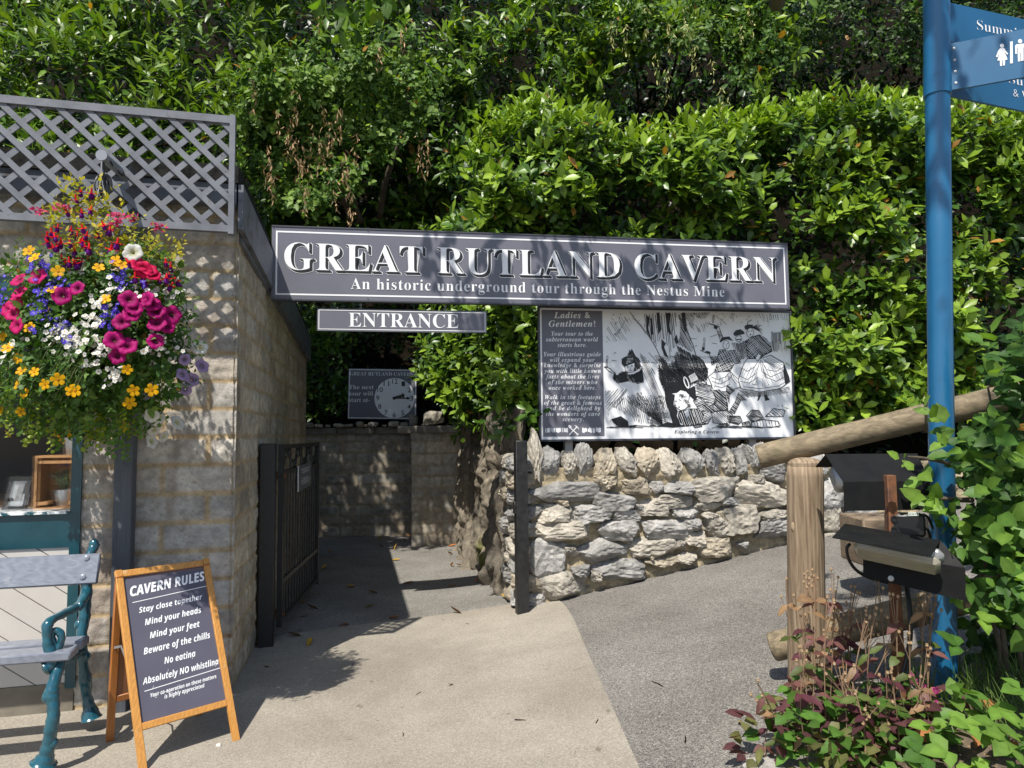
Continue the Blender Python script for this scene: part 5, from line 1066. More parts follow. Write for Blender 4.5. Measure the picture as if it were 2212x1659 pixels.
mb = MB(); p = onp(*c8(1070, 1400), v0, (v1 - v0).cross(v3 - v0)); nn = (v1 - v0).cross(v3 - v0).normalized(); nn = nn if nn.dot(ORG - p) > 0 else -nn
mb.lathe(p, [(.011, 0), (.011, .003), (.006, .004), (.006, .009)], 14, (exn, nn.cross(exn), nn)); mb.build('bolt', M_ALU, hood)
# upper light, facing away
Yu = sy + .02
u0, u1 = q8(735, 915, Yu), q8(1355, 905, Yu - .02); w0, w1 = q8(730, 705, Yu), q8(1350, 698, Yu - .02); g0_, g1_ = q8(600, 511, Yu + .16), q8(1262, 506, Yu + .14); h0, h1 = q8(528, 600, Yu + .30), q8(1190, 600, Yu + .30)
up_ = MB(); plates(up_, [u0, u1, w1, w0]); plates(up_, [w0, w1, g1_, g0_]); plates(up_, [g0_, g1_, h1, h0]); hood2 = up_.build('floodlight_hood', M_HOOD, stand)
mb = MB(); a, b = q8(660, 650, Yu + .14), q8(1290, 640, Yu + .14); dl = (b - a).normalized(); dn = Vector((-.1, .78, -.62)); dn -= dl * dn.dot(dl); dn.normalize(); du = dn.cross(dl); du = du if du.z > 0 else -du
mb.box((a + b) / 2 + dn * .02, (b - a).length, .12, .07, (dl, du, dn), .02); mb.build('lamp_housing', M_ALU, hood2)
mb = MB(); mb.box((a + b) / 2 + dn * .06, (b - a).length * .96, .11, .03, (dl, du, dn), .014); mb.build('lens', M_LENS, hood2)
jb0, jb1 = q8(1062, 1085, sy - .025), q8(1300, 915, sy - .025); jc = (jb0 + jb1) / 2 
jx = Vector((.96, -.28, 0)).normalized(); jy = Vector((-jx.y, jx.x, 0)); mb = MB(); mb.box(jc + jy * .03 + UP * -.01, abs(jb1.x - jb0.x), .075, abs(jb1.z - jb0.z), (jx, jy, UP), .010); jbx = mb.build('junction_box', M_PLASB, stand)
jf = Panel(jc - jy * .0085, -jy, c8(1062, 1085), c8(1300, 1085), c8(1062, 915))
mb = MB(); jf.quad(mb, *jf.uv(*c8(1195, 950)), *jf.uv(*c8(1268, 924)), .001) if False else None
u, v = jf.uv(*c8(1195, 950)); u2, v2_ = jf.uv(*c8(1268, 924)); jf.quad(mb, u, v, u2, v2_, .0015); mb.build('label_strip', mat('label_white', (.6, .66, .6), None, 5, .5), jbx)
mb = MB(); jf.text(mb, 'RC-09 C10', (u + .003, v + .004), (u2 - .003, v + .004), abs(v2_ - v) * .45, style='sans', d=.0022); mb.build('lettering', M_BLACK, jbx)
for cy in (970, 1050):
    mb = MB(); u, v = jf.uv(*c8(1092, cy)); mb.lathe(jf.pt(u, v, .0005), [(.013, 0), (.013, .006), (.009, .006), (.009, .001)], 18, (jf.e1, jf.e2, jf.n)); mb.build('cable_gland', M_PLASB, jbx)
def cable(pts, r_=.0065):
    mb = MB(); mb.tube(smoothpath([q8(*p) for p in pts], 6), r_, 8); mb.build('cable', M_PLASB, stand)
cable([(775, 1150, Yp + .0), (752, 1185, Yp), (765, 1260, Yp + .01), (810, 1330, Yp + .02), (880, 1380, Yp + .03), (960, 1410, Yp + .03), (1050, 1430, Yp + .03)])
cr_ = crop(2800, 2200, .5425)
qr = lambda x, y, Y: at(*cr_(x, y), Y)
mb = MB(); mb.tube(smoothpath([q8(1180, 1430, sy + .03), qr(1368, 180, sy + .02), qr(1385, 300, sy), qr(1395, 450, sy - .02), qr(1385, 600, sy - .02), qr(1350, 760, sy - .02), qr(1315, 900, sy - .02), qr(1285, 1060, sy - .02)], 6), .0095, 8); mb.build('cable', M_PLASB, stand)
cable([(1300, 940, sy), (1335, 960, sy + .01), (1360, 1010, sy + .03), (1370, 1040, sy + .05)], .006)
cable([(1300, 1040, sy), (1335, 1050, sy + .01), (1352, 1110, sy + .03)], .006)

# ================================================================== FINGER POST
pbse = ground(2040, 1511); PY = pbse.y
ptp = at(2022, -60, PY)
PAX = (ptp - pbse).normalized(); PAX = PAX / PAX.z
def pax(z): return Vector((pbse.x, PY, 0)) + Vector((PAX.x, PAX.y, 0)) * (z - pbse.z)
fpst = empty('finger_post', pbse, 'tall glossy blue pole carrying three blue direction blades', 'signpost')
mb = MB(); rp_ = .0515; z0 = pbse.z - .1; top = ptp.z + .3
zc = at(2026, 90, PY).z; zc2 = at(2026, 205, PY).z
mb.tube([pax(z0) + UP * z0, pax(top) + UP * top], rp_, 40); pole = mb.build('pole', M_BLUE, fpst)
c2 = crop(3300, 0, .42194)
def zat(y): return at(2030, y * .42194 / 1.808, PY).z
for za, zb2, rr in ((zat(640), zat(385), .0555), (zat(890), zat(615), .0575), (zat(400), top, .0548)):
    mb = MB(); mb.tube([pax(za) + UP * za, pax(zb2) + UP * zb2], rr, 40); col_ = mb.build('collar', M_BLUE, fpst)
def blade(tl, tr, bl, br, Yl, nrm, lab):
    P = at(*c2(*tl), Yl); B = Panel(P, nrm, c2(*bl), c2(*br), c2(*tl)); return B
bxc = pax(at(2026, 180, PY).z)
def mkblade(nrm, ztop, zbot, start, L, letter, label=None, rake=0.0):
    e1 = Vector((-nrm.y, nrm.x, 0)).normalized(); e1 = e1 if e1.x > 0 else -e1
    B = Panel.__new__(Panel); B.n = nrm.normalized(); B.e1 = e1; B.e2 = UP.copy(); B.W = L; B.H = ztop - zbot; B.O = bxc + e1 * start + UP * zbot; B.P = B.O
    mb = MB(); B.slab(mb, 0, 0, L, B.H, -.014, .0); bl = mb.build('blade', M_BLUEM, fpst)
    mb = MB(); B.slab(mb, 0, 0, .045, B.H, .0005, .004); mb.build('bracket_strip', M_BLUEM, bl)
    n_ = 4 if B.H > .12 else 2
    for k in range(n_):
        mb = MB(); mb.lathe(B.pt(.022, B.H * (k + .5) / n_, .004), [(.006, 0), (.006, .002), (.003, .003)], 12, (B.e1, B.e2, B.n)); mb.build('rivet', M_ALU, bl)
    mb = MB(); letter(B, mb); 
    if mb.v: mb.build('lettering', M_WHITE, bl)
    return B
# middle blade, swung towards the camera on its right
n_mid = Vector((-.42, -.91, 0)).normalized()
def tdir(n_): e = Vector((-n_.y, n_.x, 0)); return e if e.x > 0 else -e
def fit(n_, start): return bxc + tdir(n_) * start
def zpx(n_, start, x, y):   # height of crop point on the blade's plane
    return onp(*c2(x, y), fit(n_, start), n_)
def icons(B, mb):
    def bp(x, y): q = onp(*c2(x, y), B.O, B.n) - B.O; return q.dot(B.e1), q.dot(B.e2)
    def P_(pts): B.poly(mb, [bp(*p) for p in pts], .002)
    def disc(cx, cy, r_): P_([(cx + r_ * math.cos(t), cy - r_ * math.sin(t)) for t in [k * math.pi / 10 for k in range(20)]])
    disc(1455, 425, 19); P_([(1437, 448), (1475, 446), (1488, 470), (1512, 500), (1500, 508), (1478, 480), (1506, 552), (1484, 556), (1480, 607), (1463, 609), (1461, 558), (1455, 558), (1454, 611), (1437, 613), (1434, 560), (1410, 564), (1436, 484), (1412, 532), (1398, 528), (1420, 470)])
    P_([(1528, 388), (1553, 384), (1555, 586), (1530, 590)])
    disc(1622, 383, 19); P_([(1590, 412), (1655, 405), (1672, 425), (1675, 490), (1662, 492), (1660, 440), (1652, 440), (1655, 563), (1630, 566), (1628, 492), (1622, 493), (1624, 568), (1603, 572), (1598, 440), (1590, 442), (1592, 500), (1578, 502), (1576, 425)])
a_t, a_b = zpx(n_mid, .056, 985, 405), zpx(n_mid, .056, 985, 835)
mkblade(n_mid, a_t.z, a_b.z, .050, .62, icons)
n_up = Vector((.30, -.95, 0)).normalized()
b_t, b_b = zpx(n_up, .05, 1000, 30), zpx(n_up, .05, 1000, 390)
def word(txts):
    def f(B, mb):
        def bp(x, y): q = onp(*c2(x, y), B.O, B.n) - B.O; return q.dot(B.e1), q.dot(B.e2)
        for t_, a, b, cp in txts:
            a, b = bp(*a), bp(*b); c0 = bp(*cp); b = (b[0], a[1]); B.text(mb, t_, a, b, c0[1] - a[1], d=.002, offset=-.02)
    return f
def mk2(n_, zt_, zb_, lt): mkblade(n_, zt_, zb_, .050, .9, lt)
mk2(n_up, b_t.z, b_b.z, word([('Summit', (1220, 275), (1640, 345), (1220, 182))]))
n_lo = Vector((.34, -.94, 0)).normalized()
d_t, d_b = zpx(n_lo, .05, 1000, 640), zpx(n_lo, .05, 1000, 890)
mk2(n_lo, d_t.z + .03, d_b.z, word([('Sun', (1515, 768), (1720, 800), (1515, 690)), ('& W', (1555, 892), (1720, 910), (1555, 822))]))
# ================================================================== FOLIAGE
def nrm(a): return a / np.maximum(np.linalg.norm(a, axis=-1, keepdims=True), 1e-9)
PROF = {'laurel': (.72, 1.0, .06), 'long': (.70, .95, .05), 'beech': (1.0, .80, .05), 'round': (1.0, 1.0, .0), 'narrow': (.9, .8, .03)}
TRI = np.array([[0, 1, 2], [0, 2, 3], [1, 4, 5], [1, 5, 2], [2, 5, 6], [2, 6, 3], [4, 7, 5], [5, 7, 6]])
def leafgeo(P, D, Nn, L, W, prof='laurel', fold=.18, curl=.14, rg=rng):
    D = nrm(D); Nn = nrm(Nn - (Nn * D).sum(1, keepdims=True) * D); S_ = np.cross(D, Nn); n = len(P); L = np.broadcast_to(L, n)[:, None]; W = np.broadcast_to(W, n)[:, None] / 2
    w1, w2, _ = PROF[prof]; cv = curl * rg.uniform(.3, 1.6, (n, 1)); fd = fold * rg.uniform(.4, 1.6, (n, 1)); tw = rg.uniform(-.25, .25, (n, 1))
    M1 = P + D * .30 * L - Nn * cv * .10 * L; M2 = P + D * .66 * L - Nn * cv * .45 * L; T_ = P + D * L - Nn * cv * 1.05 * L + S_ * tw * .15 * L
    V = np.stack([P, M1 + S_ * W * w1 + Nn * fd * W, M1, M1 - S_ * W * w1 + Nn * fd * W, M2 + S_ * W * w2 + Nn * fd * W, M2, M2 - S_ * W * w2 + Nn * fd * W, T_], 1)
    return V.reshape(-1, 3), (TRI[None] + (np.arange(n) * 8)[:, None, None]).reshape(-1, 3)
def trimesh(name, V, F, m, parent=None, col=None, smooth=True, origin=None):
    off = np.array(wloc(parent)) if parent is not None else (np.array(origin) if origin is not None else np.array([(V[:, 0].min() + V[:, 0].max()) / 2, (V[:, 1].min() + V[:, 1].max()) / 2, V[:, 2].min()]))
    me = bpy.data.meshes.new(name); nv, nf = len(V), len(F)
    me.vertices.add(nv); me.vertices.foreach_set('co', (V - off).astype(np.float32).ravel())
    me.loops.add(nf * 3); me.loops.foreach_set('vertex_index', F.astype(np.int32).ravel())
    me.polygons.add(nf); me.polygons.foreach_set('loop_start', np.arange(nf, dtype=np.int32) * 3)
    if smooth: me.polygons.foreach_set('use_smooth', np.ones(nf, bool))
    me.materials.append(m)
    if col is not None:
        a = me.attributes.new('col', 'FLOAT_COLOR', 'POINT'); c = np.ones((nv, 4), np.float32); c[:, :3] = col; a.data.foreach_set('color', c.ravel())
    me.update(calc_edges=True); me.validate()
    o = bpy.data.objects.new(name, me); COL.objects.link(o)
    if parent is not None: o.parent = parent
    else: o.location = off
    return o
class Leaves:
    def __init__(s): s.V = []; s.F = []; s.C = []; s.n = 0
    def add(s, P, D, Nn, L, W, col, prof='laurel', **k):
        V, F = leafgeo(P, D, Nn, L, W, prof, **k); s.V.append(V); s.F.append(F + s.n); s.n += len(V); s.C.append((np.asarray(col)[:, None, :] * np.array([1.0, .93, 1.16, .93, .93, 1.16, .93, .95])[None, :, None]).reshape(-1, 3))
    def build(s, name, m, parent=None, **k): return trimesh(name, np.concatenate(s.V), np.concatenate(s.F), m, parent, np.concatenate(s.C), **k)
def inpoly(x, y, poly):
    r = np.zeros(len(x), bool); j = len(poly) - 1
    for i in range(len(poly)):
        xi, yi = poly[i]; xj, yj = poly[j]; c = ((yi > y) != (yj > y)) & (x < (xj - xi) * (y - yi) / (yj - yi + 1e-12) + xi); r ^= c; j = i
    return r
def atv(px, py, Y):
    k = np.array(CF)[None] + np.array(CR)[None] * ((px - IW / 2) / FPX)[:, None] - np.array(CU)[None] * ((py - IH / 2) / FPX)[:, None]
    return np.array(ORG)[None] + k * (Y / k[:, 1])[:, None]
def region(poly, n, Yf, thick, seed, bump=110.0, gap=.0, rg=rng):
    xs_ = [p[0] for p in poly]; ys_ = [p[1] for p in poly]; out = np.zeros((0, 3)); B = np.zeros(0)
    while len(out) < n:
        x = rg.uniform(min(xs_), max(xs_), n * 2); y = rg.uniform(min(ys_), max(ys_), n * 2); ok = inpoly(x, y, poly); x, y = x[ok], y[ok]
        b = fbm(x / bump, y / bump * 1.15, 0, 3, seed); g = fbm(x / (bump * .6), y / (bump * .6), 5, 3, seed + 9); ok = g > gap; x, y, b = x[ok], y[ok], b[ok]
        Y = Yf(x, y) + thick * (.5 - b) * 2.2 + rg.uniform(0, thick * .35, len(x)); out = np.concatenate([out, atv(x, y, Y)]); B = np.concatenate([B, b])
    return out[:n], B[:n]
def rand_dirs(n, base, jit, rg=rng): return nrm(np.array(base)[None] + rg.normal(0, jit, (n, 3)))
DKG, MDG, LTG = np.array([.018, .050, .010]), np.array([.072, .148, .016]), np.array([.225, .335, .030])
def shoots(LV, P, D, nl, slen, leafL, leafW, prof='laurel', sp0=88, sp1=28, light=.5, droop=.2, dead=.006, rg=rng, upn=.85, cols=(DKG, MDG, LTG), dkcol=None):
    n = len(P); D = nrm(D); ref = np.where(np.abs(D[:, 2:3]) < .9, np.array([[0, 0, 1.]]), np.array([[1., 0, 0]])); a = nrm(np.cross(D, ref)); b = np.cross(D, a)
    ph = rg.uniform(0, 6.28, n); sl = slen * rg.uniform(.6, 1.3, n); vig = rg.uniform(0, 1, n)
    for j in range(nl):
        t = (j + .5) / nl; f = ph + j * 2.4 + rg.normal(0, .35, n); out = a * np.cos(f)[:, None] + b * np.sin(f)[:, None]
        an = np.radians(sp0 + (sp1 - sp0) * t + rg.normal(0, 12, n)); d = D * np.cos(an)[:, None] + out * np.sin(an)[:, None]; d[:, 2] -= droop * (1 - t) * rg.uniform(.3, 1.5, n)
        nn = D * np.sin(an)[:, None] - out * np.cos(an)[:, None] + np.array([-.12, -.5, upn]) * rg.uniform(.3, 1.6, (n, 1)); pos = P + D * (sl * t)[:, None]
        age_shade = np.clip(light * (.25 + 1.0 * t) * (.35 + 1.1 * vig) + rg.normal(0, .10, n), 0, 1)[:, None]  # leaf age sets tone; low light values darken inner layers as painted shade
        c = np.where(age_shade < .4, cols[0] + (cols[1] - cols[0]) * age_shade / .4, cols[1] + (cols[2] - cols[1]) * (age_shade - .4) / .6) * rg.uniform(.8, 1.2, (n, 1))
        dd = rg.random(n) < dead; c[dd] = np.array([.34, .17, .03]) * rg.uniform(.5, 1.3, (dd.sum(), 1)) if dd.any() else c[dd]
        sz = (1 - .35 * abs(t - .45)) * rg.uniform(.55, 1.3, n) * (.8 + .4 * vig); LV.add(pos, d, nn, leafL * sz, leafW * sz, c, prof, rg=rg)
def stems(name, pairs, m, parent, r0=.03, r1=.008, seed=1, segs=6, wig=.12):
    r = random.Random(seed)
    for a, b in pairs:
        mb = MB(); a, b = Vector(a), Vector(b); L = (b - a).length; pts = [a + (b - a) * (k / segs) + Vector((r.uniform(-1, 1), r.uniform(-1, 1), r.uniform(-.3, .3))) * (wig * L * .25 * (0 if k in (0,) else 1)) for k in range(segs + 1)]
        mb.tube(smoothpath(pts, 3), list(np.linspace(r0, r1, segs * 3 + 1)), 7); mb.build(name, m, parent, smooth=True)
def plant(name, loc, label, cat, group=None): return empty(name, loc, label, cat, group)

M_TRUNK = mat('dark_bark', (.008, .0065, .005), (.018, .014, .010), 9, 1.0, spec=.05, bump=.6, bscale=30)
# --- clipped laurel hedge behind the signs
HP = [(975, 520), (990, 450), (1020, 350), (1060, 300), (1100, 285), (1150, 262), (1210, 285), (1290, 285), (1330, 320), (1420, 320), (1500, 292), (1560, 296), (1620, 285), (1700, 272), (1760, 250), (1800, 262), (1860, 245), (1960, 262), (2040, 255), (2120, 280), (2212, 285), (2330, 295), (2330, 930), (2100, 905), (1990, 890), (1900, 915), (1800, 925), (1735, 930), (1712, 890), (1704, 700), (1700, 560), (1690, 548), (1100, 530)]
def YH(x, y): X = (x - 1106) / 1534 * 6.7; return np.where(x < 1704, 6.68 + .169 * X, 6.92) + .05
hedge = plant('laurel_hedge', at(1700, 930, 7.1), 'clipped glossy laurel hedge rising behind the fascia sign and the picture board', 'hedge')
LV = Leaves()
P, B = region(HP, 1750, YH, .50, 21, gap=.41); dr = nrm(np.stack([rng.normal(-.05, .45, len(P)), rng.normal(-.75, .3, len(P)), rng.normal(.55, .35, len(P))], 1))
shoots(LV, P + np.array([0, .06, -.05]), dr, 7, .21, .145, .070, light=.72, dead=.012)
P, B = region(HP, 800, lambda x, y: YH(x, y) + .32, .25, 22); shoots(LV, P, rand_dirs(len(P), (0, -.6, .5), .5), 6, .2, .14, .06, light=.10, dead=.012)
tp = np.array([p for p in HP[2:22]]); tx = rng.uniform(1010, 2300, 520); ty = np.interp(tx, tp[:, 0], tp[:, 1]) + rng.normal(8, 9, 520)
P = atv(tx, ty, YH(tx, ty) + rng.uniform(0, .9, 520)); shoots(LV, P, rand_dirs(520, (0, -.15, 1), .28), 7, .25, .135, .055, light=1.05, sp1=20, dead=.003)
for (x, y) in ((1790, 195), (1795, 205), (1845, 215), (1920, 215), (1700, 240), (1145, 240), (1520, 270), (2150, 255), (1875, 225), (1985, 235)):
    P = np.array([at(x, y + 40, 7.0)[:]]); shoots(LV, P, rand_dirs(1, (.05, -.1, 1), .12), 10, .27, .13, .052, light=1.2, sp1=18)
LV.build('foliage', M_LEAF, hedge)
stems('stem', [(at(x, 935, 7.35), at(x + random.uniform(-60, 60), y, 7.3)) for x, y in ((1150, 380), (1300, 400), (1450, 420), (1600, 400), (1760, 400), (1900, 420), (2050, 420), (2180, 430), (1720, 620), (1850, 650), (2000, 640))], M_TWIG, hedge, .025, .008, 4)
# --- laurel bush over the rock face
lb_ = plant('laurel_bush', at(1040, 930, 7.6), 'laurel bush spilling over the rock face beside the picture board', 'bush')
LV = Leaves(); PB_ = [(915, 700), (925, 520), (1010, 480), (1180, 500), (1180, 900), (1150, 905), (1100, 900), (1050, 893), (985, 885), (935, 875), (912, 800)]
YB = lambda x, y: 8.7 - (x - 915) / 260 * 1.7
P, B = region(PB_, 620, YB, .22, 31, gap=.32); shoots(LV, P, np.stack([rng.normal(-.35, .4, len(P)), rng.normal(-.7, .3, len(P)), rng.normal(.5, .35, len(P))], 1), 7, .2, .145, .06, light=.62)
P, B = region(PB_, 420, lambda x, y: YB(x, y) + .35, .2, 32); shoots(LV, P, rand_dirs(len(P), (-.2, -.6, .4), .5), 6, .2, .14, .06, light=.2)
for k in range(26):
    P = np.array([at(rng.uniform(1060, 1165), rng.uniform(780, 880), 6.85 + rng.uniform(-.05, .2))[:]]); shoots(LV, P, rand_dirs(1, (.1, -.7, .5), .4), 7, .2, .12, .05, light=1.0)
for k in range(60):
    s_ = rng.uniform(0, 1); q_ = rkp(np.array([s_]))[0]; P = np.array([[q_[0] + rng.uniform(-.1, .25), q_[1], rng.uniform(1.62, 1.85)]]); shoots(LV, P, rand_dirs(1, (-.6, -.5, .1), .4), 7, .25, .145, .06, light=.5, droop=.5)
LV.build('foliage', M_LEAF, lb_); stems('stem', [(at(1000, 935, 8.6), at(1020, 700, 8.4)), (at(1120, 930, 7.5), at(1100, 650, 7.4)), (at(1060, 930, 8.0), at(1070, 620, 7.9))], M_TWIG, lb_, .03, .01, 8)
# --- shaded laurel left of the clock board
l2 = plant('laurel_bush', at(700, 912, 11.3), 'shaded dark laurel bush on the back wall between the building and the clock board', 'bush')
LV = Leaves(); P2 = [(600, 640), (770, 650), (755, 760), (740, 830), (735, 895), (690, 905), (600, 910)]
P, B = region(P2, 330, lambda x, y: 11.9 + 0 * x, .4, 41, gap=.3); shoots(LV, P, rand_dirs(len(P), (.3, -.6, .4), .5), 7, .25, .14, .06, light=.4)
P, B = region([(640, 640), (930, 640), (930, 740), (830, 745), (760, 760), (740, 900), (640, 900)], 300, lambda x, y: 12.7 + 0 * x, .5, 42); shoots(LV, P, rand_dirs(len(P), (0, -.6, .2), .6), 6, .25, .14, .06, light=.2)
LV.build('foliage', M_LEAF, l2); stems('stem', [(at(690, 910, 12.5), at(680, 700, 12.4)), (at(740, 910, 12.6), at(760, 680, 12.6))], M_TWIG, l2, .04, .012, 9)
# --- tall cherry laurel at the left above the shop roof
l3 = plant('cherry_laurel', at(260, 600, 9.7), 'tall bright cherry laurel with long upright shoots behind the trellis and roof', 'shrub')
LV = Leaves(); P3 = [(-120, -80), (600, -80), (640, 60), (600, 180), (545, 260), (530, 420), (-120, 440)]
Y3 = lambda x, y: 7.9 - .0006 * x + (300 - y) * .0012
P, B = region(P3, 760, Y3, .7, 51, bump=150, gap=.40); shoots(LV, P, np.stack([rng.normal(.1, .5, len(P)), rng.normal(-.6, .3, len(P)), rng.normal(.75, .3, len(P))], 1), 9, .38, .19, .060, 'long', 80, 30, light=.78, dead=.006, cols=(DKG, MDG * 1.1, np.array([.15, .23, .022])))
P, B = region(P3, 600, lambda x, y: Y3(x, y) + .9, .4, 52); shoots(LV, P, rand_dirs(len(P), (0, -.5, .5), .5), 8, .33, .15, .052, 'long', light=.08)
for (x, y) in ((140, 60), (180, 70), (90, 90), (120, 120), (480, 95), (560, 55), (600, 30), (470, 150), (440, 190), (60, 190), (130, 215), (300, 160), (380, 120), (250, 110), (200, 190), (330, 220), (420, 225), (530, 110), (280, 60), (400, 60), (30, 240), (520, 210), (90, 150), (230, 40)):
    P = np.array([at(x - 25, y + 40, 7.1 + rng.uniform(-.2, .3))[:]]); shoots(LV, P, rand_dirs(1, (.35, -.3, .8), .3), 11, .46, .19, .06, 'long', 78, 30, light=1.15, cols=(DKG, MDG * 1.1, np.array([.15, .23, .022])))
LV.build('foliage', M_LEAF, l3); stems('stem', [(Vector((-7.2 + .8 * k, 9.9, 1.4)), at(40 + 120 * k, 120 + 40 * (k % 3), 8.1)) for k in range(5)], M_TWIG, l3, .05, .012, 10)
# --- dark laurel in the middle, above the fascia sign's left half
l4 = plant('cherry_laurel', at(780, 900, 10.2), 'large shaded laurel with broad drooping leaves behind the laburnum, above the passage', 'shrub')
LV = Leaves(); P4 = [(500, 170), (1000, 150), (1120, 260), (1050, 320), (1000, 420), (985, 540), (560, 540), (520, 420)]
P, B = region(P4, 620, lambda x, y: 9.9 + 0 * x, .7, 61, gap=.42); shoots(LV, P, np.stack([rng.normal(0, .5, len(P)), rng.normal(-.7, .3, len(P)), rng.normal(.15, .4, len(P))], 1), 8, .32, .21, .074, light=.46, droop=.7, dead=.012)
P, B = region(P4, 700, lambda x, y: 10.7 + 0 * x, .4, 62); shoots(LV, P, rand_dirs(len(P), (0, -.6, .2), .5), 7, .3, .18, .066, light=.06, droop=.6)
LV.build('foliage', M_LEAF, l4); stems('stem', [(Vector((-2.6 + .9 * k, 13.6, 4.6)), at(620 + 110 * k, 280 + 30 * (k % 2), 9.1)) for k in range(4)], M_TWIG, l4, .06, .012, 12)
# --- upper middle and right shrubs
l5 = plant('cherry_laurel', at(1000, 700, 10.8), 'tall laurel with mixed sunlit leaves between the laburnum and the dark hollow', 'shrub')
LV = Leaves(); P5 = [(540, -80), (1340, -80), (1330, 120), (1260, 250), (1100, 270), (960, 290), (760, 330), (560, 260)]
P, B = region(P5, 720, lambda x, y: 9.2 - y * .0008, .7, 71, gap=.41); shoots(LV, P, np.stack([rng.normal(0, .5, len(P)), rng.normal(-.6, .3, len(P)), rng.normal(.5, .4, len(P))], 1), 8, .3, .18, .066, light=.62, droop=.4, dead=.012)
P, B = region(P5, 800, lambda x, y: 10.1 + 0 * x, .5, 72); shoots(LV, P, rand_dirs(len(P), (0, -.6, .3), .5), 7, .3, .14, .055, light=.07)
LV.build('foliage', M_LEAF, l5); stems('stem', [(Vector((-1.4 + .9 * k, 13.6, 4.6)), at(760 + 150 * k, 90 + 40 * (k % 2), 9.5)) for k in range(4)], M_TWIG, l5, .06, .014, 14)
l6 = plant('cherry_laurel', at(1480, 700, 9.6), 'laurel with dark hollow and bare trunks above the middle of the clipped hedge', 'shrub')
LV = Leaves(); P6 = [(1230, -80), (1760, -80), (1740, 60), (1690, 180), (1640, 250), (1590, 150), (1480, 120), (1390, 130), (1330, 240), (1260, 300), (1240, 120)]
P, B = region(P6, 560, lambda x, y: 8.8 + 0 * x, .5, 81, gap=.37); shoots(LV, P, np.stack([rng.normal(0, .5, len(P)), rng.normal(-.6, .3, len(P)), rng.normal(.5, .4, len(P))], 1), 8, .3, .18, .066, light=.75, dead=.012)
P, B = region([(1200, -80), (1800, -80), (1800, 320), (1200, 320)], 380, lambda x, y: 10.6 + 0 * x, .4, 82); shoots(LV, P, rand_dirs(len(P), (0, -.6, .2), .5), 7, .3, .14, .055, light=.1)
LV.build('foliage', M_LEAF, l6)
stems('trunk', [(Vector((.9, 9.5, 2.6)), at(1560, -60, 9.0)), (Vector((1.9, 9.6, 2.6)), at(1470, -40, 9.4)), (Vector((2.6, 9.4, 2.4)), at(1600, 100, 9.2)), (Vector((2.3, 9.8, 2.6)), at(1350, 60, 9.2))], M_TRUNK, l6, .035, .012, 16, wig=.06)
# --- dark beech at the top right
l7 = plant('beech_tree', at(2000, 700, 11.4), 'dark shaded beech with small leaves behind the blue pole', 'tree')
LV = Leaves(); P7 = [(1600, -80), (2400, -80), (2400, 280), (2100, 290), (1980, 150), (1860, 140), (1760, 190), (1660, 160)]
P, B = region(P7, 900, lambda x, y: 10.0 + 0 * x, .7, 91, gap=.42); shoots(LV, P, rand_dirs(len(P), (-.1, -.6, .1), .5), 9, .4, .075, .05, 'beech', 80, 40, light=.4, droop=.4, cols=(DKG * .8, MDG * .8, MDG * 1.4))
P, B = region([(1580, -80), (2420, -80), (2420, 330), (1580, 330)], 700, lambda x, y: 11.3 + 0 * x, .6, 92); shoots(LV, P, rand_dirs(len(P), (0, -.6, 0), .5), 8, .4, .09, .055, 'beech', light=.05, cols=(DKG * .6, MDG * .6, MDG))
LV.build('foliage', M_LEAF2, l7); stems('trunk', [(Vector((5.6, 12, 4)), at(2050, -200, 11.2))], M_TRUNK, l7, .13, .06, 18, wig=.1)
# --- laburnum with hanging seed pods
lab = plant('laburnum_tree', at(700, 800, 9.4), 'laburnum with small soft leaves and hanging brown seed pods beside the trellis', 'tree')
LV = Leaves(); PL = [(520, 160), (640, 110), (760, 120), (860, 60), (960, 120), (940, 260), (840, 330), (760, 430), (680, 470), (600, 440), (540, 380)]
P, B = region(PL, 900, lambda x, y: 7.7 + (x - 520) * .0012, .4, 101, gap=.38); shoots(LV, P, rand_dirs(len(P), (0, -.6, .1), .6), 8, .22, .085, .052, 'beech', 80, 40, light=.85, droop=.5, cols=(np.array([.04, .09, .02]), np.array([.09, .175, .035]), np.array([.19, .29, .055])))
P, B = region([(1240, -60), (1700, -60), (1680, 120), (1600, 200), (1560, 120), (1380, 90), (1250, 60)], 260, lambda x, y: 7.9 + 0 * x, .3, 103, gap=.42); shoots(LV, P, rand_dirs(len(P), (0, -.6, .0), .6), 8, .22, .06, .036, 'beech', 80, 40, light=.55, droop=.5, cols=(np.array([.04, .09, .02]), np.array([.09, .175, .035]), np.array([.19, .29, .055])))
LV.build('foliage', M_LEAF2, lab)
stems('stem', [(at(760, 480, 9.9), at(600, 180, 7.9)), (at(780, 480, 9.9), at(720, 140, 8.0)), (at(820, 470, 9.9), at(900, 80, 8.2))], M_TWIG, lab, .05, .012, 20)
pods = [(620, 290), (640, 310), (632, 270), (655, 330), (648, 350), (668, 365), (580, 330), (585, 360), (590, 385), (725, 400), (750, 380), (757, 430), (905, 300), (912, 330), (925, 320), (700, 245), (735, 250), (690, 320), (550, 185), (690, 15), (660, 420), (600, 250), (705, 310), (745, 340), (770, 300), (820, 100), (870, 60), (1420, 130), (1440, 165), (1350, 70), (1320, 60), (1480, 30), (1490, 70), (1500, 110), (1560, 200), (1565, 260), (1570, 230), (1535, 130), (1600, 60), (1620, 30), (1445, 60), (1395, 30), (640, 210), (715, 280), (675, 285)]
V_, F_, C_, nn_ = [], [], [], 0
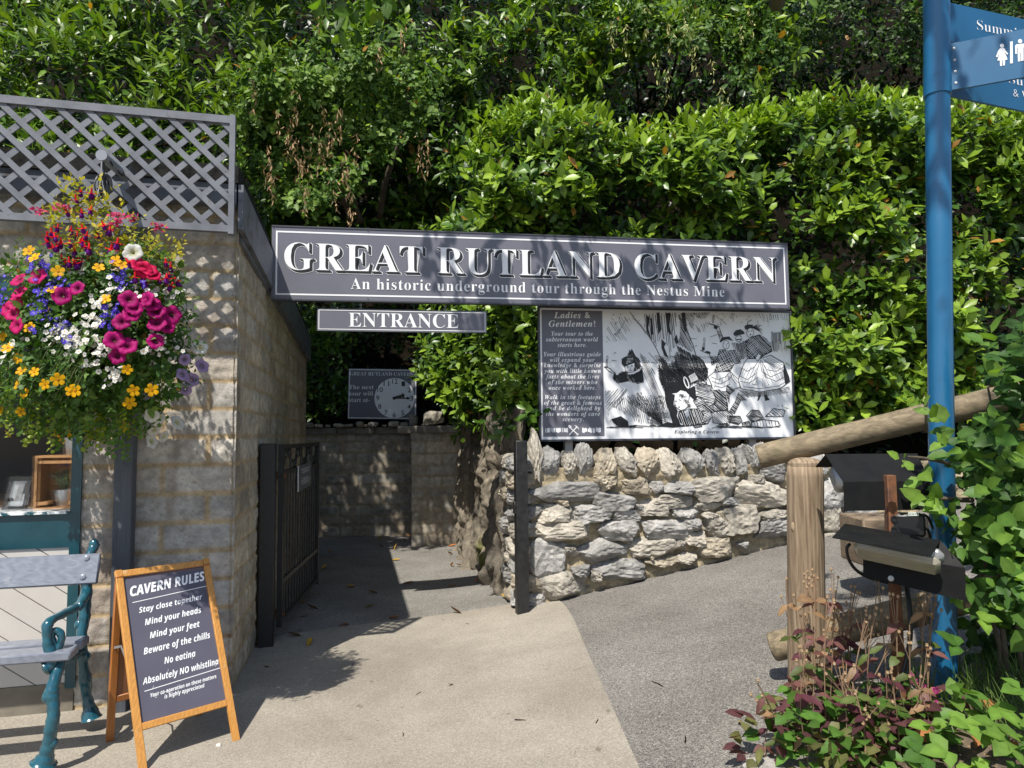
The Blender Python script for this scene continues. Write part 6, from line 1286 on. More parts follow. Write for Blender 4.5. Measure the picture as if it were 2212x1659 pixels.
for (x, y) in pods:
    o = at(x, y - 18, (7.45 if x < 1100 else 7.7) + rng.uniform(-.15, .15)); brown = x < 1100
    for j in range(rng.integers(14, 26)):
        b = np.array(o) + np.array([rng.normal(0, .018), rng.normal(0, .02), -rng.uniform(0, .36)]); d = np.array([rng.normal(0, .35), rng.normal(0, .35), -1.0])
        V, F = leafgeo(b[None], d[None], rng.normal(size=(1, 3)), rng.uniform(.045, .08), rng.uniform(.011, .017), 'narrow', curl=.5); V_.append(V); F_.append(F + nn_); nn_ += 8
        c = (np.array([.42, .28, .15]) if brown else np.array([.36, .36, .13])) * rng.uniform(.6, 1.3); C_.append(np.repeat(c[None], 8, 0))
o = trimesh('seed_pods', np.concatenate(V_), np.concatenate(F_), M_POD, lab, np.concatenate(C_)); o['kind'] = 'stuff'
# --- undergrowth on the bank, leaves coloured dark so gaps read as shade
LV = Leaves(); n = 9000; X = rng.uniform(-9, 10, n); Y = rng.uniform(7, 14, n)
bk_ = bpy.data.objects['bank']; from mathutils.bvhtree import BVHTree
bt_ = BVHTree.FromObject(bk_, bpy.context.evaluated_depsgraph_get()); bo = bk_.location; pp = []
for x, y in zip(X, Y):
    h = bt_.ray_cast(Vector((x, y, 60)) - bo, Vector((0, 0, -1)))
    if h[0] is not None: pp.append((h[0] + bo)[:])
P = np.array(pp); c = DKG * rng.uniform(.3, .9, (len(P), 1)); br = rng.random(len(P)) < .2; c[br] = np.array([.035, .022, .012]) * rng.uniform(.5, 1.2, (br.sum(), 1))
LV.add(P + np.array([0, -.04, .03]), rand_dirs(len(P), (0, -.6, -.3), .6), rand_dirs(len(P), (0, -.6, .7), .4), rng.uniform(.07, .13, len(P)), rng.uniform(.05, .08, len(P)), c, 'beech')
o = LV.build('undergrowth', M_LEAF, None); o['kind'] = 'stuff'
# --- far wood on the slope, near-black leaf colour stands in for deep shade
LV = Leaves()
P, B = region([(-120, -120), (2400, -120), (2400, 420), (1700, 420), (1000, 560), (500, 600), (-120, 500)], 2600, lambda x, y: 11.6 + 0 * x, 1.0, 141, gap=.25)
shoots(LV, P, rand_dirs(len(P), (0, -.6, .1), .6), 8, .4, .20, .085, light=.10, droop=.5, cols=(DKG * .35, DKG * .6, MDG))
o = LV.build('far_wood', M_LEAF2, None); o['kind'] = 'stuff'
# --- overhanging tree
ot = plant('overhanging_tree', Vector((7.1, 9.0, 2.4)), 'tree whose leafy limbs reach over the signs from the bank, dappling them with shade', 'tree')
LV = Leaves()
n = 215; P = np.stack([rng.uniform(-1.25, 2.0, n), np.minimum(rng.uniform(4.1, 5.3, n), rng.uniform(4.4, 5.8, n)), rng.uniform(5.0, 5.8, n)], 1); g = fbm(P[:, 0] * 1.6, P[:, 1] * 1.6, P[:, 2], 3, 111); P = P[g > .44]
shoots(LV, P, rand_dirs(len(P), (-.2, -.3, -.2), .6), 7, .26, .10, .065, 'beech', 80, 40, light=.5, droop=.4)
n = 44; P = np.stack([rng.uniform(.8, 1.6, n), rng.uniform(.7, 2.3, n), rng.uniform(5.0, 6.2, n)], 1); shoots(LV, P, rand_dirs(len(P), (-.2, -.3, -.2), .6), 7, .26, .10, .065, 'beech', 80, 40, light=.5, droop=.4)
for (x, y) in ((740, 55), (765, 75), (750, 20), (720, 30), (775, 40), (800, 15), (840, 10), (700, 0)):
    P = np.array([at(x, y - 20, 4.4)[:]]); shoots(LV, P, rand_dirs(1, (0, -.3, -.8), .3), 4, .12, .11, .075, 'beech', 70, 30, light=.5, droop=.8)
LV.build('foliage', M_LEAF2, ot)
stems('limb', [(Vector((6.9, 8.9, 8.2)), Vector((1.6, 5.0, 5.6))), (Vector((1.9, 5.3, 5.5)), Vector((-.9, 4.7, 5.35))), (Vector((2.4, 6.1, 5.4)), Vector((1.3, 1.4, 5.7))), (Vector((-.6, 4.75, 5.4)), at(745, -20, 4.42))], M_TWIG, ot, .07, .02, 22, wig=.2)
stems('trunk', [(Vector((7.1, 9.1, 2.2)), Vector((6.9, 8.9, 9.0)))], M_TWIG, ot, .15, .10, 23, wig=.05)
# ================================================================== FLOWER BASKET
cb = crop(0, 1000, .48222)
BC = Vector((AE.x - .02, AE.y, at(200, 790, 3.74).z))
bk = plant('hanging_basket', BC, 'overflowing hanging basket of red, magenta, white, blue and yellow flowers on the bracket arm', 'hanging basket')
mb = MB(); mb.lathe(BC + UP * -.02 + Vector((0, .08, 0)), [(.05, -.06), (.16, -.02), (.23, .07), (.25, .19), (.25, .21)], 24); mb.build('basket_liner', M_SOIL, bk)
mb = MB()
for k in range(3):
    a = k * 2.1 + .5; mb.tube([BC + Vector((.22 * math.cos(a), .22 * math.sin(a), .05)), AE + UP * -.12], .003, 6)
mb.tube([AE + UP * -.12, AE + UP * -.02], .004, 6)
mb.build('hanger', M_ALU, bk)
def bsurf(px, py):      # depth of the flower mass under a photo pixel
    u, v = (px - 200) / 225.0, (py - 690) / 300.0; return 3.74 - .40 * math.sqrt(max(0, 1 - min(1, u * u + v * v * .8))) + .42 * min(1, max(0, (py - 840) / 90))
LV = Leaves(); rgb = np.random.default_rng(77)
def bask(n, poly, back, seed):
    xs_, ys_ = [p[0] for p in poly], [p[1] for p in poly]; o = []
    while len(o) < n:
        x, y = rgb.uniform(min(xs_), max(xs_)), rgb.uniform(min(ys_), max(ys_))
        if inpoly(np.array([x]), np.array([y]), poly)[0]: o.append(at(x, y, bsurf(x, y) + rgb.uniform(.0, back))[:])
    return np.array(o)
BP = [(-30, 620), (40, 565), (110, 540), (190, 530), (300, 540), (370, 580), (400, 660), (405, 740), (400, 830), (330, 900), (300, 930), (200, 950), (80, 930), (-30, 880)]
g1, g2, g3 = np.array([.035, .085, .018]), np.array([.07, .15, .03]), np.array([.16, .25, .05])
P = bask(900, BP, .40, 1); shoots(LV, P, nrm((P - np.array(BC)) * np.array([1, 1, .6]) + rgb.normal(0, .15, P.shape) + np.array([0, -.1, .1])), 6, .10, .030, .016, 'beech', 85, 35, light=.55, cols=(g1, g2, g3))
P = bask(800, [(60, 590), (300, 590), (370, 660), (350, 800), (260, 900), (100, 880), (20, 760)], .62, 9); shoots(LV, P, rand_dirs(len(P), (0, -.3, .3), .7, rgb), 5, .10, .05, .032, 'beech', 85, 35, light=.25, cols=(g1, g2, g3))
P = bask(420, BP, .25, 2); shoots(LV, P, nrm((P - np.array(BC)) + rgb.normal(0, .2, P.shape)), 5, .09, .045, .026, 'beech', 85, 35, light=.6, cols=(g1, g2, g3))
PT_ = [(110, 470), (170, 400), (240, 450), (290, 520), (385, 560), (390, 600), (300, 590), (150, 570), (100, 530)]
P = bask(150, PT_, .25, 3); shoots(LV, P, rand_dirs(len(P), (0, -.2, 1), .45, rgb), 7, .13, .036, .017, 'beech', 80, 30, light=1.1, cols=(np.array([.08, .12, .02]), np.array([.22, .25, .03]), np.array([.40, .34, .04])))
# trailing creeping jenny strands
JEN = [(60, 830, 975), (95, 840, 960), (130, 830, 985), (150, 850, 950), (170, 820, 960), (185, 850, 985), (205, 840, 960), (225, 830, 970), (240, 860, 1000), (258, 840, 985), (272, 850, 1010), (285, 850, 960), (300, 830, 930), (330, 830, 905), (350, 800, 900), (20, 830, 960), (-5, 820, 940), (110, 850, 990), (245, 840, 940), (265, 830, 950), (215, 860, 990), (195, 830, 940), (310, 860, 960), (340, 850, 940), (75, 860, 965), (45, 850, 950)]
str_ = MB()
for (x, y0, y1) in JEN:
    y1 -= 16
    Yb = bsurf(x, 880) + rgb.uniform(.0, .2); a, b = at(x + rgb.uniform(-10, 10), y0 - 40, Yb), at(x, y1, Yb); m = (a + b) / 2 + Vector((rgb.uniform(-.02, .02), 0, 0)); str_.tube(smoothpath([a, m, b], 4), .0018, 4, caps=False)
    n = int((y1 - y0 + 40) / 5.5); t = np.linspace(0, 1, n); base = np.array(a)[None] * (1 - t)[:, None] + np.array(b)[None] * t[:, None]
    sd = np.where(np.arange(n) % 2 == 0, 1, -1)[:, None]; d = nrm(np.array([[1, -.3, -.25]]) * np.concatenate([sd, np.ones((n, 2))], 1) + rgb.normal(0, .35, (n, 3)))
    lite = rgb.random() < .6; c = (np.array([.24, .30, .035]) if lite else np.array([.10, .19, .04])) * rgb.uniform(.7, 1.2, (n, 1)); LV.add(base, d, rand_dirs(n, (0, -.8, .6), .3, rgb), rgb.uniform(.022, .034, n), rgb.uniform(.02, .03, n), c, 'round', rg=rgb)
for k in range(46):   # thin bidens and lobelia stems with fine leaves, lower left
    x, y = rgb.uniform(-20, 170), rgb.uniform(760, 900); a = at(x + 40, y - 60, bsurf(x + 40, y - 60)); b = at(x, y, bsurf(x, y) - .06); str_.tube(smoothpath([a, (a + b) / 2 + UP * .02, b], 3), .0013, 4, caps=False)
    n = 9; t = np.linspace(.1, 1, n)[:, None]; base = np.array(a)[None] * (1 - t) + np.array(b)[None] * t; LV.add(base, rand_dirs(n, (-.3, -.4, -.2), .7, rgb), rand_dirs(n, (0, -.6, .6), .4, rgb), .035, .006, np.repeat(g2[None], n, 0) * 1.2, 'narrow', rg=rgb)
fo = LV.build('foliage', M_LEAF2, bk); str_.build('trailing_stems', M_STEMG, bk)
# flowers
def flower_mesh(kind, col, throat, sz):
    V, F, C = [], [], []; n = 30; rings = [(0.08, -.34, throat), (.24, -.10, throat), (.62, .02, col), (.92, .05, col), (1.0, -.04, col * .92)]
    for i, (r_, z, c) in enumerate(rings):
        for k in range(n):
            a = 2 * math.pi * k / n; lob = 1 - .13 * abs(math.cos(2.5 * a)) ** 4 * (i >= 3) ; ruf = (.07 * math.sin(10 * a + i) if i >= 3 else 0) + (.03 * math.sin(5 * a) if i >= 2 else 0)
            V.append((r_ * lob * math.cos(a) * sz, r_ * lob * math.sin(a) * sz, (z + ruf) * sz)); C.append(c * (1 - .12 * (abs(math.sin(2.5 * a)) < .2)))
    for i in range(len(rings) - 1):
        for k in range(n): F.append([i * n + k, i * n + (k + 1) % n, (i + 1) * n + (k + 1) % n, (i + 1) * n + k])
    return np.array(V), F, np.array(C)
def petalled(np_, sz, col, cen, wid=.42, cup=.15, rsz=.22):
    V, F, C = [], [], []
    for k in range(np_):
        a = 2 * math.pi * k / np_; ca, sa = math.cos(a), math.sin(a); b = len(V)
        for (r_, w, z) in ((.1, .10, 0), (.45, wid * .8, cup * .5), (.8, wid, cup), (1.0, wid * .5, cup * .8)):
            for s_ in (-1, 1): V.append(((r_ * ca - s_ * w * .5 * sa) * sz, (r_ * sa + s_ * w * .5 * ca) * sz, z * sz)); C.append(col)
        for i in range(3): F.append([b + 2 * i, b + 2 * i + 1, b + 2 * i + 3, b + 2 * i + 2])
    if rsz:
        b = len(V)
        for k in range(8): V.append((rsz * sz * math.cos(k * .785), rsz * sz * math.sin(k * .785), .10 * sz)); C.append(cen)
        V.append((0, 0, .2 * sz)); C.append(cen)
        for k in range(8): F.append([b + k, b + (k + 1) % 8, b + 8])
    return np.array(V), F, np.array(C)
def orient(V, n, spin=0.0):
    n = Vector(n).normalized(); x = n.orthogonal().normalized(); x = Matrix.Rotation(spin, 3, n) @ x; y = n.cross(x); return V @ np.array([x[:], y[:], n[:]])
FC = {}
def flower(name, kind, px, py, dY=-.05, lab=None, tilt=.5, **k):
    key = (kind, tuple(k.items()))
    p = at(px, py, bsurf(px, py) + dY); o_ = Vector((p - BC)); o_.z *= .5; n = (o_.normalized() + Vector((rgb.normal(0, tilt * .5), -.9, rgb.normal(.25, tilt * .5)))).normalized()
    V, F, C = kind(**k); s_ = rgb.uniform(.82, 1.15); W = orient(V * s_, n, rgb.uniform(0, 6)) + np.array(p)
    o = mkobj(name, W, F, M_PETAL, bk, True, col=C * rgb.uniform(.85, 1.1))
    if lab: o['label'] = lab
    return o
mag, hot, wht, lil, yel = np.array([.42, .004, .15]), np.array([.62, .015, .16]), np.array([.74, .74, .68]), np.array([.42, .30, .50]), np.array([.80, .42, .003])
pet = lambda col, th, sz=.043: (lambda: flower_mesh('p', col, th, sz * (.96 if col[1] < .1 else .9)))
def pts(lst, col, th, name, sz=.043, lab=None):
    for (x, y) in lst:
        q = cb(x, y); flower(name, lambda: flower_mesh('p', col, th, sz * (.96 if col[1] < .1 else .9)), q[0], q[1], -.07, lab, .7)
pts([(1065, 470), (985, 530), (1225, 385), (1265, 445), (1390, 475), (1270, 545), (1360, 572), (1260, 690), (925, 680), (1030, 725), (950, 810), (1045, 350), (500, 320), (625, 260), (1090, 420), (1180, 350)], mag, mag * .35, 'petunia_flower', .045, 'magenta petunia with a dark throat')
pts([(120, 380), (100, 470), (155, 290), (135, 560), (300, 165), (150, 190), (70, 430)], hot, hot * .6, 'petunia_flower', .046, 'hot pink petunia')
pts([(1130, 70), (1210, 110), (1240, 150), (1160, 110)], np.array([.68, .008, .09]), np.array([.3, .002, .03]), 'petunia_flower', .042, 'red pink petunia')
pts([(1250, 1415), (1330, 1465), (1440, 1350), (1230, 1290), (1290, 1310), (1230, 1500), (1620, 740), (1075, -30)], wht, np.array([.55, .55, .30]), 'petunia_flower', .047, 'white petunia')
pts([(1480, 960), (1500, 1080), (1500, 840), (1640, 890), (1560, 1000)], lil, lil * .5, 'petunia_flower', .042, 'pale lilac petunia')
for (x, y) in [(20, 650), (150, 830), (175, 930), (280, 940), (365, 1040), (470, 1000), (145, 1040), (185, 1120), (15, 1250), (70, 1440), (170, 1260), (555, 1430), (500, 1480), (1010, 1385), (1050, 1190), (1085, 1090), (1230, 1085), (855, 350), (425, 275), (990, 75), (470, 125), (240, 580), (610, 1090), (935, 40), (450, 1430), (1030, 920), (210, 1110), (800, 95), (65, 745), (280, 15), (235, -40), (580, 1090)]:
    q = cb(x, y); flower('bidens_flower', lambda: petalled(5, .028, yel, np.array([.6, .25, .01]), .75), q[0], q[1], rgb.uniform(-.13, -.05), None, 1.0)
def mass(name, polys, n, kindf, dY, kind='stuff', cl=5, cr_=.022):
    V, F, C, k = [], [], [], 0
    for q in range(n):
        poly = polys[rgb.integers(len(polys))]; xs_, ys_ = [p[0] for p in poly], [p[1] for p in poly]
        while True:
            x, y = rgb.uniform(min(xs_), max(xs_)), rgb.uniform(min(ys_), max(ys_))
            if inpoly(np.array([x]), np.array([y]), poly)[0]: break
        x, y = cb(x, y); p0 = np.array(at(x, y, bsurf(x, y) + dY + rgb.uniform(-.02, .06)))
        for j in range(rgb.integers(2, cl + 1)):
            v, f, c = kindf(); p = p0 + rgb.normal(0, cr_, 3); w = orient(v * rgb.uniform(.8, 1.2), (rgb.normal(0, .4), -1, rgb.normal(.4, .4)), rgb.uniform(0, 6)) + p
            V.append(w); F += [[i + k for i in ff_] for ff_ in f]; C.append(c * rgb.uniform(.85, 1.05)); k += len(v)
    o = mkobj(name, np.concatenate(V), F, M_PETAL, bk, True, col=np.concatenate(C)); o['kind'] = kind; return o
mass('bacopa_flowers', [[(590, 250), (900, 250), (960, 460), (700, 560), (560, 400)], [(620, 480), (820, 470), (840, 850), (660, 850), (600, 650)], [(520, 700), (860, 700), (820, 860), (640, 860), (520, 780)], [(1000, 180), (1500, 230), (1490, 320), (1000, 330)], [(1280, 560), (1560, 560), (1480, 880), (1200, 860)], [(-20, 700), (260, 720), (240, 830), (-20, 850)], [(380, 560), (640, 560), (620, 700), (380, 690)], [(840, 940), (950, 940), (940, 1020), (860, 1020)]], 70, lambda: petalled(5, .0125, wht, yel * .8, .85, rsz=.2), -.06)
mass('lobelia_flowers', [[(220, 140), (560, 140), (560, 260), (300, 340), (220, 260)], [(320, 330), (500, 380), (520, 560), (330, 600)], [(-30, 180), (120, 180), (100, 300), (-30, 560)], [(470, 640), (600, 640), (590, 720), (480, 720)], [(930, 150), (1110, 90), (1120, 240), (950, 280)], [(880, 440), (940, 440), (920, 520), (860, 540)], [(230, 20), (420, 40), (400, 140), (250, 140)]], 58, lambda: petalled(5, .0125, np.array([.10, .06, .58]), wht, .7, rsz=.18), -.05)
def fuchsia():
    V, F, C = [], [], []; red, pur = np.array([.62, .012, .02]), np.array([.14, .01, .22])
    def lat(prof, col, n=8):
        b = len(V)
        for r_, z in prof:
            for k in range(n): V.append((r_ * math.cos(k * 6.283 / n), r_ * math.sin(k * 6.283 / n), z)); C.append(col)
        for i in range(len(prof) - 1):
            for k in range(n): F.append([b + i * n + k, b + i * n + (k + 1) % n, b + (i + 1) * n + (k + 1) % n, b + (i + 1) * n + k])
    lat([(.001, .0), (.0035, -.004), (.004, -.018), (.006, -.022)], red); lat([(.006, -.022), (.010, -.032), (.009, -.042), (.004, -.044)], pur)
    for k in range(4):
        a = k * 1.571 + .4; b = len(V); ca, sa = math.cos(a), math.sin(a)
        for r_, z, w in ((.004, -.020, .004), (.016, -.022, .0055), (.026, -.018, .001)):
            for s_ in (-1, 1): V.append((r_ * ca - s_ * w * sa, r_ * sa + s_ * w * ca, z)); C.append(red)
        F.append([b, b + 1, b + 3, b + 2]); F.append([b + 2, b + 3, b + 5, b + 4])
    for k in range(5): b = len(V); x = .004 * math.cos(k * 1.3); y = .004 * math.sin(k * 1.3); V.extend([(x, y, -.042), (x + .001, y, -.042), (x * 1.6, y * 1.6, -.062)]); C.extend([red] * 3); F.append([b, b + 1, b + 2])
    return np.array(V) * 1.15, F, np.array(C)
fv = fuchsia()
cf = crop(0, 300, .4973)
fx = [(370, 1240), (420, 1250), (440, 1330), (545, 1300), (580, 1350), (650, 1290), (660, 1330), (540, 1440), (510, 1450), (570, 1460), (590, 950), (720, 1040), (800, 1160), (870, 1190), (970, 1390), (985, 1450), (880, 1340), (1310, 1570), (1370, 1600), (1360, 1640), (1110, 1590), (1130, 1600), (1300, 1450), (1330, 1550), (630, 900), (720, 900), (520, 1060), (640, 1180), (350, 1290), (400, 1210), (480, 1290), (620, 1420), (480, 1420), (700, 1330), (930, 1290), (560, 1200), (460, 1180), (640, 1060), (760, 1250), (610, 1240), (690, 1240), (1060, 1560), (1250, 1590), (400, 1330), (1340, 1480)]
for (x, y) in fx:
    x, y = cf(x, y); p = at(x, y - 8, bsurf(x, y) - .04 + rgb.uniform(-.04, .05)); W = orient(fv[0] * rgb.uniform(.85, 1.25), (rgb.normal(0, .25), rgb.normal(-.2, .2), 1), rgb.uniform(0, 6)) + np.array(p)
    mkobj('fuchsia_flower', W, fv[1], M_PETAL, bk, True, col=fv[2] * rgb.uniform(.85, 1.2))
st2 = MB()
for (x, y, x2, y2) in ((310, 1060, 430, 1200), (470, 1030, 560, 1200), (1035, 1110, 1110, 1280), (920, 1090, 1000, 1290), (910, 1145, 980, 1290), (1245, 1170, 1300, 1330), (200, 1390, 280, 1500), (270, 1420, 330, 1560)):
    q0, q1 = cf(x, y), cf(x2, y2); a = at(q0[0], q0[1], bsurf(*q0) - .02); b = at(q1[0], q1[1], bsurf(*q1) + .1); st2.tube(smoothpath([a, (a + b) / 2 + Vector((.012, 0, .01)), b], 4), .0018, 5)
    if y > 1380: continue
    V, F, C, k = [], [], [], 0
    for j in range(26):
        v, f, c = petalled(5, .0085, np.array([.62, .05, .16]), np.array([.4, .02, .1]), .8, rsz=.15); w = orient(v, (rgb.normal(0, .6), -.6, rgb.normal(.6, .5)), j) + np.array(a) + rgb.normal(0, .014, 3) * np.array([1.2, 1, .8]); V.append(w); F += [[i + k for i in ff_] for ff_ in f]; C.append(c * rgb.uniform(.7, 1.1)); k += len(v)
    mkobj('verbena_flower', np.concatenate(V), F, M_PETAL, bk, True, col=np.concatenate(C))
st2.build('flower_stems', M_STEMG, bk)
# lavender in the window bucket
LV = Leaves(); n = 420; lb0 = np.array(lb + UP * .125 * 0 + UP * (128 * k8)); a = rgb.uniform(0, 6.28, n); ti = rgb.uniform(.05, .8, n); d = np.stack([np.cos(a) * np.sin(ti), np.sin(a) * np.sin(ti), np.cos(ti)], 1)
P = lb0 + d * rgb.uniform(.0, .11, n)[:, None]; LV.add(P, nrm(d + rgb.normal(0, .3, (n, 3))), rand_dirs(n, (0, -.5, .8), .4, rgb), .035, .006, np.array([.17, .22, .17]) * rgb.uniform(.6, 1.2, (n, 1)), 'narrow', rg=rgb)
for k in range(4):
    b = lb0 + np.array([rgb.uniform(-.04, .03), rgb.uniform(-.02, .02), .10]); t = b + np.array([rgb.uniform(-.02, .04), 0, .09]); m_ = 14; u = np.linspace(.55, 1, m_)[:, None]; LV.add(b * (1 - u) + t * u, rand_dirs(m_, (0, -.3, .6), .7, rgb), rand_dirs(m_, (0, -1, 0), .4, rgb), .014, .010, np.array([.22, .16, .38]) * np.ones((m_, 1)), 'round', rg=rgb)
LV.build('lavender_foliage', M_LEAF2, lav)

# ================================================================== PLANTS IN THE RIGHT FOREGROUND
rg3 = np.random.default_rng(99)
hb = plant('beech_hedge_shrub', ground(2180, 1500), 'bright green broad-leaved shrub reaching round the blue pole above the bramble', 'shrub')
LV = Leaves(); bc_ = (np.array([.022, .062, .014]), np.array([.065, .15, .026]), np.array([.18, .30, .045]))
PR1 = [(2110, 960), (2165, 800), (2300, 690), (2300, 1400), (2160, 1360), (2120, 1250), (2100, 1120), (2090, 960), (2095, 850)]
P, B = region(PR1, 190, lambda x, y: 2.74 + 0 * x, .45, 121, bump=90, gap=.42, rg=rg3); P = P[P[:, 1] > 2.1]
shoots(LV, P, np.stack([rg3.normal(-.3, .4, len(P)), rg3.normal(-.6, .35, len(P)), rg3.normal(.35, .4, len(P))], 1), 6, .17, .085, .056, 'beech', 85, 35, light=.62, droop=.4, cols=bc_, rg=rg3)
P, B = region([(2110, 900), (2180, 740), (2320, 640), (2320, 1500), (2130, 1480), (2100, 1100)], 330, lambda x, y: 3.35 + 0 * x, .3, 122, rg=rg3); shoots(LV, P, rand_dirs(len(P), (-.2, -.6, .2), .5, rg3), 6, .18, .08, .05, 'beech', light=.08, droop=.4, cols=bc_, rg=rg3)
for (x, y, tx, ty) in ((2030, 1060, 1935, 985), (2060, 1080, 1985, 1080), (2070, 940, 2000, 880), (2080, 1120, 2010, 1085), (2080, 1020, 2040, 960), (2090, 1250, 2060, 1300), (2110, 1170, 2050, 1190)):
    a, b = at(x, y, 2.92), at(tx, ty, 2.80); d = (b - a); L = d.length; LVd = np.array([d.normalized()[:]]); shoots(LV, np.array([a[:]]), LVd, 9, L * 1.0, .078, .048, 'beech', 75, 30, light=1.05, droop=.25, cols=bc_, rg=rg3)
LV.build('foliage', M_LEAF2, hb)
stems('stem', [(ground(2150 + 30 * k, 1500), at(2110 + 35 * k, 820 + 60 * (k % 3), 2.95)) for k in range(5)] + [(at(2100, 1080, 2.95), at(1995, 1075, 2.85)), (at(2110, 1010, 2.95), at(1960, 985, 2.85))], M_TWIG, hb, .012, .004, 31)
br_ = plant('bramble', ground(2140, 1620), 'bramble with serrated three-part leaves and arching reddish stems below the green shrub', 'bramble')
LV = Leaves(); stm = []
for k in range(62):
    x, y = rg3.uniform(1985, 2290), rg3.uniform(1310, 1720)
    if x < 2060 and y < 1560: continue
    p = at(x, y, 2.70 - (y - 1300) * .0011 + rg3.uniform(-.05, .12)); stm.append(p)
    d0 = nrm(np.array([rg3.normal(-.35, .6), rg3.normal(-.5, .3), rg3.normal(.1, .35)])); up = np.array([rg3.normal(0, .25), -.45, .85]); s_ = np.cross(d0, up); s_ = s_ / np.linalg.norm(s_)
    c = (bc_[1] * (1 - (t := rg3.uniform(0, 1))) + bc_[2] * t)[None] * rg3.uniform(.8, 1.15)
    for dd, sc in ((d0, 1.15), (d0 * .35 + s_, .95), (d0 * .35 - s_, .95)): LV.add(np.array([p[:]]) + d0 * .012, dd[None], up[None], .072 * sc * rg3.uniform(.8, 1.2), .050 * sc, c, 'beech', rg=rg3)
LV.build('foliage', M_LEAF2, br_)
stems('cane', [(ground(2160 + 12 * k, 1600 + 10 * k), q) for k, q in enumerate(stm[:40:5])], mat('bramble_cane', (.10, .045, .04), (.13, .09, .04), 8, .7), br_, .005, .002, 33, wig=.3)
# red campion clumps, green below, purple leaves and dry seed heads above
SEEDM = mat('seed_capsule', (.30, .19, .10), (.42, .29, .17), 20, .85)
CPS = [(1695, 1610, 1440), (1730, 1560, 1200), (1760, 1600, 1180), (1780, 1540, 1270), (1800, 1610, 1230), (1830, 1570, 1260), (1660, 1640, 1430), (1860, 1620, 1300), (1900, 1600, 1250), (1850, 1560, 1250), (1960, 1600, 1240), (1985, 1640, 1330), (1750, 1650, 1350), (1930, 1650, 1420), (1820, 1660, 1400), (2010, 1570, 1230), (1880, 1670, 1450)]
for q, (x, y, yt) in enumerate(CPS):
    g_ = ground(x, y + 8); Yp_ = g_.y
    green = q in (5, 7, 8, 11, 14, 15, 17); lab_ = ('wilting purple campion clump with dry seed heads ', 'leafy green campion clump with some purple leaves ')[green] + ('at the foot of the knotty log post' if x < 1790 else 'between the log post and the rusty stake' if x < 1890 else 'in front of the rusty stake' if x < 1945 else 'beside the blue pole')
    pl_ = plant('campion_plant', g_, lab_, 'wild flower', 'red campion clumps along the verge')
    LV = Leaves(); sm = MB(); sd_ = MB()
    for k in range(3 if q % 2 else 2):
        top = at(x + rg3.normal(0, 22), yt + rg3.uniform(0, 120), Yp_ + rg3.normal(0, .04)); b = g_ + Vector((rg3.normal(0, .03), rg3.normal(0, .03), 0)); P_ = smoothpath([b, (b + top) / 2 + Vector((rg3.normal(0, .02), 0, 0)), top], 5); sm.tube(P_, .0021, 5)
        for j in range(3 if not green else 2):
            pp_ = P_[int(len(P_) * (.35 + .2 * j))]; c = np.array([[.10, .032, .042], [.16, .07, .06], [.28, .17, .09], [.09, .12, .03]][rg3.integers(4)])[None] * rg3.uniform(.8, 1.3)
            for s_ in (-1, 1): LV.add(np.array([pp_[:]]), np.array([[s_ * .8, rg3.normal(-.3, .3), rg3.normal(-.15, .4)]]), np.array([[0, -.5, .8]]), rg3.uniform(.045, .075), rg3.uniform(.024, .038), c, 'beech', curl=.35, rg=rg3)
        for j in range(rg3.integers(3, 6)):
            e_ = top + Vector((rg3.normal(0, .02), rg3.normal(0, .015), rg3.uniform(-.08, .015))); sm.tube([P_[-4], (P_[-4] + e_) / 2 + Vector((0, 0, .004)), e_], .0012, 4); sd_.lathe(e_, [(.0015, 0), (.005, .003), (.006, .007), (.0045, .011), (.0055, .013)], 8, capt=False)
    n = 26 if not green else 44; a = rg3.uniform(0, 6.28, n); r_ = rg3.uniform(.02, .12, n); P = np.stack([g_.x + r_ * np.cos(a), g_.y + r_ * .9 * np.sin(a), g_.z + rg3.uniform(.01, .20, n)], 1)
    t = rg3.random(n); c = np.where((t < (.68 if green else .42))[:, None], np.array([.085, .18, .03]), np.where((t < .8)[:, None], np.array([.11, .045, .05]), np.array([.14, .14, .05]))) * rg3.uniform(.7, 1.25, (n, 1))
    LV.add(P, np.stack([np.cos(a), np.sin(a) - .5, rg3.normal(.1, .35, n)], 1), rand_dirs(n, (0, -.4, .9), .35, rg3), rg3.uniform(.055, .10, n), rg3.uniform(.032, .055, n), c, 'beech', rg=rg3)
    LV.build('foliage', M_LEAF2, pl_); sm.build('stem', M_DRY, pl_); sd_.build('seed_heads', SEEDM, pl_)['kind'] = 'stuff'
for (x, y) in ((2010, 1495), (2030, 1520), (1985, 1480), (2050, 1640)):
    p = at(x, y, 2.78); st_ = MB(); gb = ground(x, 1640 if y < 1600 else 1700); fl_ = plant('campion_flower', Vector((p.x, gb.y, gb.z)), 'pink red campion flower on a thin stem beside the blue pole', 'wild flower', 'pink campion flowers by the pole')
    st_.tube(smoothpath([Vector((p.x, gb.y, gb.z)), (p + gb) / 2 + Vector((.01, 0, 0)), p], 5), .0018, 5); st_.build('stem', M_DRY, fl_)
    for j in range(3):
        v, f, c = petalled(5, .013, np.array([.45, .04, .2]), wht * .5, .7, rsz=.15); mkobj('petals', orient(v, (rg3.normal(0, .5), -1, rg3.normal(.3, .4)), j) + np.array(p) + rg3.normal(0, .015, 3), f, M_PETAL, fl_, True, col=c)
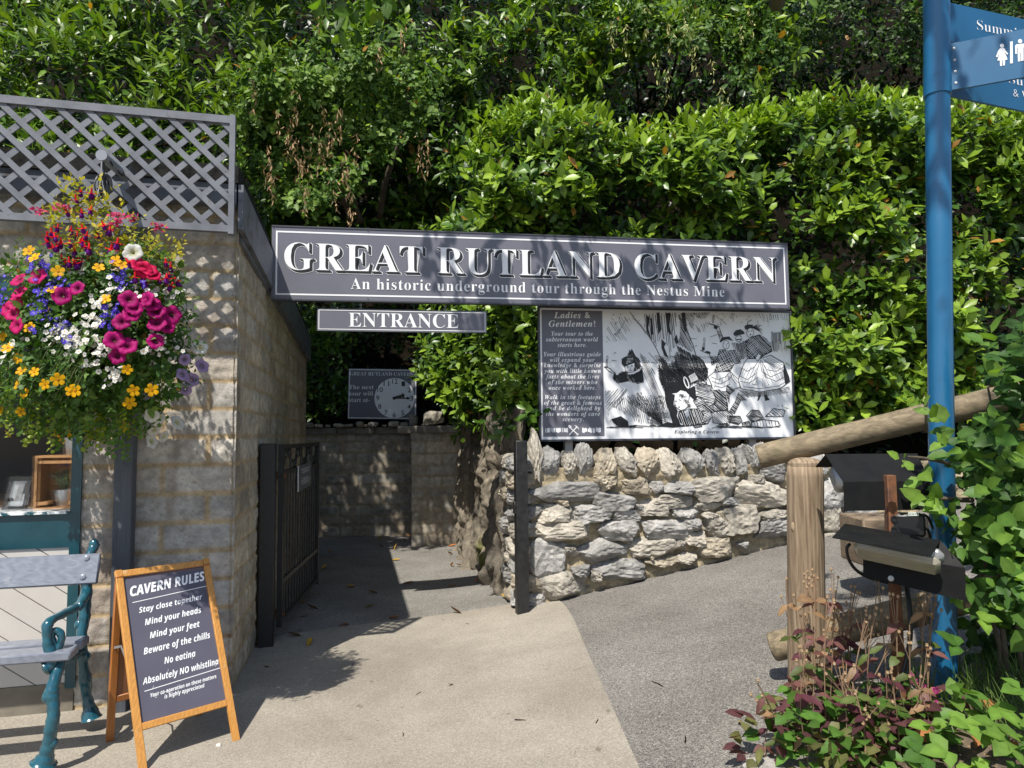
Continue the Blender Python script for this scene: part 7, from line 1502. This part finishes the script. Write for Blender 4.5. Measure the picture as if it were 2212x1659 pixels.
# soil bed and litter
def bed(u, v):
    c = ground(2100, 1640); X = c.x - .55 + 1.9 * u; Y = c.y - .9 + 1.35 * v; e = np.clip(np.minimum.reduce([u * 3.2, (1 - u) * 4, v * 4, (1 - v) * 4]) + .6 * (fbm(u * 6, v * 6, 0, 3, 131) - .5), 0, 1)
    return np.stack([X, Y, gz(X, Y) - .02 + .07 * np.minimum(e, .6) + .015 * fbm(X * 12, Y * 12, 0, 3, 132) * e], 1)
gridobj('verge', bed, 70, 60, mat('verge_litter', (.13, .10, .07), (.07, .05, .032), 14, .95, bump=.8, bscale=50, c3=(.26, .17, .09), s3=45, t3=(.56, .62), bdist=.01), kind='structure')
# grass among the bramble
LV = Leaves(); n = 500; c0 = ground(2120, 1570); P = np.stack([c0.x + rg3.normal(.1, .18, n), c0.y + rg3.normal(.1, .16, n), np.zeros(n)], 1); P[:, 2] = gz(P[:, 0], P[:, 1]) + .01
LV.add(P, rand_dirs(n, (0, -.1, 1), .45, rg3), rand_dirs(n, (0, -1, .2), .4, rg3), rg3.uniform(.08, .24, n), .005, np.array([.09, .15, .03]) * rg3.uniform(.6, 1.4, (n, 1)), 'narrow', curl=.4, rg=rg3)
o = LV.build('grass', M_LEAF2, None); o['kind'] = 'stuff'

# ================================================================== FALLEN LEAVES, WEEDS, BITS
def litter(name, p, L, W, col, lab, cat, grp, nz=(0, 0, 1), up=.006, curl=.5):
    V, F = leafgeo(np.array([[p.x, p.y, p.z + up]]), np.array([[rg3.normal(), rg3.normal(), .05]]), np.array([nz]) + rg3.normal(0, .18, (1, 3)), np.array([L]), np.array([W]), 'laurel', fold=.5, curl=-curl * .5, rg=rg3)
    V[:, 2] += max(0, p.z + .004 - V[:, 2].min()); o = trimesh(name, V, F, M_DEAD, None, np.tile(np.array(col)[None], (8, 1))); return tag(o, lab, cat, grp)
FL_ = [(965, 903, 0), (970, 940, 0), (1160, 947, 0), (1210, 922, 1), (650, 1030, 0), (560, 1155, 0), (1085, 1018, 0), (1060, 1090, 0), (1470, 990, 1), (1505, 1045, 2), (1495, 1125, 1), (1585, 1127, 0), (1690, 1168, 1), (1155, 1260, 2), (810, 1280, 0), (970, 1322, 2), (875, 1425, 0), (1470, 1278, 1), (1665, 1245, 1), (1835, 1318, 2), (1905, 1370, 0), (1040, 1505, 1), (395, 1495, 0), (435, 1400, 2), (1575, 1475, 3), (425, 1638, 3), (770, 1550, 1), (545, 1440, 3), (1005, 995, 1)]
LCOL = [(.42, .25, .035), (.45, .17, .04), (.27, .16, .07), (.12, .07, .04)]
LTX = ['small yellow fallen leaf lying on the entrance tarmac', 'small orange fallen leaf lying on the entrance tarmac', 'small tan fallen leaf lying on the entrance tarmac', 'dark brown curled fallen leaf lying by the gate']
for (x, y, c) in FL_:
    x, y = c5(x, y); p = ground(x, y); litter('fallen_leaf', p, rg3.uniform(.10, .14), .045, np.array(LCOL[c]) * rg3.uniform(.8, 1.15), LTX[c], 'leaf', 'fallen leaves in the entrance')
for (x, y, c, s_, lab_) in ((665, 1399, 0, .12, 'dull yellow fallen leaf on the concrete outside the gate'), (1632, 1176, 1, .17, 'long orange fallen leaf at the foot of the rubble wall'), (1668, 1172, 1, .10, 'short orange fallen leaf right of the long one at the wall foot'), (642, 1365, 2, .05, 'tiny brown leaf scrap on the concrete edge by the gate'), (1597, 1560, 0, .05, 'tiny yellow leaf scrap on the tarmac path'), (980, 1480, 3, .05, 'dark leaf scrap in the middle of the concrete'), (585, 1442, 3, .05, 'dark leaf scrap on the concrete beside the wall corner')):
    litter('fallen_leaf', ground(x, y), s_, s_ * .4, LCOL[c], lab_, 'leaf', None)
for (x, y, s_) in ((1960, 1560, .13), (1930, 1620, .12), (2080, 1560, .12), (2040, 1640, .14), (1890, 1640, .15), (2160, 1640, .13), (1990, 1655, .12), (2110, 1655, .11), (1700, 1625, .08)):
    litter('fallen_leaf', ground(x, y) + UP * .06, s_, s_ * .5, np.array((.36, .155, .055)) * rg3.uniform(.8, 1.2), 'big brown dry leaf lying among the verge plants', 'leaf', 'dry leaves in the verge', (rg3.normal(0, .4), -.5, .8))
for k, (x, y) in enumerate(((905, 1500), (1010, 1350), (760, 1440), (1130, 1560), (870, 1590), (1290, 1560), (1420, 1480), (1480, 1600))):
    mb = MB(); p = ground(x, y) + UP * .006; a_ = rg3.uniform(0, 3.1); d_ = Vector((math.cos(a_), math.sin(a_), 0)) * rg3.uniform(.02, .05); mb.tube([p - d_, p + Vector((.004, .006, .002)), p + d_], .0028, 5); tag(mb.build('twig', M_TRUNK), 'thin dark twig lying on the paving', 'twig', 'twigs scattered on the paving')
for (x, y, lab_) in ((850, 1598, 'small white pebble on the concrete right of the sandwich board'), (1580, 950, 'white pebble at the foot of the block wall')):
    pass
rb = RB(); p = ground(472, 1545 + 5); rb.rock(ground(*cA(1225, 1368)) + UP * .008, .014, .012, .010, (Vector((1, 0, 0)), Vector((0, 1, 0)), UP), (.62, .60, .55), 777, sub=2); tag(rb.build('pebble', M_STONE), 'white pebble on the concrete right of the sandwich board', 'pebble')
rb = RB(); rb.rock(ground(1652, 1672) + UP * .01, .08, .07, .035, (Vector((1, 0, 0)), Vector((0, 1, 0)), UP), (.45, .43, .40), 778, sub=4); tag(rb.build('stone', M_STONE), 'flat pale stone at the edge of the verge plants', 'stone')
for (x, y, n, s_) in ((165, 1500, 40, .10), (92, 1508, 14, .06), (205, 1492, 18, .06), (350, 1520, 10, .05)):
    p = ground(x, y); LV = Leaves(); LV.add(np.array([p[:]]) + rg3.normal(0, .02, (n, 3)) * np.array([1.5, .6, 0]), rand_dirs(n, (0, -.3, .8), .6, rg3), rand_dirs(n, (0, -1, .3), .4, rg3), s_ * rg3.uniform(.5, 1.3, n), .006 if n > 20 else .018, np.array([.14, .22, .035]) * rg3.uniform(.6, 1.3, (n, 1)), 'narrow' if n > 20 else 'round', rg=rg3)
    tag(LV.build('weed', M_LEAF2, None), {165: 'tuft of bright grass at the wall foot behind the bench', 92: 'small green weed at the plinth left of the grass tuft', 205: 'small green weed at the wall foot by the bench leg', 350: 'small green weed under the sandwich board'}[x], 'weed')
